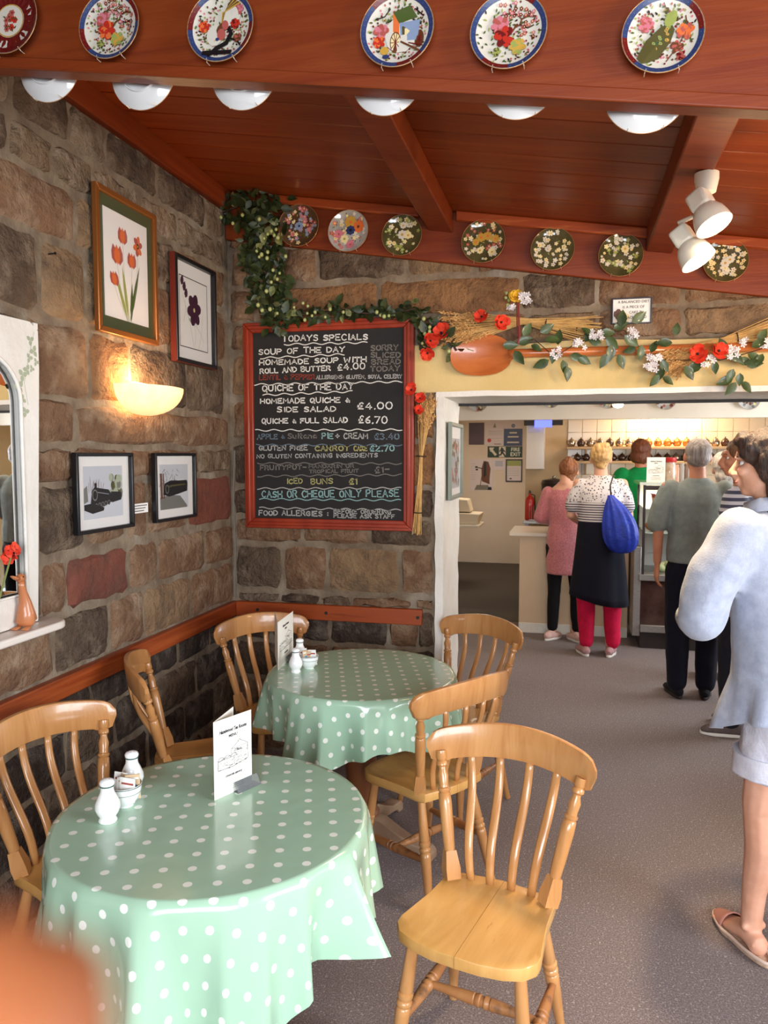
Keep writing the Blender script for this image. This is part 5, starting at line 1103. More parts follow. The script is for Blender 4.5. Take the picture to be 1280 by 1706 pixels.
petal_flower(t, c, .032, 6, mat('rose_yellow', (218, 168, 40), (236, 192, 66), .5, 30), 'rose_petals', (0, -1, .2), 4, .45, None, 5)
MB().tube([c+Vector((0, .01, 0)), Vector((0, .0, 0))], .003, 6).tube([c+Vector((.008, 0, -.01)), Vector((.012, -.02, -.01)), Vector((.004, -.02, -.04))], [(.004, .001)]*3, 6).build('ribbon_stem', M_tie, t)
def jasmine(par, c, r, n, seed, name='white_blossom'):
    rn = random.Random(seed); mb = MB()
    for k in range(n):
        o_ = Vector((rn.uniform(-1, 1)*r, -rn.uniform(0, .025), rn.uniform(-1, 1)*r)); A = Matrix.Translation(c+o_) @ Vector((rn.uniform(-.6, .6), -1, rn.uniform(-.6, .6))).to_track_quat('Z', 'Y').to_matrix().to_4x4()
        for j in range(5):
            th = 2*PI*j/5; l = .015; w_ = .0045; vs = [(0, 0, 0), (l*.6, -w_, .003), (l, 0, .002), (l*.6, w_, .003)]
            mb.add([(x*math.cos(th)-y*math.sin(th), x*math.sin(th)+y*math.cos(th), z) for x, y, z in vs], [(0, 1, 2, 3)], 0, A)
    mb.build(name, M_jas, par)
jasmine(t, atY(876, 498, DY-.09)-o0, .022, 16, 1, 'lilac_blossom'); jasmine(t, atY(852, 512, DY-.09)-o0, .012, 6, 2, 'lilac_blossom')
for k, (x, y) in enumerate(((844, 488), (848, 500), (843, 496), (846, 508))): MB().ball(atY(x, y, DY-.09)-o0, .009, 8, 6).build('bud', M_berry, t, smooth=True)
t = thing('jasmine_garland', 'trailing green leaf garland with small white blossoms along the scoop handle', 'garland', (0, DY-.09, 2.1)); o0 = Vector(t.location)
VP = [(850, 575), (890, 565), (925, 595), (960, 572), (1000, 558), (1040, 550), (1075, 590), (1100, 600), (1150, 600), (1200, 600), (1240, 590), (1290, 575)]
MB().tube([atY(x, y, DY-.09)-o0 for x, y in VP], .0025, 5).build('vine', M_vine, t, smooth=True)
LF = [(838, 577, 0), (862, 572, .3), (858, 585, -1), (872, 560, 1), (885, 575, -.5), (900, 555, .5), (908, 568, 0), (925, 585, -1.8), (915, 600, 3.6), (938, 600, -1.4), (950, 592, -.3), (962, 595, -.5), (945, 610, -1.5), (930, 575, 1.5), (975, 570, 1), (985, 560, 2.4),
      (1000, 555, 0), (1010, 562, -.8), (1022, 548, .4), (1035, 545, 1.5), (1012, 590, -2), (1030, 590, -1.2), (1002, 572, 3), (1040, 560, -.7), (1018, 575, -1.6), (1052, 538, .6), (1060, 580, 3.5), (1068, 575, -1.6), (1085, 588, 1.2), (1100, 600, -1), (1098, 625, -2.2), (1104, 628, -.6), (1125, 560, 1.4), (1120, 572, 3.1),
      (1105, 612, -2), (1140, 610, -1), (1170, 605, -2.6), (1190, 602, -1.5), (1215, 590, -.6), (1228, 600, -.2), (1240, 605, -.1), (1222, 615, -2), (1232, 622, -1.6), (1222, 630, -2.8), (1226, 637, -2.2), (1234, 636, -.8), (1250, 580, .5), (1262, 570, 1), (1270, 590, -2), (1276, 575, 0), (1208, 585, 2), (1245, 590, -.5)]
lb = None
for k, (x, y, an) in enumerate(LF):
    if lb is None: o = lb = leaf_mesh(.072, .042).build('leaf', M_green2, t, smooth=True)
    else: o = lb.copy(); COL.objects.link(o)
    rr = random.Random(k); o.location = atY(x, y, DY-.09)-o0+Vector((0, -rr.uniform(0, .03), 0)); s_ = rr.uniform(.8, 1.15); o.scale = (s_,)*3
    f = Vector((rr.uniform(-.4, .4), -1, rr.uniform(-.3, .5))).normalized(); o.rotation_euler = (Matrix.Rotation(-an, 4, 'Y') @ RX(PI/2) @ RX(rr.uniform(-.5, .5))).to_euler()
for k, (x, y, n) in enumerate(((926, 588, 7), (966, 572, 7), (994, 556, 12), (1053, 556, 10), (1087, 606, 22), (1180, 600, 8), (1219, 588, 10), (1276, 575, 5), (1240, 570, 4))): jasmine(t, atY(x, y, DY-.11)-o0, .016+.0008*n, n, 30+k)
# small framed motto sign
p, q = atY(1020, 497, DY-.03), atY(1086, 538, DY-.03); W, H = q.x-p.x, p.z-q.z
t, W, H = picture('motto_sign', 'small dark framed white sign with a jug drawing above the doorway', 0, W, 0, H, .006, .014, mat('slate_frame', (70, 74, 86), rough=.4), M_mount, 'B', at=((p.x+q.x)/2, DY-.016, (p.z+q.z)/2), cat='sign')
for k, s_ in enumerate(('A BALANCED DIET', 'IS A PIECE OF', 'CAKE IN', 'EACH HAND')): print_text(s_, H*.145, M_ink, t, 'sign_lettering', T(.008+(.012 if k > 1 else 0), -.0072, H*.3-H*.2*k) @ RX(PI/2), sx=.95)
a = Art(lambda x, z: -.0065); a.ell(-W*.33, -H*.12, W*.09, H*.22, 'brown'); a.ell(-W*.42, -H*.1, W*.03, H*.12, 'brown'); a.ell(-W*.18, -H*.25, W*.15, H*.18, 'cream'); a.build('jug_drawing', t)
# picture hanging in the door reveal
pA, pB = atX(744, 705, XI), atX(764, 705, XI); z0_, z1_ = atX(742, 834, XI).z, atX(744, 703, XI).z
yy0, yy1 = atX(742.5, 705, XI).y, atX(763, 705, XI).y
W, H = yy1-yy0, z1_-z0_
t, W, H = picture('reveal_picture', 'narrow grey framed picture hanging inside the white doorway reveal', 0, W, 0, H, .02, .02, mat('sage_frame', (122, 130, 118), rough=.4), M_mount, PI/2, at=(XI+.012, (yy0+yy1)/2, (z0_+z1_)/2))
a = Art(lambda x, z: -.0065); rn = random.Random(2)
a.poly([(-W*.36, -H*.36), (W*.36, -H*.36), (W*.36, H*.3), (-W*.36, H*.3)], 'ltgrey')
for k in range(40): a.ell(rn.uniform(-.3, .3)*W, rn.uniform(-.34, .25)*H, W*.05, H*.04, rn.choice(['grey', 'rose', 'leafgrey', 'olive', 'brown']))
a.build('landscape_print', t); glass_pane(t, W, H, .018)
# ================================================================ COUNTER ROOM
M_counter = mat('counter_panel', (206, 178, 146), (216, 190, 160), .55, 2, .02, 20)
M_ctop = mat('counter_top', (222, 208, 190), rough=.35, coat=.2)
M_steel = mat('brushed_steel', (150, 144, 140), (172, 166, 160), .35, 30, metal=.7, stretch=(1, 1, 12))
M_dark = mat('dark_plastic', (44, 34, 32), rough=.45)
YC = 6.93
cx0, cx1 = xB(868, YC), xB(1052, YC)
t = thing('serving_counter', 'cream panelled serving counter with a pale worktop behind the queue', 'counter', (cx0, YC, 0))
W = cx1-cx0; ctz = atY(900, 888, YC-.06).z
MB().box((0, 0, 0), (W, .55, ctz-.035)).build('front_panel', M_counter, t, bevel=.004)
MB().box((-.09, -.05, ctz-.035), (W, .6, ctz)).build('worktop', M_ctop, t, bevel=.006)
MB().box((0, -.012, 0), (W, 0, .09)).build('plinth', M_white, t, bevel=.003)
t = thing('back_counter', 'long pale back worktop under the teapot shelves', 'counter', (.62, Y8-.55, 0))
MB().box((0, 0, 0), (2.4, .54, .88)).build('cabinet_body', M_counter, t); MB().box((-.02, -.03, .88), (2.42, .54, .92)).build('worktop', M_ctop, t, bevel=.005)
# display fridge
fx0 = xB(1074, 6.55); fz = lambda y: atY(1080, y, 6.55).z
t = thing('display_fridge', 'glass fronted refrigerated display cabinet of food beside the counter', 'fridge', (fx0, 6.55, 0))
FW = 1.15; zt = fz(806); zm = fz(957)
MB().box((0, .04, 0), (FW, .6, .14)).build('base', M_dark, t, bevel=.004)
MB().box((0, .0, .14), (FW, .03, .2)).build('base_rail', M_steel, t, bevel=.004)
MB().box((.0, .03, .2), (FW, .05, zm-.05)).build('lower_front', mat('tinted_front', (58, 36, 32), (84, 60, 54), .12, 5, coat=.8), t)
MB().box((-.02, .0, zm-.055), (FW+.02, .6, zm)).build('deck', M_steel, t, bevel=.005)
MB().box((.01, .56, zm), (FW, .6, zt)).build('back_panel', mat('fridge_liner', (222, 218, 210), rough=.4), t)
for x, y in ((0, 0), (FW-.02, 0), (0, .56), (FW-.02, .56)): MB().box((x, y, zm), (x+.02, y+.02, zt)).build('corner_post', M_dark, t)
MB().box((-.03, -.01, zt-.01), (FW+.02, .6, zt+.012)).build('top_glass', mat('fridge_top', (200, 206, 196), rough=.1, coat=.5), t)
MB().box((0, -.004, zt-.05), (FW, .004, zt-.015)).build('top_rail', M_dark, t)
M_fglass = mat('fridge_glass', (240, 248, 244), rough=.02, trans=1, ior=1.02, alpha=.1)
MB().box((.02, .005, zm), (FW-.02, .011, zt-.05)).build('front_glass', M_fglass, t); MB().box((.004, .02, zm), (.009, .56, zt-.02)).build('side_glass', M_fglass, t)
shz = [fz(848), fz(888)]
for z in shz: MB().box((.02, .05, z-.008), (FW-.02, .55, z)).build('glass_shelf', mat('shelf_glass', (206, 222, 212), rough=.1, coat=.5), t)
MB().box((-.06, .03, .1), (-.0, .58, zm+.22)).build('side_panel', M_steel, t, bevel=.004)
q = MB()
for k in range(14): q.box((.04+.045*k, .552, fz(930)), (.062+.045*k, .56, fz(898)))
q.build('vent_slats', M_dark, t)
q = MB(); q.box((.02, .545, fz(934)), (.7, .556, fz(894))); q.build('vent_panel', mat('fridge_white', (220, 214, 206), rough=.4, emit=(255, 240, 220), estr=.0), t)
lamp('fridge_light', 'AREA', (fx0+.5, 6.8, zt-.06), 18, (1, .93, .82), shape='RECTANGLE', size=.9, size_y=.1, target=(fx0+.5, 6.8, 0))
for i, (px, py, nm, lb, cat) in enumerate(((1100, 848, 'sandwich_pack', 'clear pack of sandwiches on the upper fridge shelf', 'food'), (1122, 848, 'sandwich_pack', 'red topped food pack beside the sandwiches on the upper fridge shelf', 'food'),
                                (1092, 888, 'bread_loaf', 'round crusty loaf on the lower fridge shelf', 'food'), (1113, 943, 'lettuce', 'pale green lettuce on the fridge deck', 'food'))):
    z = shz[0] if py == 848 else shz[1] if py == 888 else zm; p = atY(px, py, 6.72)
    o = thing(nm, lb, cat, (p.x, 6.72, z+.0005))
    if nm == 'sandwich_pack':
        MB().prism([(-.06, 0), (.06, 0), (.075, .10), (-.075, .12)], -.05, .05, 0, None, 'y').build('wrapper', mat('bread_in_wrap', (206, 168, 130), (232, 206, 176), .25, 14, coat=.8), o, bevel=.008)
        MB().prism([(-.07, .085), (.07, .075), (.075, .102), (-.075, .122)], -.052, .052, 0, None, 'y').build('printed_label', mat('pack_red', (170, 70, 50), rough=.4), o)
    elif nm == 'bread_loaf': wobble(MB().ball((0, 0, .045), (.085, .07, .045), 16, 9), .008, 20).build('crust', mat('crust', (150, 92, 52), (196, 146, 98), .7, 16), o, smooth=True)
    else:
        for k in range(5): wobble(MB().ball((-.05+.03*k, .01*(k % 2), .04+.012*(k % 3)), (.045, .04, .04), 10, 7), .012, 30).build('leaf', mat('lettuce_leaf', (190, 204, 140), (222, 226, 180), .5, 20), o, smooth=True)
t2 = thing('menu_stand', 'cream menu card standing on top of the display fridge', 'menu', (xB(1094, 6.7), 6.7, zt+.0125))
Hm = atY(1094, 762, 6.7).z-zt-.012; Wm = (atY(1109, 780, 6.7)-atY(1078, 780, 6.7)).length
MB().box((-Wm/2, 0, 0), (Wm/2, .003, Hm)).build('card', M_paper, t2); menu_face(t2, Wm, Hm, -.0006)
o = thing('biscuit_jar', 'clear biscuit jar with a red lid on top of the display fridge', 'jar', (xB(1117, 6.75), 6.75, zt+.0125))
MB().lathe([(0, 0), (.05, 0), (.055, .01), (.055, .12), (.045, .15), (.045, .16)], 20).build('jar_glass', mat('jar_glass', (196, 176, 158), (170, 140, 116), .1, 20, coat=.8), o, smooth=50)
MB().lathe([(.05, .16), (.052, .162), (.052, .195), (.045, .2), (0, .2)], 20).build('lid', mat('jar_lid_red', (176, 36, 34), rough=.4), o, smooth=50)
for k, (px, c, r, h) in enumerate(((1128, (196, 140, 110), .035, .14), (1137, (150, 140, 132), .03, .15), (1146, (120, 96, 80), .028, .14))):
    o = tag(MB().lathe([(0, 0), (r, 0), (r, h*.8), (r*.8, h*.88), (r*.8, h), (0, h)], 16).build('storage_tin', mat('tin_%d' % k, c, rough=.35), None, smooth=50, loc=(xB(px, 6.75), 6.78, zt+.0125)), ['short pinkish tin right beside the red lidded jar', 'pale metal canister second from the red lidded jar', 'brown canister behind the shoulder of the grey haired man'][k], 'tin')
# shelves of teapots
YS = Y8-.26
M_shelfw = mat('pine_shelf', (206, 170, 128), rough=.5)
sx0, sx1 = xB(944, YS), 3.05
for nm, y, lb in (('teapot_shelf', 744, 'upper pale shelf holding the row of shining teapots'), ('teapot_shelf', 768, 'lower pale shelf of darker teapots behind the counter')):
    z = atY(1000, y, YS).z; t = thing(nm, lb, 'shelf', (0, 0, z))
    MB().box((sx0, YS, -.028), (sx1, Y8-.008, 0)).build('board', M_shelfw, t, bevel=.004)
    for x in (sx0+.2, sx0+1.2, sx0+2.1): MB().prism([(0, 0), (.2, 0), (.2, -.01), (.01, -.12), (0, -.12)], -.008, .008, 0, T(x, Y8-.01, -.028) @ RZ(-PI/2) @ Matrix(((1, 0, 0, 0), (0, 1, 0, 0), (0, 0, 1, 0), (0, 0, 0, 1))) , 'y').build('bracket', M_shelfw, t)
M_pot = [mat('teapot_steel', (190, 176, 160), rough=.15, metal=.9), mat('teapot_brown', (70, 42, 30), rough=.15, coat=.8), mat('teapot_amber', (176, 110, 56), rough=.15, metal=.6)]
def teapot(x, z, m, label, group, s=1.0):
    t = thing('teapot', label, 'teapot', (x, YS+.12, z+.0005), group=group)
    MB().lathe([(0, 0), (.035*s, 0), (.05*s, .02*s), (.055*s, .045*s), (.048*s, .075*s), (.034*s, .09*s), (0, .092*s)], 16, 0, None, False).build('pot_body', m, t, smooth=60)
    MB().lathe([(.034*s, .09*s), (.03*s, .1*s), (.01*s, .108*s), (.006*s, .112*s), (.009*s, .122*s), (0, .128*s)], 12, 0, None, False).build('lid', m, t, smooth=60)
    MB().tube([(.045*s, 0, .035*s), (.075*s, 0, .055*s), (.088*s, 0, .085*s)], [.013*s, .009*s, .006*s], 8).build('spout', m, t, smooth=True)
    MB().tube([(-.045*s, 0, .078*s), (-.078*s, 0, .082*s), (-.088*s, 0, .055*s), (-.072*s, 0, .03*s), (-.05*s, 0, .028*s)], .005*s, 6).build('handle', M_pot[1], t, smooth=True)
    return t
ORD = 'first second third fourth fifth sixth seventh eighth ninth tenth eleventh twelfth thirteenth fourteenth fifteenth sixteenth seventeenth'.split()
zA, zB = atY(1000, 744, YS).z, atY(1000, 768, YS).z
pts = [(952+16*k, zA, 0) for k in range(17)]+[(962+15*k, zB, 1) for k in range(17)]
protos = {}
for k, (px, z, row) in enumerate(pts):
    mi = (0 if k % 3 != 1 else 1) if row == 0 else (1 if k % 4 else 0)
    if row == 0 and 7 < k < 14: mi = 2
    lb = [('steel' if mi == 0 else 'dark brown' if mi == 1 else 'amber'), '']; lb = lb[0]+' teapot on the '+('upper' if row == 0 else 'lower')+' shelf behind the counter'
    key = (mi, row); x = xB(px, YS+.12)
    if key not in protos: protos[key] = o = teapot(x, z, M_pot[mi], lb, 'teapots on the shelves', .78 if row == 0 else .7)
    else: o = copy_tree(protos[key]); o.location = (x, YS+.12, z+.0005)
    o.rotation_euler.z = .8+.9*math.sin(k*1.7)
    o['label'] = '%s teapot, %s from the kitchen corner on the %s shelf' % (['steel', 'dark brown', 'amber'][mi], ORD[k % 17], ['upper', 'lower'][row]); o['group'] = 'teapots on the shelves'
lamp('shelf_lamp', 'AREA', (xB(1110, Y8-.25), Y8-.3, 2.12), 16, (1, .74, .42), shape='RECTANGLE', size=.5, size_y=.1, target=(xB(1110, Y8), Y8, 1.7))
# notices on the passage wall
YP = 11.3
def flat_sheet(name, label, cat, x0_, y0_, x1_, y1_, m, Y_=YP, thick=.004):
    p, q = atY(x0_, y0_, Y_), atY(x1_, y1_, Y_); W, H = q.x-p.x, p.z-q.z
    t = thing(name, label, cat, ((p.x+q.x)/2, Y_-thick, (p.z+q.z)/2)); MB().box((-W/2, 0, -H/2), (W/2, thick, H/2)).build('sheet', m, t); return t, W, H
def zp(zx, zy): return 760+zx*.15625, 660+zy*.15625
def ps(name, label, cat, a, b, c, d, m): x, y = zp(a, b); u, v = zp(c, d); return flat_sheet(name, label, cat, x, y, u, v, m)
M_psheet = mat('notice_paper', (214, 206, 214), rough=.7)
t, W, H = ps('dark_notice', 'plain dark purple grey notice at the upper corner of the passage wall', 'notice', 138, 284, 300, 518, mat('dark_notice', (78, 66, 84), (92, 78, 92), .5, 6))
t, W, H = ps('certificate', 'white certificate with a red seal next to the dark notice', 'notice', 312, 262, 508, 530, M_psheet)
a = Art(); a.ell(-.27*W, -.28*H, .11*W, .11*W, 'red', 0, 16); a.poly([(-.08*W, .22*H), (.1*W, .22*H), (.02*W, .42*H)], 'grey')
for k in range(5): a.line([(-.3*W, .08*H-.07*H*k), (.4*W, .08*H-.07*H*k)], .008, 'ltgrey') if k != 3 else None
a.line([(0, -.43*H), (.35*W, -.43*H)], .01, 'brown'); a.build('printed_text', t)
t, W, H = ps('blue_poster', 'blue and white poster with a round emblem on the passage wall', 'notice', 512, 262, 708, 530, M_psheet)
a = Art(); a.poly([(-.5*W, -.5*H), (.5*W, -.5*H), (.5*W, .18*H), (-.5*W, .18*H)], 'blue'); a.ell(0, .3*H, .1*W, .1*W, 'blue', 0, 16); a.ell(0, .3*H, .05*W, .05*W, 'ltblue', 0, 12)
for z, w_ in ((.02, .3), (-.14, .45), (-.36, .5)): a.line([(-w_*.6*W, z*H), (w_*.6*W, z*H)], .05*H, 'white')
a.build('printed_text', t)
t, W, H = ps('fire_exit_sign', 'green FIRE EXIT sign with an arrow and a running figure', 'sign', 338, 535, 708, 655, mat('sign_green', (20, 52, 34), rough=.4))
M_sw = mat('sign_white', (226, 234, 226), rough=.4)
for s_, z in (('FIRE', .06*H), ('EXIT', -.36*H)): print_text(s_, H*.46, M_sw, t, 'sign_lettering', T(.30*W, -.0015, z) @ RX(PI/2), bold=.0012, sx=.95)
a = Art(); a.line([(-.27*W, -.25*H), (-.42*W, .3*H)], .035, 'white'); a.poly([(-.45*W, .4*H), (-.3*W, .38*H), (-.42*W, 0*H)], 'white'); a.poly([(-.17*W, -.46*H), (.02*W, -.46*H), (.02*W, .46*H), (-.17*W, .46*H)], 'white')
L = lambda P, w_: a.line([(x*W, z*H) for x, z in P], w_, 'black'); a.ell(-.09*W, .34*H, .025*W, .07*H, 'black'); L([(-.08, .24), (-.08, -.05)], .04); L([(-.08, -.05), (-.03, -.2), (.01, -.4)], .022); L([(-.08, -.05), (-.12, -.25), (-.16, -.28)], .022); L([(-.15, .05), (-.12, .2), (-.04, .15), (.0, .02)], .016)
a.build('running_figure', t)
t, W, H = ps('scissor_poster', 'tall white poster with a dark hanging garment picture under the fire exit sign', 'poster', 150, 672, 392, 1008, M_psheet)
a = Art(); a.poly([(x*W, z*H) for x, z in ((.1, .45), (.3, .42), (.4, .2), (.36, -.1), (.36, -.3), (.02, -.2), (.0, .2))], 'brown'); a.poly([(x*W, z*H) for x, z in ((.1, .4), (.2, .42), (.22, 0), (.1, -.1))], 'black'); a.poly([(x*W, z*H) for x, z in ((-.3, -.48), (.35, -.48), (.3, -.32), (-.2, -.32))], 'grey'); a.poly([(x*W, z*H) for x, z in ((.28, -.48), (.46, -.48), (.44, -.38), (.3, -.38))], 'black')
a.ell(-.22*W, .25*H, .06*W, .03*H, 'black'); a.ell(-.2*W, .17*H, .06*W, .03*H, 'black'); a.line([(-.2*W, .24*H), (.05*W, .2*H)], .012, 'black'); a.line([(-.05*W, -.35*H), (.05*W, .1*H)], .01, 'brown')
for k in range(8): a.line([(-.45*W, .35*H-.07*H*k), (-.25*W, .35*H-.07*H*k)], .006, 'ltgrey')
a.build('printed_picture', t)
t, W, H = ps('small_notice', 'small white handwritten notice directly below the fire exit sign', 'notice', 402, 672, 520, 790, M_psheet)
a = Art()
for k in range(4): a.line([(-.35*W, .3*H-.13*H*k), (.3*W, .3*H-.13*H*k)], .01, 'ltblue')
a.build('handwriting', t)
t, W, H = ps('framed_notice', 'dark framed notice with a green heading below the fire exit sign', 'notice', 532, 672, 706, 914, M_psheet)
frame_bars(MB(), W, H, .016, -.012, 0).build('frame', M_blackfr, t)
a = Art(); a.poly([(-.42*W, .2*H), (.42*W, .2*H), (.42*W, .44*H), (-.42*W, .44*H)], 'ltgreen'); a.ell(-.2*W, -.36*H, .08*W, .03*H, 'black')
for k in range(5): a.line([(-.35*W, .1*H-.08*H*k), (.3*W, .1*H-.08*H*k)], .008, 'ltgrey')
a.build('printed_text', t)
# till on a passage shelf
pz = atY(790, 872, 9.4); t = thing('passage_shelf', 'short white shelf in the passage carrying the till', 'shelf', (-1.62, 9.4, pz.z))
xr = atY(803, 870, 9.4).x; MB().box((0, -.25, -.03), (xr+1.62, .25, 0)).build('board', M_white, t, bevel=.004); MB().box((0, -.2, -.16), (.1, -.17, -.03)).build('bracket', M_white, t)
t = thing('till', 'cream cash till on the passage shelf', 'till', (-1.60, 9.4, pz.z+.0005)); dx = xr+1.62
M_till = mat('till_cream', (216, 206, 188), rough=.45)
MB().prism([(0, 0), (dx-.06, 0), (dx-.02, .13), (0, .15)], -.2, .2, 0, None, 'y').build('till_drawer', M_till, t, bevel=.01)
MB().prism([(0, .15), (dx-.14, .15), (dx-.18, .30), (.02, .32)], -.15, .15, 0, None, 'y').build('keyboard_housing', M_till, t, bevel=.012)
MB().box((0, -.12, .22), (.06, -.05, .36)).build('display', M_dark, t)
# cupboard, screen, extinguisher, urn, rack beside the kitchen wall
p, q = atY(877, 700, Y8-.3), atY(907, 782, Y8-.3)
t = thing('wall_cupboard', 'cream wall cupboard with paper notices over the fire extinguisher', 'cupboard', (p.x, Y8-.3, q.z)); W = q.x-p.x; H = H2-q.z-.02
MB().box((0, 0, 0), (W, .3, H)).build('cabinet_body', M_ctop, t, bevel=.003); MB().box((.004, -.016, .004), (W-.004, 0, H)).build('door', M_ctop, t, bevel=.003)
MB().box((W*.15, -.019, H*.45), (W*.75, -.016, H*.75)).build('paper_notice', M_psheet, t)
p = atY(906, 706, Y8-.25); t = thing('ceiling_screen', 'small glowing blue screen mounted high beside the cupboard', 'screen', (p.x, Y8-.35, p.z-.02))
MB().box((-.2, 0, 0), (.2, .03, .14)).build('casing', M_dark, t, bevel=.004); MB().box((-.09, -.006, -.02), (.09, 0, .12)).build('display', mat('blue_screen', (70, 80, 255), emit=(90, 100, 255), estr=2.5), t); MB().tube([(0, .03, .1), (0, .15, .3)], .012, 8).build('bracket', M_dark, t)
p = atY(883, 872, 8.2); zf = atY(883, 866, 8.2).z
t = thing('work_table', 'dark kitchen work table behind the counter end under the urn', 'table', (cx0-.02, 8.05, 0))
MB().box((-.02, 0, zf-.03), (1.0, .5, zf)).build('table_top', M_steel, t, bevel=.003)
for x in (0, .94):
    for y in (.02, .44): MB().box((x, y, 0), (x+.035, y+.035, zf-.03)).build('leg', M_steel, t)
t = thing('fire_extinguisher', 'red fire extinguisher standing at the end of the counter', 'extinguisher', (xB(884, 8.2), 8.2, zf+.0005))
MB().lathe([(0, 0), (.045, 0), (.05, .01), (.05, .2), (.04, .235), (.016, .255), (.014, .28)], 20).build('cylinder', mat('extinguisher_red', (180, 32, 22), rough=.3, coat=.4), t, smooth=50)
MB().box((-.01, -.03, .28), (.012, .03, .30)).box((-.006, -.06, .30), (.006, .02, .312)).build('valve', M_dark, t); MB().tube([(.01, 0, .27), (.05, 0, .26), (.058, 0, .1)], .006, 8).build('hose', M_dark, t, smooth=True)
t = thing('black_urn', 'large black hot water urn on the kitchen work table', 'urn', (xB(924, 8.3), 8.3, zf+.0005)); uh = atY(925, 800, 8.3).z-zf
MB().lathe([(0, 0), (.10, 0), (.115, .04), (.13, uh*.9), (.135, uh*.92), (.12, uh), (0, uh+.02)], 26).build('urn_body', M_dark, t, smooth=50); MB().ball((0, 0, uh+.03), .02, 10, 7).build('lid_knob', M_steel, t); MB().tube([(.0, -.12, .07), (0, -.17, .07), (0, -.17, .04)], .01, 8).build('tap', M_steel, t)
t = thing('wire_rack', 'wire dish rack with plates between the extinguisher and the urn', 'rack', (xB(899, 8.2), 8.2, zf+.0005))
for k in range(9): MB().tube([(-.09+.022*k, -.06, 0), (-.09+.022*k, -.06, .12+.05*math.sin(k*.4)), (-.09+.022*k, .06, .12+.05*math.sin(k*.4)), (-.09+.022*k, .06, 0)], .003, 5).build('wire', M_steel, t)
MB().box((-.1, -.065, .0), (.1, .065, .006)).build('tray', M_steel, t)
# plates on the header
for i, (px, py, dpx) in enumerate(((797, 686, 36), (918, 680, 34), (1013, 681, 34), (1108, 683, 36), (1246, 683, 38))):
    Rr = (atY(px+dpx/2, py, YH)-atY(px-dpx/2, py, YH)).length/2; b = atY(px, py, YH)
    t, dd = plate('header_plate', ['brown patterned plate on the cream header closest to the white door jamb', 'pale plate with a brown cross pattern, second on the cream header', 'plate on the cream header beside the glowing ceiling spot', 'brown plate on the cream header above the green shirted server', 'brown plate on the cream header over the dark haired woman'][i], (b.x, YH-.03, b.z+Rr), Rr, M_pl[1 if i != 1 else 1], 'plates on the counter room header')
    rr_ = random.Random(i); a = Art(dd)
    for k in range(26): r = Rr*.9*math.sqrt(rr_.random()); th = rr_.uniform(0, 6.28); a.ell(r*math.cos(th), r*math.sin(th), Rr*.16, Rr*.12, rr_.choice(['brown', 'brown', 'grey', 'rose', 'cream']), th)
    a.build('painted_pattern', t)
b = atY(1030, 674, 6.9); t = thing('round_spotlight', 'glowing round ceiling spot in front of the cream header', 'spotlight', (b.x, 6.9, b.z)); MB().ball((0, 0, 0), (.045, .045, .03), 16, 9).build('lamp_glass', mat('spot_glow', (255, 236, 200), emit=(255, 220, 170), estr=25), t, smooth=True); MB().lathe([(.05, .01), (.055, .03), (.03, .1), (.01, .11), (.01, H2-b.z)], 16).build('lamp_body', M_white, t, smooth=50)
# ================================================================ PEOPLE
def remesh(o, vox, it=6, wr=0, wsize=.12):
    m = o.modifiers.new('r', 'REMESH'); m.mode = 'VOXEL'; m.voxel_size = vox; m.use_smooth_shade = True
    s = o.modifiers.new('s', 'SMOOTH'); s.factor = .5; s.iterations = it
    if wr:
        tx = bpy.data.textures.new('folds', 'CLOUDS'); tx.noise_scale = wsize; tx.noise_depth = 1
        d = o.modifiers.new('d', 'DISPLACE'); d.texture = tx; d.strength = wr; d.mid_level = .5; d.texture_coords = 'LOCAL'
    return o
V3 = Vector
def limb(mb, pts, rad):
    "tapered limb through joints with rounded ends"
    P_ = []; Q = []
    for i in range(len(pts)-1):
        a, b = V3(pts[i]), V3(pts[i+1])
        for k in range(5): u = k/5; P_.append(a.lerp(b, u)); ra, rb = rad[i], rad[i+1]; Q.append(ra+(rb-ra)*u)
    P_.append(V3(pts[-1])); Q.append(rad[-1]); mb.tube(P_, Q, 12)
    for p, r in zip(pts, rad): mb.ball(p, r*.995, 12, 8)
def torso(mb, secs, n=20): mb.tube([(x, y, z) for x, y, z, a, b in secs], [(a, b) for x, y, z, a, b in secs], n, ref=(1, 0, 0))
def hand(mb, w_, d, pn, side, s=1.0, curl=.5, splay=.12):
    "w_: wrist, d: direction of the fingers, pn: palm normal; five separate bent fingers"
    w_, d, pn = V3(w_), V3(d).normalized(), V3(pn).normalized(); sd = d.cross(pn).normalized()*side
    for k in range(4): o = (k-1.5)*.017*s; mb.tube([w_+sd*o*.6, w_+sd*o+d*.045*s, w_+sd*o*1.05+d*.085*s], [.013*s, .0135*s, .0115*s], 8)
    for k, L_ in enumerate((.068, .078, .073, .058)):
        o = (k-1.5)*.0185*s; p = w_+sd*o+d*.082*s; dr = (d+sd*(k-1.5)*splay).normalized(); P_ = [p]
        for j, f in enumerate((.45, .3, .25)): dr = (dr+pn*curl*(.55 if j == 0 else .9)).normalized(); p = p+dr*L_*f*s; P_.append(p)
        mb.tube(P_, [.0088*s, .0083*s, .0076*s, .0062*s], 8); mb.ball(P_[-1], .0064*s, 8, 6)
    p = w_+sd*(-.022)*s+d*.02*s; dr = (d*.6-sd*.8+pn*.25).normalized(); P_ = [p]
    for f in (.035, .028, .022): p = p+dr*f*s; P_.append(p); dr = (dr+d*.5+pn*curl*.5).normalized()
    mb.tube(P_, [.0125*s, .0105*s, .0095*s, .0075*s], 8); mb.ball(P_[-1], .0075*s, 8, 6)
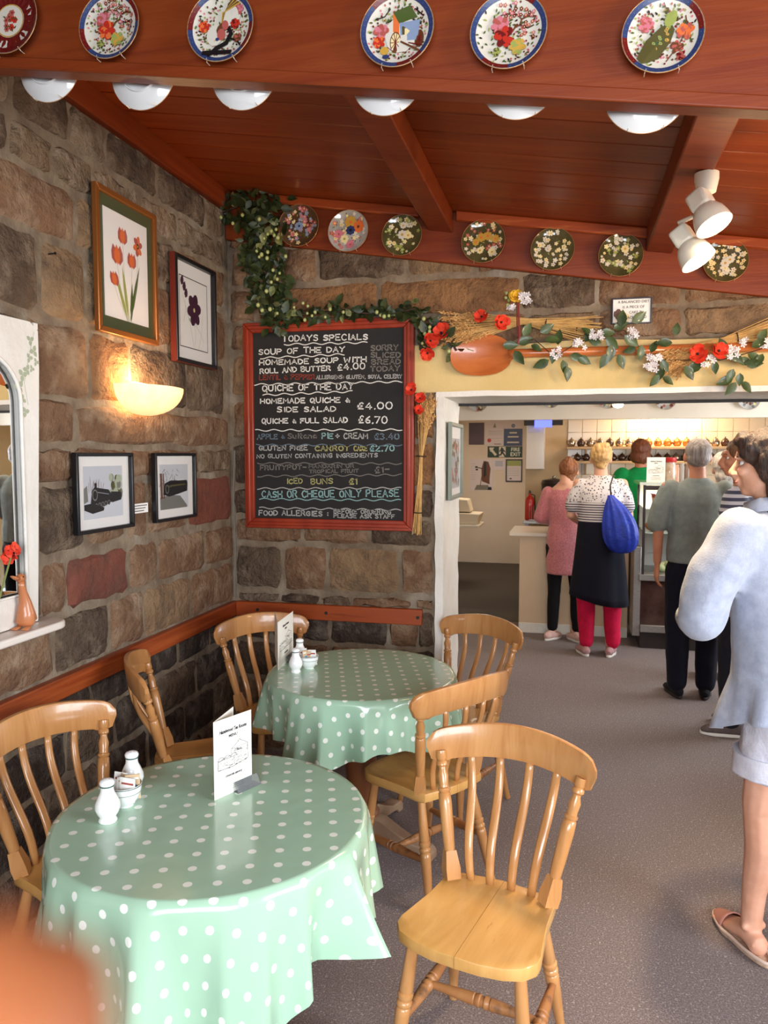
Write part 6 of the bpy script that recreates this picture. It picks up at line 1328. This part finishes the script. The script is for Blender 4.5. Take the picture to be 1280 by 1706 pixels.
def head_geo(mb, c, s=1.0, A=None):
    "head in its own axes: +Y is where the face looks"
    M = T(*c) @ (A if A is not None else Matrix())
    def b(p, r): mb.ball(p, r, 16, 12, 0, M)
    b((0, -.012*s, .02*s), (.074*s, .092*s, .088*s)); b((0, .02*s, -.03*s), (.058*s, .066*s, .078*s)); b((0, .058*s, -.082*s), (.026*s, .024*s, .022*s))
    b((0, .028*s, -.065*s), (.046*s, .05*s, .036*s)); b((0, .084*s, .03*s), (.04*s, .012*s, .018*s))
    mb.tube([(0, .086*s, .014*s), (0, .1*s, -.012*s), (0, .108*s, -.028*s)], [.009*s, .012*s, .014*s], 10, 0, M); b((0, .108*s, -.03*s), .0135*s)
    for q in (-1, 1):
        b((q*.013*s, .1*s, -.034*s), .009*s); b((q*.04*s, .066*s, -.022*s), (.022*s, .02*s, .02*s)); b((q*.03*s, .086*s, .02*s), (.02*s, .01*s, .008*s)); b((q*.076*s, -.004*s, -.008*s), (.01*s, .018*s, .032*s))
    b((0, .088*s, -.054*s), (.022*s, .012*s, .006*s)); b((0, .086*s, -.064*s), (.019*s, .012*s, .007*s))
def face_bits(t, c, s, A=None):
    M = T(*c) @ (A if A is not None else Matrix())
    for q in (-1, 1):
        MB().ball((q*.028*s, .070*s, .003*s), .0098*s, 12, 8, 0, M).build('eye', mat('eye_white', (226, 222, 216), rough=.2), t, smooth=True); MB().ball((q*.028*s, .0772*s, .003*s), .0045*s, 10, 6, 0, M).build('iris', mat('iris_brown', (60, 42, 30), rough=.2), t, smooth=True)
        MB().tube([(q*.016*s, .092*s, .022*s), (q*.032*s, .091*s, .027*s), (q*.048*s, .08*s, .022*s)], [.002*s, .003*s, .0015*s], 6, 0, M).build('eyebrow', mat('eyebrow_brown', (62, 42, 32), rough=.8), t, smooth=True)
    MB().tube([(-.022*s, .088*s, -.058*s), (0, .099*s, -.0575*s), (.022*s, .088*s, -.058*s)], [.003*s, .0055*s, .003*s], 8, 0, M).build('lips', mat('lip_pink', (170, 96, 86), rough=.5), t, smooth=True)
SK = [mat('skin_fair', (206, 150, 122), (218, 164, 138), .5, 12, sub=.12), mat('skin_ruddy', (190, 122, 92), (204, 138, 108), .5, 12, sub=.12)]
def fabric(name, a, b=None, **k): k.setdefault('spec', .2); return mat(name, a, b or tuple(min(255, int(v*1.08)+2) for v in a), .85, 30, .15, 260, sheen=.03, **k)
def person(label, x, y, rz, s=1.0, z=0):
    t = thing('person', label, 'person', (x, y, z), rz); t.scale = (s, s, s); return t
def legs(mb, st=.09, fa=.02, r=(.085, .062, .045), ank=(0, 0), zt=.9):
    for q, fo in ((-1, -fa), (1, fa)): limb(mb, [(q*.085, 0, zt), (q*(st+.0), .01+fo*.5, .48), (q*st, fo, .10)], [r[0], r[1], r[2]])
def shoe(t, x, y, m, s=1.0, rz=0, sole=None):
    mb = MB(); A = T(x, y, 0) @ RZ(rz)
    mb.tube([(0, -.085*s, .035), (0, -.06*s, .042), (0, 0, .045), (0, .06*s, .038), (0, .12*s, .03), (0, .155*s, .022)], [(.018, .022), (.034, .036), (.037, .038), (.044, .031), (.04, .024), (.018, .014)], 14, 0, A, ref=(1, 0, 0))
    mb.ball((0, 0, .06), (.034, .05, .03), 12, 8, 0, A); o = mb.build('shoe', m, t); remesh(o, .009, 3)
    pts = [(.036*math.sin(a_)*(1.15 if math.cos(a_) > 0 else .95), .035*s+.125*s*math.cos(a_)) for a_ in [2*PI*k/20 for k in range(20)]]
    MB().prism(pts, .001, .02, 0, A).build('shoe_sole', sole or M_white, t, bevel=.003)
def hair_cap(mb, c, s, extra=(), A=None, cover=.0):
    M = T(*c) @ (A if A is not None else Matrix()); mb.ball((0, -.022*s, .035*s), (.083*s, .096*s, .086*s), 16, 12, 0, M)
    for p, r in extra: mb.ball(p, r, 14, 10, 0, M)
def hair_obj(mb, name, m, t, vox=.007, wr=.012): o = mb.build(name, m, t); remesh(o, vox, 4, wr, .03); return o
def hairmat(n, a, b): return mat(n, a, b, .5, 60, .5, 90, stretch=(1, 1, .15))
BS = [(0, 0, .86, .15, .105), (0, 0, .94, .162, .112), (0, 0, 1.06, .135, .092), (0, .005, 1.18, .148, .105), (0, .005, 1.28, .16, .108), (0, -.005, 1.36, .132, .078), (0, -.01, 1.41, .07, .055)]
def body(t, skin, arms, hands=(), head=(0, .015, 1.585), A=None, hs=1.0, vox=.0085, legs_=True, lr=(.06, .04, .03), legp=None):
    mb = MB(); torso(mb, BS)
    limb(mb, [(0, -.012, 1.40), (0, -.005, 1.47), (head[0]*.7, head[1]*.6, head[2]-.06)], [.062, .052, .05]); head_geo(mb, head, hs, A)
    for a in arms: limb(mb, a, [.040, .036, .027])
    for h in hands: hand(mb, *h)
    if legs_:
        for L_ in (legp or [[(-.085, 0, .9), (-.09, .012, .48), (-.09, 0, .09)], [(.085, 0, .9), (.09, .012, .48), (.09, 0, .09)]]): limb(mb, L_, list(lr))
    o = mb.build('body', skin, t); remesh(o, vox, 5); return o
def garment(name, t, m, secs=None, limbs=(), vox=.011, wr=.012, ws=.12, it=4):
    mb = MB()
    if secs: torso(mb, secs)
    for p, r in limbs: limb(mb, p, r)
    o = mb.build(name, m, t); remesh(o, vox, it, wr, ws); return o
def off(secs, d, z0=None, z1=None): return [(x, y, z, a+d, b+d) for x, y, z, a, b in secs if (z0 is None or z >= z0) and (z1 is None or z <= z1)]
def skirt(name, t, m, z0, z1, r0, r1, amp=.01, k=9, c=(0, 0), hem=None):
    mb = MB(); n = 60; rows = 12
    for j in range(rows+1):
        u = j/rows
        for i in range(n):
            a_ = 2*PI*i/n; f = 1+amp*u*math.cos(k*a_+1)/.15+amp*.5*u*math.cos((k*2+1)*a_)/.15; h = (hem(a_) if hem else 0)*u
            mb.v.append((c[0]+(r0[0]+(r1[0]-r0[0])*u)*f*math.cos(a_), c[1]+(r0[1]+(r1[1]-r0[1])*u)*f*math.sin(a_), z0+(z1-z0+h)*u))
    mb.f = [(j*n+i, (j+1)*n+i, (j+1)*n+(i+1) % n, j*n+(i+1) % n) for j in range(rows) for i in range(n)]+[tuple(range(n-1, -1, -1))[::-1]]; mb.m = [0]*len(mb.f)
    return mb.build(name, m, t, smooth=60, solid=.004)
def striped(name, a, b, sc_, pos=.5, crochet=None):
    m = mat(name, a); nt = m.node_tree; N = nt.nodes; L = nt.links; tc = N.new('ShaderNodeTexCoord'); sp = N.new('ShaderNodeSeparateXYZ'); L.new(tc.outputs['Object'], sp.inputs[0])
    ml = N.new('ShaderNodeMath'); ml.operation = 'MULTIPLY'; ml.inputs[1].default_value = sc_; L.new(sp.outputs['Z'], ml.inputs[0]); fr = N.new('ShaderNodeMath'); fr.operation = 'FRACT'; L.new(ml.outputs[0], fr.inputs[0])
    gt = N.new('ShaderNodeMath'); gt.operation = 'GREATER_THAN'; gt.inputs[1].default_value = pos; L.new(fr.outputs[0], gt.inputs[0]); mx = N.new('ShaderNodeMix'); mx.data_type = 'RGBA'; mx.inputs[6].default_value = (*lin(a), 1); mx.inputs[7].default_value = (*lin(b), 1)
    fac = gt.outputs[0]
    if crochet:
        wv = N.new('ShaderNodeTexVoronoi'); wv.inputs['Scale'].default_value = 55; L.new(tc.outputs['Object'], wv.inputs[0]); g2 = N.new('ShaderNodeMath'); g2.operation = 'LESS_THAN'; g2.inputs[1].default_value = .32; L.new(wv.outputs['Distance'], g2.inputs[0])
        up_ = N.new('ShaderNodeMath'); up_.operation = 'GREATER_THAN'; up_.inputs[1].default_value = crochet; L.new(sp.outputs['Z'], up_.inputs[0]); m3 = N.new('ShaderNodeMix'); L.new(up_.outputs[0], m3.inputs[0]); L.new(gt.outputs[0], m3.inputs[2]); L.new(g2.outputs[0], m3.inputs[3]); fac = m3.outputs[0]
    L.new(fac, mx.inputs[0]); L.new(mx.outputs[2], N['Principled BSDF'].inputs['Base Color']); N['Principled BSDF'].inputs['Roughness'].default_value = .85; return m
# --- grey haired man
t = person('man in a grey green T-shirt and navy trousers queueing with his back turned', .80, 5.30, R(2), 1.0)
arL = [(-.185, -.005, 1.385), (-.235, -.03, 1.12), (-.232, .0, .90)]; arR = [(.185, -.005, 1.385), (.225, -.0, 1.12), (.18, .17, 1.0)]
body(t, SK[1], [arL, arR], [((-.232, .004, .875), (-.03, .1, -1), (1, .1, 0), 1, 1.05, .55), ((.175, .19, .995), (-.3, 1, 0), (-1, 0, -.3), -1, 1.05, .4)], (0, .012, 1.585), hs=1.04)
S2 = [(0, 0, .90, .178, .128), (0, 0, .98, .18, .13), (0, 0, 1.08, .172, .122), (0, .0, 1.2, .178, .125), (0, 0, 1.3, .185, .122), (0, -.008, 1.38, .155, .095), (0, -.012, 1.43, .085, .068), (0, -.012, 1.45, .06, .058)]
garment('t_shirt', t, fabric('grey_green_cotton', (126, 132, 128)), S2, [([(-.165, 0, 1.37), (-.215, -.01, 1.26), (-.238, -.02, 1.15)], [.068, .07, .068]), ([(.165, 0, 1.37), (.21, 0, 1.26), (.23, -.0, 1.15)], [.068, .07, .068])])
garment('trousers', t, fabric('navy_trouser', (20, 20, 32)), [(0, 0, .84, .17, .12), (0, 0, .93, .168, .122), (0, 0, .97, .16, .115)], [([(-.085, 0, .84), (-.095, .01, .48), (-.09, .0, .1)], [.1, .08, .065]), ([(.085, 0, .84), (.095, .01, .48), (.092, .015, .1)], [.1, .08, .065])])
mb = MB(); hair_cap(mb, (0, .012, 1.585), 1.0, [((0, -.04, -.01), (.074, .075, .06))]); hair_obj(mb, 'hair', hairmat('grey_hair', (120, 106, 98), (168, 154, 146)), t, .007, .004)
face_bits(t, (0, .012, 1.585), 1.04)
for q in (-1, 1): shoe(t, q*.092, .03, fabric('black_shoe', (26, 24, 28)), 1.05, -q*.2, M_dark)
# --- blonde woman
t = person('blonde woman in a striped top, navy tunic and pink trousers', .235, 6.27, R(3), 1.0)
arL = [(-.17, 0, 1.37), (-.225, .03, 1.12), (-.15, .2, 1.05)]; arR = [(.17, 0, 1.37), (.225, .03, 1.12), (.15, .2, 1.05)]
body(t, SK[0], [arL, arR], [((-.14, .215, 1.05), (.6, 1, 0), (0, 0, -1), 1, .95, .3), ((.14, .215, 1.05), (-.6, 1, 0), (0, 0, -1), -1, .95, .3)], (0, .015, 1.565))
S3 = [(0, 0, 1.02, .168, .125), (0, 0, 1.12, .17, .125), (0, 0, 1.22, .178, .125), (0, 0, 1.3, .178, .118), (0, -.005, 1.365, .15, .09), (0, -.01, 1.41, .105, .07), (0, -.012, 1.44, .07, .06)]
garment('striped_top', t, striped('striped_crochet', (214, 204, 204), (66, 60, 74), 52, .55, 1.225), S3, [([(-.145, 0, 1.36), (-.19, .01, 1.27), (-.21, .02, 1.19)], [.055, .06, .06]), ([(.145, 0, 1.36), (.19, .01, 1.27), (.21, .02, 1.19)], [.055, .06, .06])], wr=.006)
skirt('navy_tunic', t, fabric('navy_knit', (16, 16, 28)), 1.07, .46, (.165, .125), (.225, .19), .006, 5, hem=lambda a_: -.05*math.cos(a_+.5))
garment('trousers', t, fabric('raspberry_trouser', (190, 22, 62)), [(0, 0, .84, .16, .115), (0, 0, .93, .155, .115)], [([(-.085, 0, .84), (-.095, .01, .48), (-.085, .0, .11)], [.1, .078, .058]), ([(.085, 0, .84), (.105, .01, .48), (.12, .0, .11)], [.1, .078, .058])])
mb = MB(); hair_cap(mb, (0, .015, 1.565), 1.05, [((0, -.085, .07), (.055, .045, .05)), ((.025, -.095, .10), (.035, .03, .03)), ((-.025, -.095, .085), (.03, .03, .035)), ((.0, -.10, .06), (.025, .03, .025)), ((0, -.05, .09), (.05, .05, .03)), ((0, -.05, -.045), (.045, .04, .04))]); hair_obj(mb, 'blonde_hair', hairmat('blonde_hair', (176, 128, 72), (228, 186, 124)), t, .007, .012)
MB().tube([(-.075, .0, 1.43), (-.045, -.06, 1.425), (0, -.075, 1.415), (.045, -.06, 1.425), (.075, 0, 1.43)], .004, 8).build('necklace', mat('pearl', (222, 206, 186), rough=.25), t, smooth=True)
face_bits(t, (0, .015, 1.565), 1.0)
for q in (-1, 1): shoe(t, q*.1, .0, fabric('plimsoll_pink', (170, 130, 130)), .95, -q*.25)
# blue drawstring bag hangs on her back
t2 = thing('drawstring_bag', 'blue drawstring bag hanging from the blonde woman\'s shoulder', 'bag', (.235+.14, 6.27-.17, .86))
mb = MB(); secs = [(.02, 0, -.02, .05, .03), (.02, 0, .02, .11, .06), (.01, 0, .1, .135, .075), (.0, 0, .2, .13, .075), (-.02, 0, .3, .1, .06), (-.05, 0, .38, .055, .035), (-.065, .01, .415, .022, .02), (-.068, .01, .43, .03, .022)]
n = 48
for j, (x, y, z, a_, b_) in enumerate(secs):
    for i in range(n): th = 2*PI*i/n; f = 1+.07*math.cos(11*th+.4*j)*min(1, j/3); mb.v.append((x+a_*f*math.cos(th), y+b_*f*math.sin(th), z))
for j in range(len(secs)-1):
    for i in range(n): mb.f.append((j*n+i, j*n+(i+1) % n, (j+1)*n+(i+1) % n, (j+1)*n+i))
mb.f += [tuple(range(n-1, -1, -1)), tuple(range((len(secs)-1)*n, len(secs)*n))]; mb.m = [0]*len(mb.f)
mb.build('sack', mat('royal_blue_nylon', (22, 44, 150), (34, 62, 180), .4, 14, .3, 40), t2, smooth=60, subsurf=1)
MB().tube([(-.066, .01, .42), (-.075, .0, .5), (-.05, .10, .57), (-.04, .16, .57)], .006, 8).build('cord', M_dark, t2, smooth=True)
# --- girl in pink
t = person('girl in a long pink tunic and black leggings leaning on the counter', -.03, 6.72, R(-4), .96)
arL = [(-.165, .0, 1.34), (-.225, .03, 1.1), (-.13, .17, 1.06)]; arR = [(.165, 0, 1.34), (.22, .06, 1.12), (.12, .17, 1.06)]
body(t, SK[0], [arL, arR], [((-.12, .185, 1.06), (.7, 1, 0), (0, 0, -1), 1, .9, .2), ((.11, .185, 1.06), (-.7, 1, 0), (0, 0, -1), -1, .9, .2)], (.02, .05, 1.51), RX(-.35))
S4 = [(0, 0, .60, .165, .125), (0, 0, .75, .165, .122), (0, 0, .9, .165, .12), (0, 0, 1.05, .145, .105), (0, 0, 1.2, .155, .11), (0, 0, 1.28, .165, .11), (0, .0, 1.34, .14, .088), (0, .0, 1.39, .085, .068), (0, .0, 1.425, .062, .058)]
garment('pink_tunic', t, mat('pink_lurex', (176, 92, 100), (206, 128, 130), .45, 90, .3, 200, sheen=.3), S4, [([(-.16, 0, 1.33), (-.225, .02, 1.1), (-.15, .15, 1.06)], [.052, .058, .048]), ([(.16, 0, 1.33), (.22, .04, 1.12), (.15, .15, 1.06)], [.052, .058, .048])])
garment('leggings', t, fabric('black_legging', (18, 16, 18)), [(0, 0, .84, .15, .11), (0, 0, .9, .14, .105)], [([(-.085, 0, .84), (-.09, .01, .48), (-.10, .0, .12)], [.088, .06, .05]), ([(.085, 0, .84), (.1, .01, .48), (.115, .0, .12)], [.088, .06, .05])])
mb = MB(); hair_cap(mb, (.02, .03, 1.51), 1.05, [((0, -.07, .10), (.04, .04, .04)), ((0, -.04, -.05), (.05, .045, .05))]); hair_obj(mb, 'brown_hair', hairmat('chestnut_hair', (96, 54, 30), (160, 98, 56)), t, .007, .014)
face_bits(t, (.02, .05, 1.51), 1.0, RX(-.35))
for q in (-1, 1): shoe(t, q*.11, -.02, fabric('pale_pink_pump', (206, 168, 158)), .95, -q*-.55)
# --- server in green
t = person('server in a green T-shirt and brown bobbed hair behind the counter', .655, 7.74, R(8), 1.02)
arL = [(-.175, 0, 1.37), (-.225, .03, 1.12), (-.14, .2, 1.02)]; arR = [(.175, 0, 1.37), (.225, .03, 1.12), (.14, .2, 1.02)]
body(t, SK[1], [arL, arR], [((-.13, .215, 1.02), (.6, 1, 0), (0, 0, -1), 1, .95, .3), ((.13, .215, 1.02), (-.6, 1, 0), (0, 0, -1), -1, .95, .3)], (0, .015, 1.585))
garment('green_t_shirt', t, fabric('emerald_cotton', (20, 134, 70)), S2, [([(-.17, 0, 1.375), (-.215, .0, 1.26), (-.235, .01, 1.15)], [.074, .074, .072]), ([(.17, 0, 1.375), (.215, 0, 1.26), (.235, .01, 1.15)], [.066, .066, .066])], wr=.018)
garment('trousers', t, fabric('server_black', (24, 22, 24)), [(0, 0, .84, .17, .12), (0, 0, .95, .165, .12)], [([(-.085, 0, .84), (-.09, .01, .48), (-.09, 0, .1)], [.098, .075, .06]), ([(.085, 0, .84), (.09, .01, .48), (.09, 0, .1)], [.098, .075, .06])])
mb = MB(); hair_cap(mb, (0, .015, 1.585), 1.1, [((.0, -.05, -.04), (.085, .07, .07)), ((.05, .0, -.03), (.045, .06, .07)), ((-.05, 0, -.03), (.045, .06, .07))]); hair_obj(mb, 'bobbed_hair', hairmat('auburn_hair', (92, 48, 30), (132, 74, 44)), t, .008, .01)
face_bits(t, (0, .015, 1.585), 1.0)
for q in (-1, 1): shoe(t, q*.09, .02, M_dark)
# --- white haired woman with a coral bag
t = person('white haired person mostly hidden behind the grey haired man', 1.05, 5.80, R(5), .96)
body(t, SK[0], [[(-.16, 0, 1.36), (-.2, .03, 1.12), (-.1, .18, 1.05)], [(.16, 0, 1.36), (.2, .03, 1.12), (.2, .05, .88)]], [((-.09, .19, 1.05), (.6, 1, 0), (0, 0, -1), 1, .9, .3), ((.2, .05, .86), (0, .1, -1), (-1, 0, 0), -1, .9, .5)], (0, .015, 1.56))
garment('dark_cardigan', t, fabric('charcoal_knit', (58, 56, 66)), off(S2, -.008), [([(-.16, 0, 1.365), (-.2, .03, 1.12), (-.13, .15, 1.06)], [.07, .06, .05]), ([(.16, 0, 1.365), (.2, .03, 1.12), (.2, .05, .92)], [.07, .06, .05])])
garment('trousers', t, fabric('black_trouser', (24, 22, 30)), [(0, 0, .84, .16, .115), (0, 0, .95, .155, .115)], [([(-.085, 0, .84), (-.09, .01, .48), (-.09, 0, .1)], [.095, .072, .058]), ([(.085, 0, .84), (.09, .01, .48), (.09, 0, .1)], [.095, .072, .058])])
mb = MB(); hair_cap(mb, (0, .015, 1.56), 1.08, [((0, -.05, -.05), (.075, .055, .06))]); hair_obj(mb, 'white_hair', hairmat('white_hair', (170, 158, 146), (222, 212, 200)), t, .008, .012)
face_bits(t, (0, .015, 1.56), 1.0)
for q in (-1, 1): shoe(t, q*.09, .0, M_dark)
# --- striped top person
t = person('brown haired woman in a wide striped top, half hidden behind the white shirted woman', 0.945, 4.70, R(68), .985)
arL = [(-.17, 0, 1.37), (-.2, .0, 1.12), (-.19, .05, .9)]; arR = [(.17, 0, 1.37), (.2, .0, 1.12), (.19, .05, .9)]
body(t, SK[1], [arL, arR], [((-.19, .055, .875), (0, .1, -1), (1, .1, 0), 1, .95, .5), ((.19, .055, .875), (0, .1, -1), (-1, .1, 0), -1, .95, .5)], (0, .015, 1.60), RZ(.45))
garment('wide_striped_top', t, striped('wide_stripes', (206, 204, 214), (72, 74, 96), 26, .5), off(S2, -.006, .98)+[], [([(-.16, 0, 1.37), (-.21, .02, 1.2), (-.22, .03, 1.1)], [.072, .066, .062]), ([(.16, 0, 1.37), (.21, .02, 1.2), (.22, .03, 1.1)], [.072, .066, .062])], wr=.01)
garment('trousers', t, fabric('dark_jeans', (30, 30, 40)), [(0, 0, .84, .165, .12), (0, 0, .98, .16, .115)], [([(-.085, 0, .84), (-.09, .01, .48), (-.1, 0, .1)], [.096, .074, .058]), ([(.085, 0, .84), (.09, .01, .48), (.09, -.05, .1)], [.096, .074, .058])])
mb = MB(); hair_cap(mb, (0, .015, 1.60), 1.06, [((.0, -.06, -.05), (.07, .05, .07))], RZ(.45)); hair_obj(mb, 'brown_hair', hairmat('mid_brown_hair', (84, 52, 34), (140, 94, 58)), t, .008, .012)
face_bits(t, (0, .015, 1.60), 1.0, RZ(.45))
for q in (-1, 1): shoe(t, q*.1, .0, fabric('grey_trainer', (92, 80, 78)), 1.0, -q*.3)
t2 = thing('coral_bag', 'small coral cloth bag carried at hip height by the striped top woman', 'bag', (.80, 4.84, .60))
MB().prism([(-.06, 0), (.06, 0), (.05, .15), (-.05, .16)], -.025, .025, 0, None, 'y').build('pouch', fabric('coral_cloth', (222, 100, 92)), t2, bevel=.015); MB().tube([(-.04, 0, .15), (0, 0, .4), (.04, 0, .15)], .004, 6).build('strap', fabric('coral_strap', (200, 84, 78)), t2)
# --- woman in the white shirt, nearest
RZW = R(42)
t = person('dark haired woman in a loose white shirt and white shorts, partly outside the frame', 0.715, 2.60, RZW, 1.0)
hd = (-.038, .112, 1.568); HA = RZ(.42)
arL = [(-.205, .095, 1.36), (-.305, .13, 1.11), (-.15, .30, 1.06)]; arR = [(.165, .095, 1.36), (.22, .14, 1.12), (.03, .33, 1.08)]
lean = lambda S: [(x-.025*max(0, (z-.86)/.5), y+.1*max(0, (z-.86)/.5), z, a, b) for x, y, z, a, b in S]
legp = [[(-.085, 0, .88), (-.10, .05, .47), (-.10, .07, .085)], [(.085, 0, .88), (.10, -.02, .47), (.10, -.12, .085)]]
mbw = MB(); torso(mbw, lean(BS)); limb(mbw, [(-.025, .09, 1.40), (-.032, .1, 1.46), (-.034, .105, 1.51)], [.06, .052, .05]); head_geo(mbw, hd, 1.0, HA)
for a in (arL, arR): limb(mbw, a, [.05, .042, .027])
hand(mbw, (-.13, .315, 1.055), (1, .6, 0), (0, -1, -.2), -1, .95, .45); hand(mbw, (.01, .34, 1.08), (-1, .2, 0), (0, -1, 0), 1, .95, .45)
for L_ in legp:
    limb(mbw, [L_[0], V3(L_[1])+V3((0, 0, .02))], [.092, .058]); k_, a_ = V3(L_[1]), V3(L_[2]); limb(mbw, [k_, k_.lerp(a_, .28)+V3((0, -.018, 0)), k_.lerp(a_, .7), a_], [.055, .056, .038, .032])
    FR = (lambda v: Vector((v[0]*.94+v[1]*.34, -v[0]*.34+v[1]*.94, v[2])))
    V0 = V3; V3 = (lambda v: FR(V0(v))); f = a_+V3((0, -.02, -.04)); mbw.ball(a_+V3((0, -.035, -.045)), (.03, .032, .034), 12, 8)
    mbw.tube([f+V3((0, -.03, 0)), f+V3((0, .04, .012)), f+V3((0, .1, -.008)), f+V3((0, .16, -.022))], [(.03, .03), (.034, .034), (.04, .022), (.036, .012)], 12, ref=(1, 0, 0))
    for q in range(5): p = f+V3(((q-2)*.0165, .155-.006*abs(q-1.2), -.022)); mbw.tube([p, p+V3((0, .032-.004*abs(q-1), -.002))], [.0095, .0075], 8); mbw.ball(p+V3((0, .032-.004*abs(q-1), -.002)), .0078, 8, 6)
    mbw.ball(a_+V3((-.03, -.012, .005)), .014, 8, 6); mbw.ball(a_+V3((.03, -.012, .005)), .014, 8, 6); V3 = V0
remesh(mbw.build('body', SK[0], t), .0065, 4)
M_shirt = mat('white_linen', (150, 156, 174), (166, 172, 189), .85, 30, .2, 200, sheen=.3)
S5 = [(0, .02, .84, .205, .165), (0, .02, .90, .205, .165), (0, .01, .98, .2, .155), (0, .0, 1.1, .19, .145), (0, 0, 1.2, .188, .14), (0, 0, 1.3, .19, .13), (0, -.005, 1.38, .165, .1), (0, -.01, 1.43, .09, .075)]
mb = MB(); torso(mb, lean(S5), 24); limb(mb, [(-.19, .095, 1.36), (-.27, .12, 1.22), (-.305, .135, 1.09)], [.082, .078, .07]); limb(mb, [(-.305, .135, 1.09), (-.18, .27, 1.06)], [.068, .05]); limb(mb, [(.15, .095, 1.36), (.21, .12, 1.22), (.22, .14, 1.12)], [.08, .075, .07]); limb(mb, [(.22, .14, 1.12), (.07, .30, 1.08)], [.066, .05])
remesh(mb.build('white_shirt', M_shirt, t), .010, 5, .02, .14)
MB().tube([(x-.03, y+.1, z-.005) for x, y, z in [(-.07, .045, 1.43), (-.085, -.02, 1.45), (-.03, -.075, 1.455), (.03, -.075, 1.455), (.085, -.02, 1.45), (.07, .045, 1.43), (.02, .1, 1.38)]], [(.022, .006)]*7, 10).build('shirt_collar', M_shirt, t, smooth=True)
skirt('shirt_tail', t, M_shirt, .92, .80, (.205, .165), (.235, .21), .014, 7, (0, .02), hem=lambda a_: -.10*max(0, math.cos(a_-PI*.62))**2)
M_short = mat('white_denim', (196, 194, 206), (210, 208, 218), .85, 30, .25, 120)
garment('shorts', t, M_short, [(0, 0, .80, .17, .13), (0, 0, .92, .17, .13)], [([(-.088, 0, .80), (-.095, .02, .66)], [.105, .098]), ([(.088, 0, .8), (.095, -.0, .66)], [.105, .098])], wr=.014, ws=.07)
for q, y in ((-1, .03), (1, -.01)): skirt('rolled_cuff', t, M_short, .67, .605, (.105, .105), (.108, .108), .003, 7, (q*.096, y))
mb = MB(); M_dk = hairmat('dark_brown_hair', (30, 22, 22), (66, 44, 34))
hair_cap(mb, hd, 1.05, [((0, -.06, -.05), (.085, .065, .09)), ((0, -.075, -.11), (.075, .045, .08)), ((.055, -.01, -.03), (.035, .06, .09)), ((-.072, -.02, .0), (.022, .045, .06)), ((-.062, -.05, -.07), (.036, .045, .09)), ((-.045, -.065, -.15), (.045, .045, .06)), ((.045, -.065, -.15), (.045, .045, .06)), ((-.05, -.05, -.13), (.04, .045, .07)), ((.05, -.05, -.13), (.04, .045, .07)), ((-.03, .055, .075), (.05, .045, .03)), ((.03, .055, .075), (.05, .045, .03)), ((-.058, .04, .045), (.025, .04, .04))], HA); hair_obj(mb, 'dark_hair', M_dk, t, .007, .014)
face_bits(t, hd, 1.0, HA)
for L_ in legp:
    a_ = V3(L_[2]); b_ = MB(); AF = T(a_.x, a_.y, 0) @ RZ(-.347); c_ = (0, .045); out = [(c_[0]+.047*math.sin(th)*(1 if math.cos(th) > 0 else .8), c_[1]+.145*math.cos(th)) for th in [2*PI*k/24 for k in range(24)]]
    b_.prism(out, .001, .016, 0, AF).build('sandal_sole', mat('rope_sole', (176, 140, 116), (206, 176, 150), .85, 60, .3, 150), t, bevel=.004)
    MB().tube([(x, y, .02) for x, y in out+[out[0]]], .006, 6, 0, AF).build('espadrille_edge', mat('rope_edge', (206, 180, 164), rough=.85), t, smooth=True)
    q = MB(); n = 9
    for j in range(8):
        u = j/7; yy = c_[1]+.135-.085*u; hw = .047*math.sqrt(max(.02, 1-((yy-c_[1])/.147)**2))+.002; hh = .018+.036*u
        for i in range(n): th = PI*i/(n-1); q.v.append((c_[0]-hw*math.cos(th), yy, .014+hh*math.sin(th)))
    q.f = [(j*n+i, j*n+i+1, (j+1)*n+i+1, (j+1)*n+i) for j in range(7) for i in range(n-1)]; q.m = [0]*len(q.f); q.v = [tuple(AF @ Vector(v)) for v in q.v]; q.build('toe_upper', mat('pink_espadrille', (176, 120, 108), rough=.7), t, smooth=True, solid=.003)
# ================================================================ THE PHOTOGRAPHER'S FINGER AT THE LENS
def photographer_hand():
    mb = MB(); hand(mb, (0, 0, 0), (0, 0, 1), (0, 1, 0), 1, 1.0, .12, .05)
    limb(mb, [(0, 0, .01), (0, -.01, -.10), (0, -.02, -.22)], [.030, .031, .038])
    xs = [v for v in mb.v if v[0] < -.02]; xs2 = [v for v in mb.v if v[0] > .02]
    side = xs if max(v[2] for v in xs) < max(v[2] for v in xs2) else xs2
    return mb
mbh = photographer_hand()
cand = sorted([v for v in mbh.v if v[2] > .12], key=lambda v: v[0])
lo = [v for v in cand if v[0] < cand[0][0]+.016]; tip = Vector(max(lo, key=lambda v: v[2]))
tgt = CAM + ray(0, 1500)*.035
# local X (towards the other fingers) points out of the picture to the west, local Z up the frame, palm towards the room
Mh = Matrix((( -rtv.x, fwv.x, upv.x, 0), (-rtv.y, fwv.y, upv.y, 0), (-rtv.z, fwv.z, upv.z, 0), (0, 0, 0, 1)))
t = thing('hand', 'blurred orange fingertip of the photographer very close to the lens in the lower corner', 'hand', tgt)
mbh.v = [tuple(Mh @ (Vector(v)-tip)) for v in mbh.v]
remesh(mbh.build('fingers', mat('finger_skin', (146, 80, 42), (160, 92, 52), .6, 10, sub=.1), t), .0035, 4)
cd.dof.use_dof = True; cd.dof.focus_distance = 2.6; cd.dof.aperture_fstop = (36*F/1706)/3.0
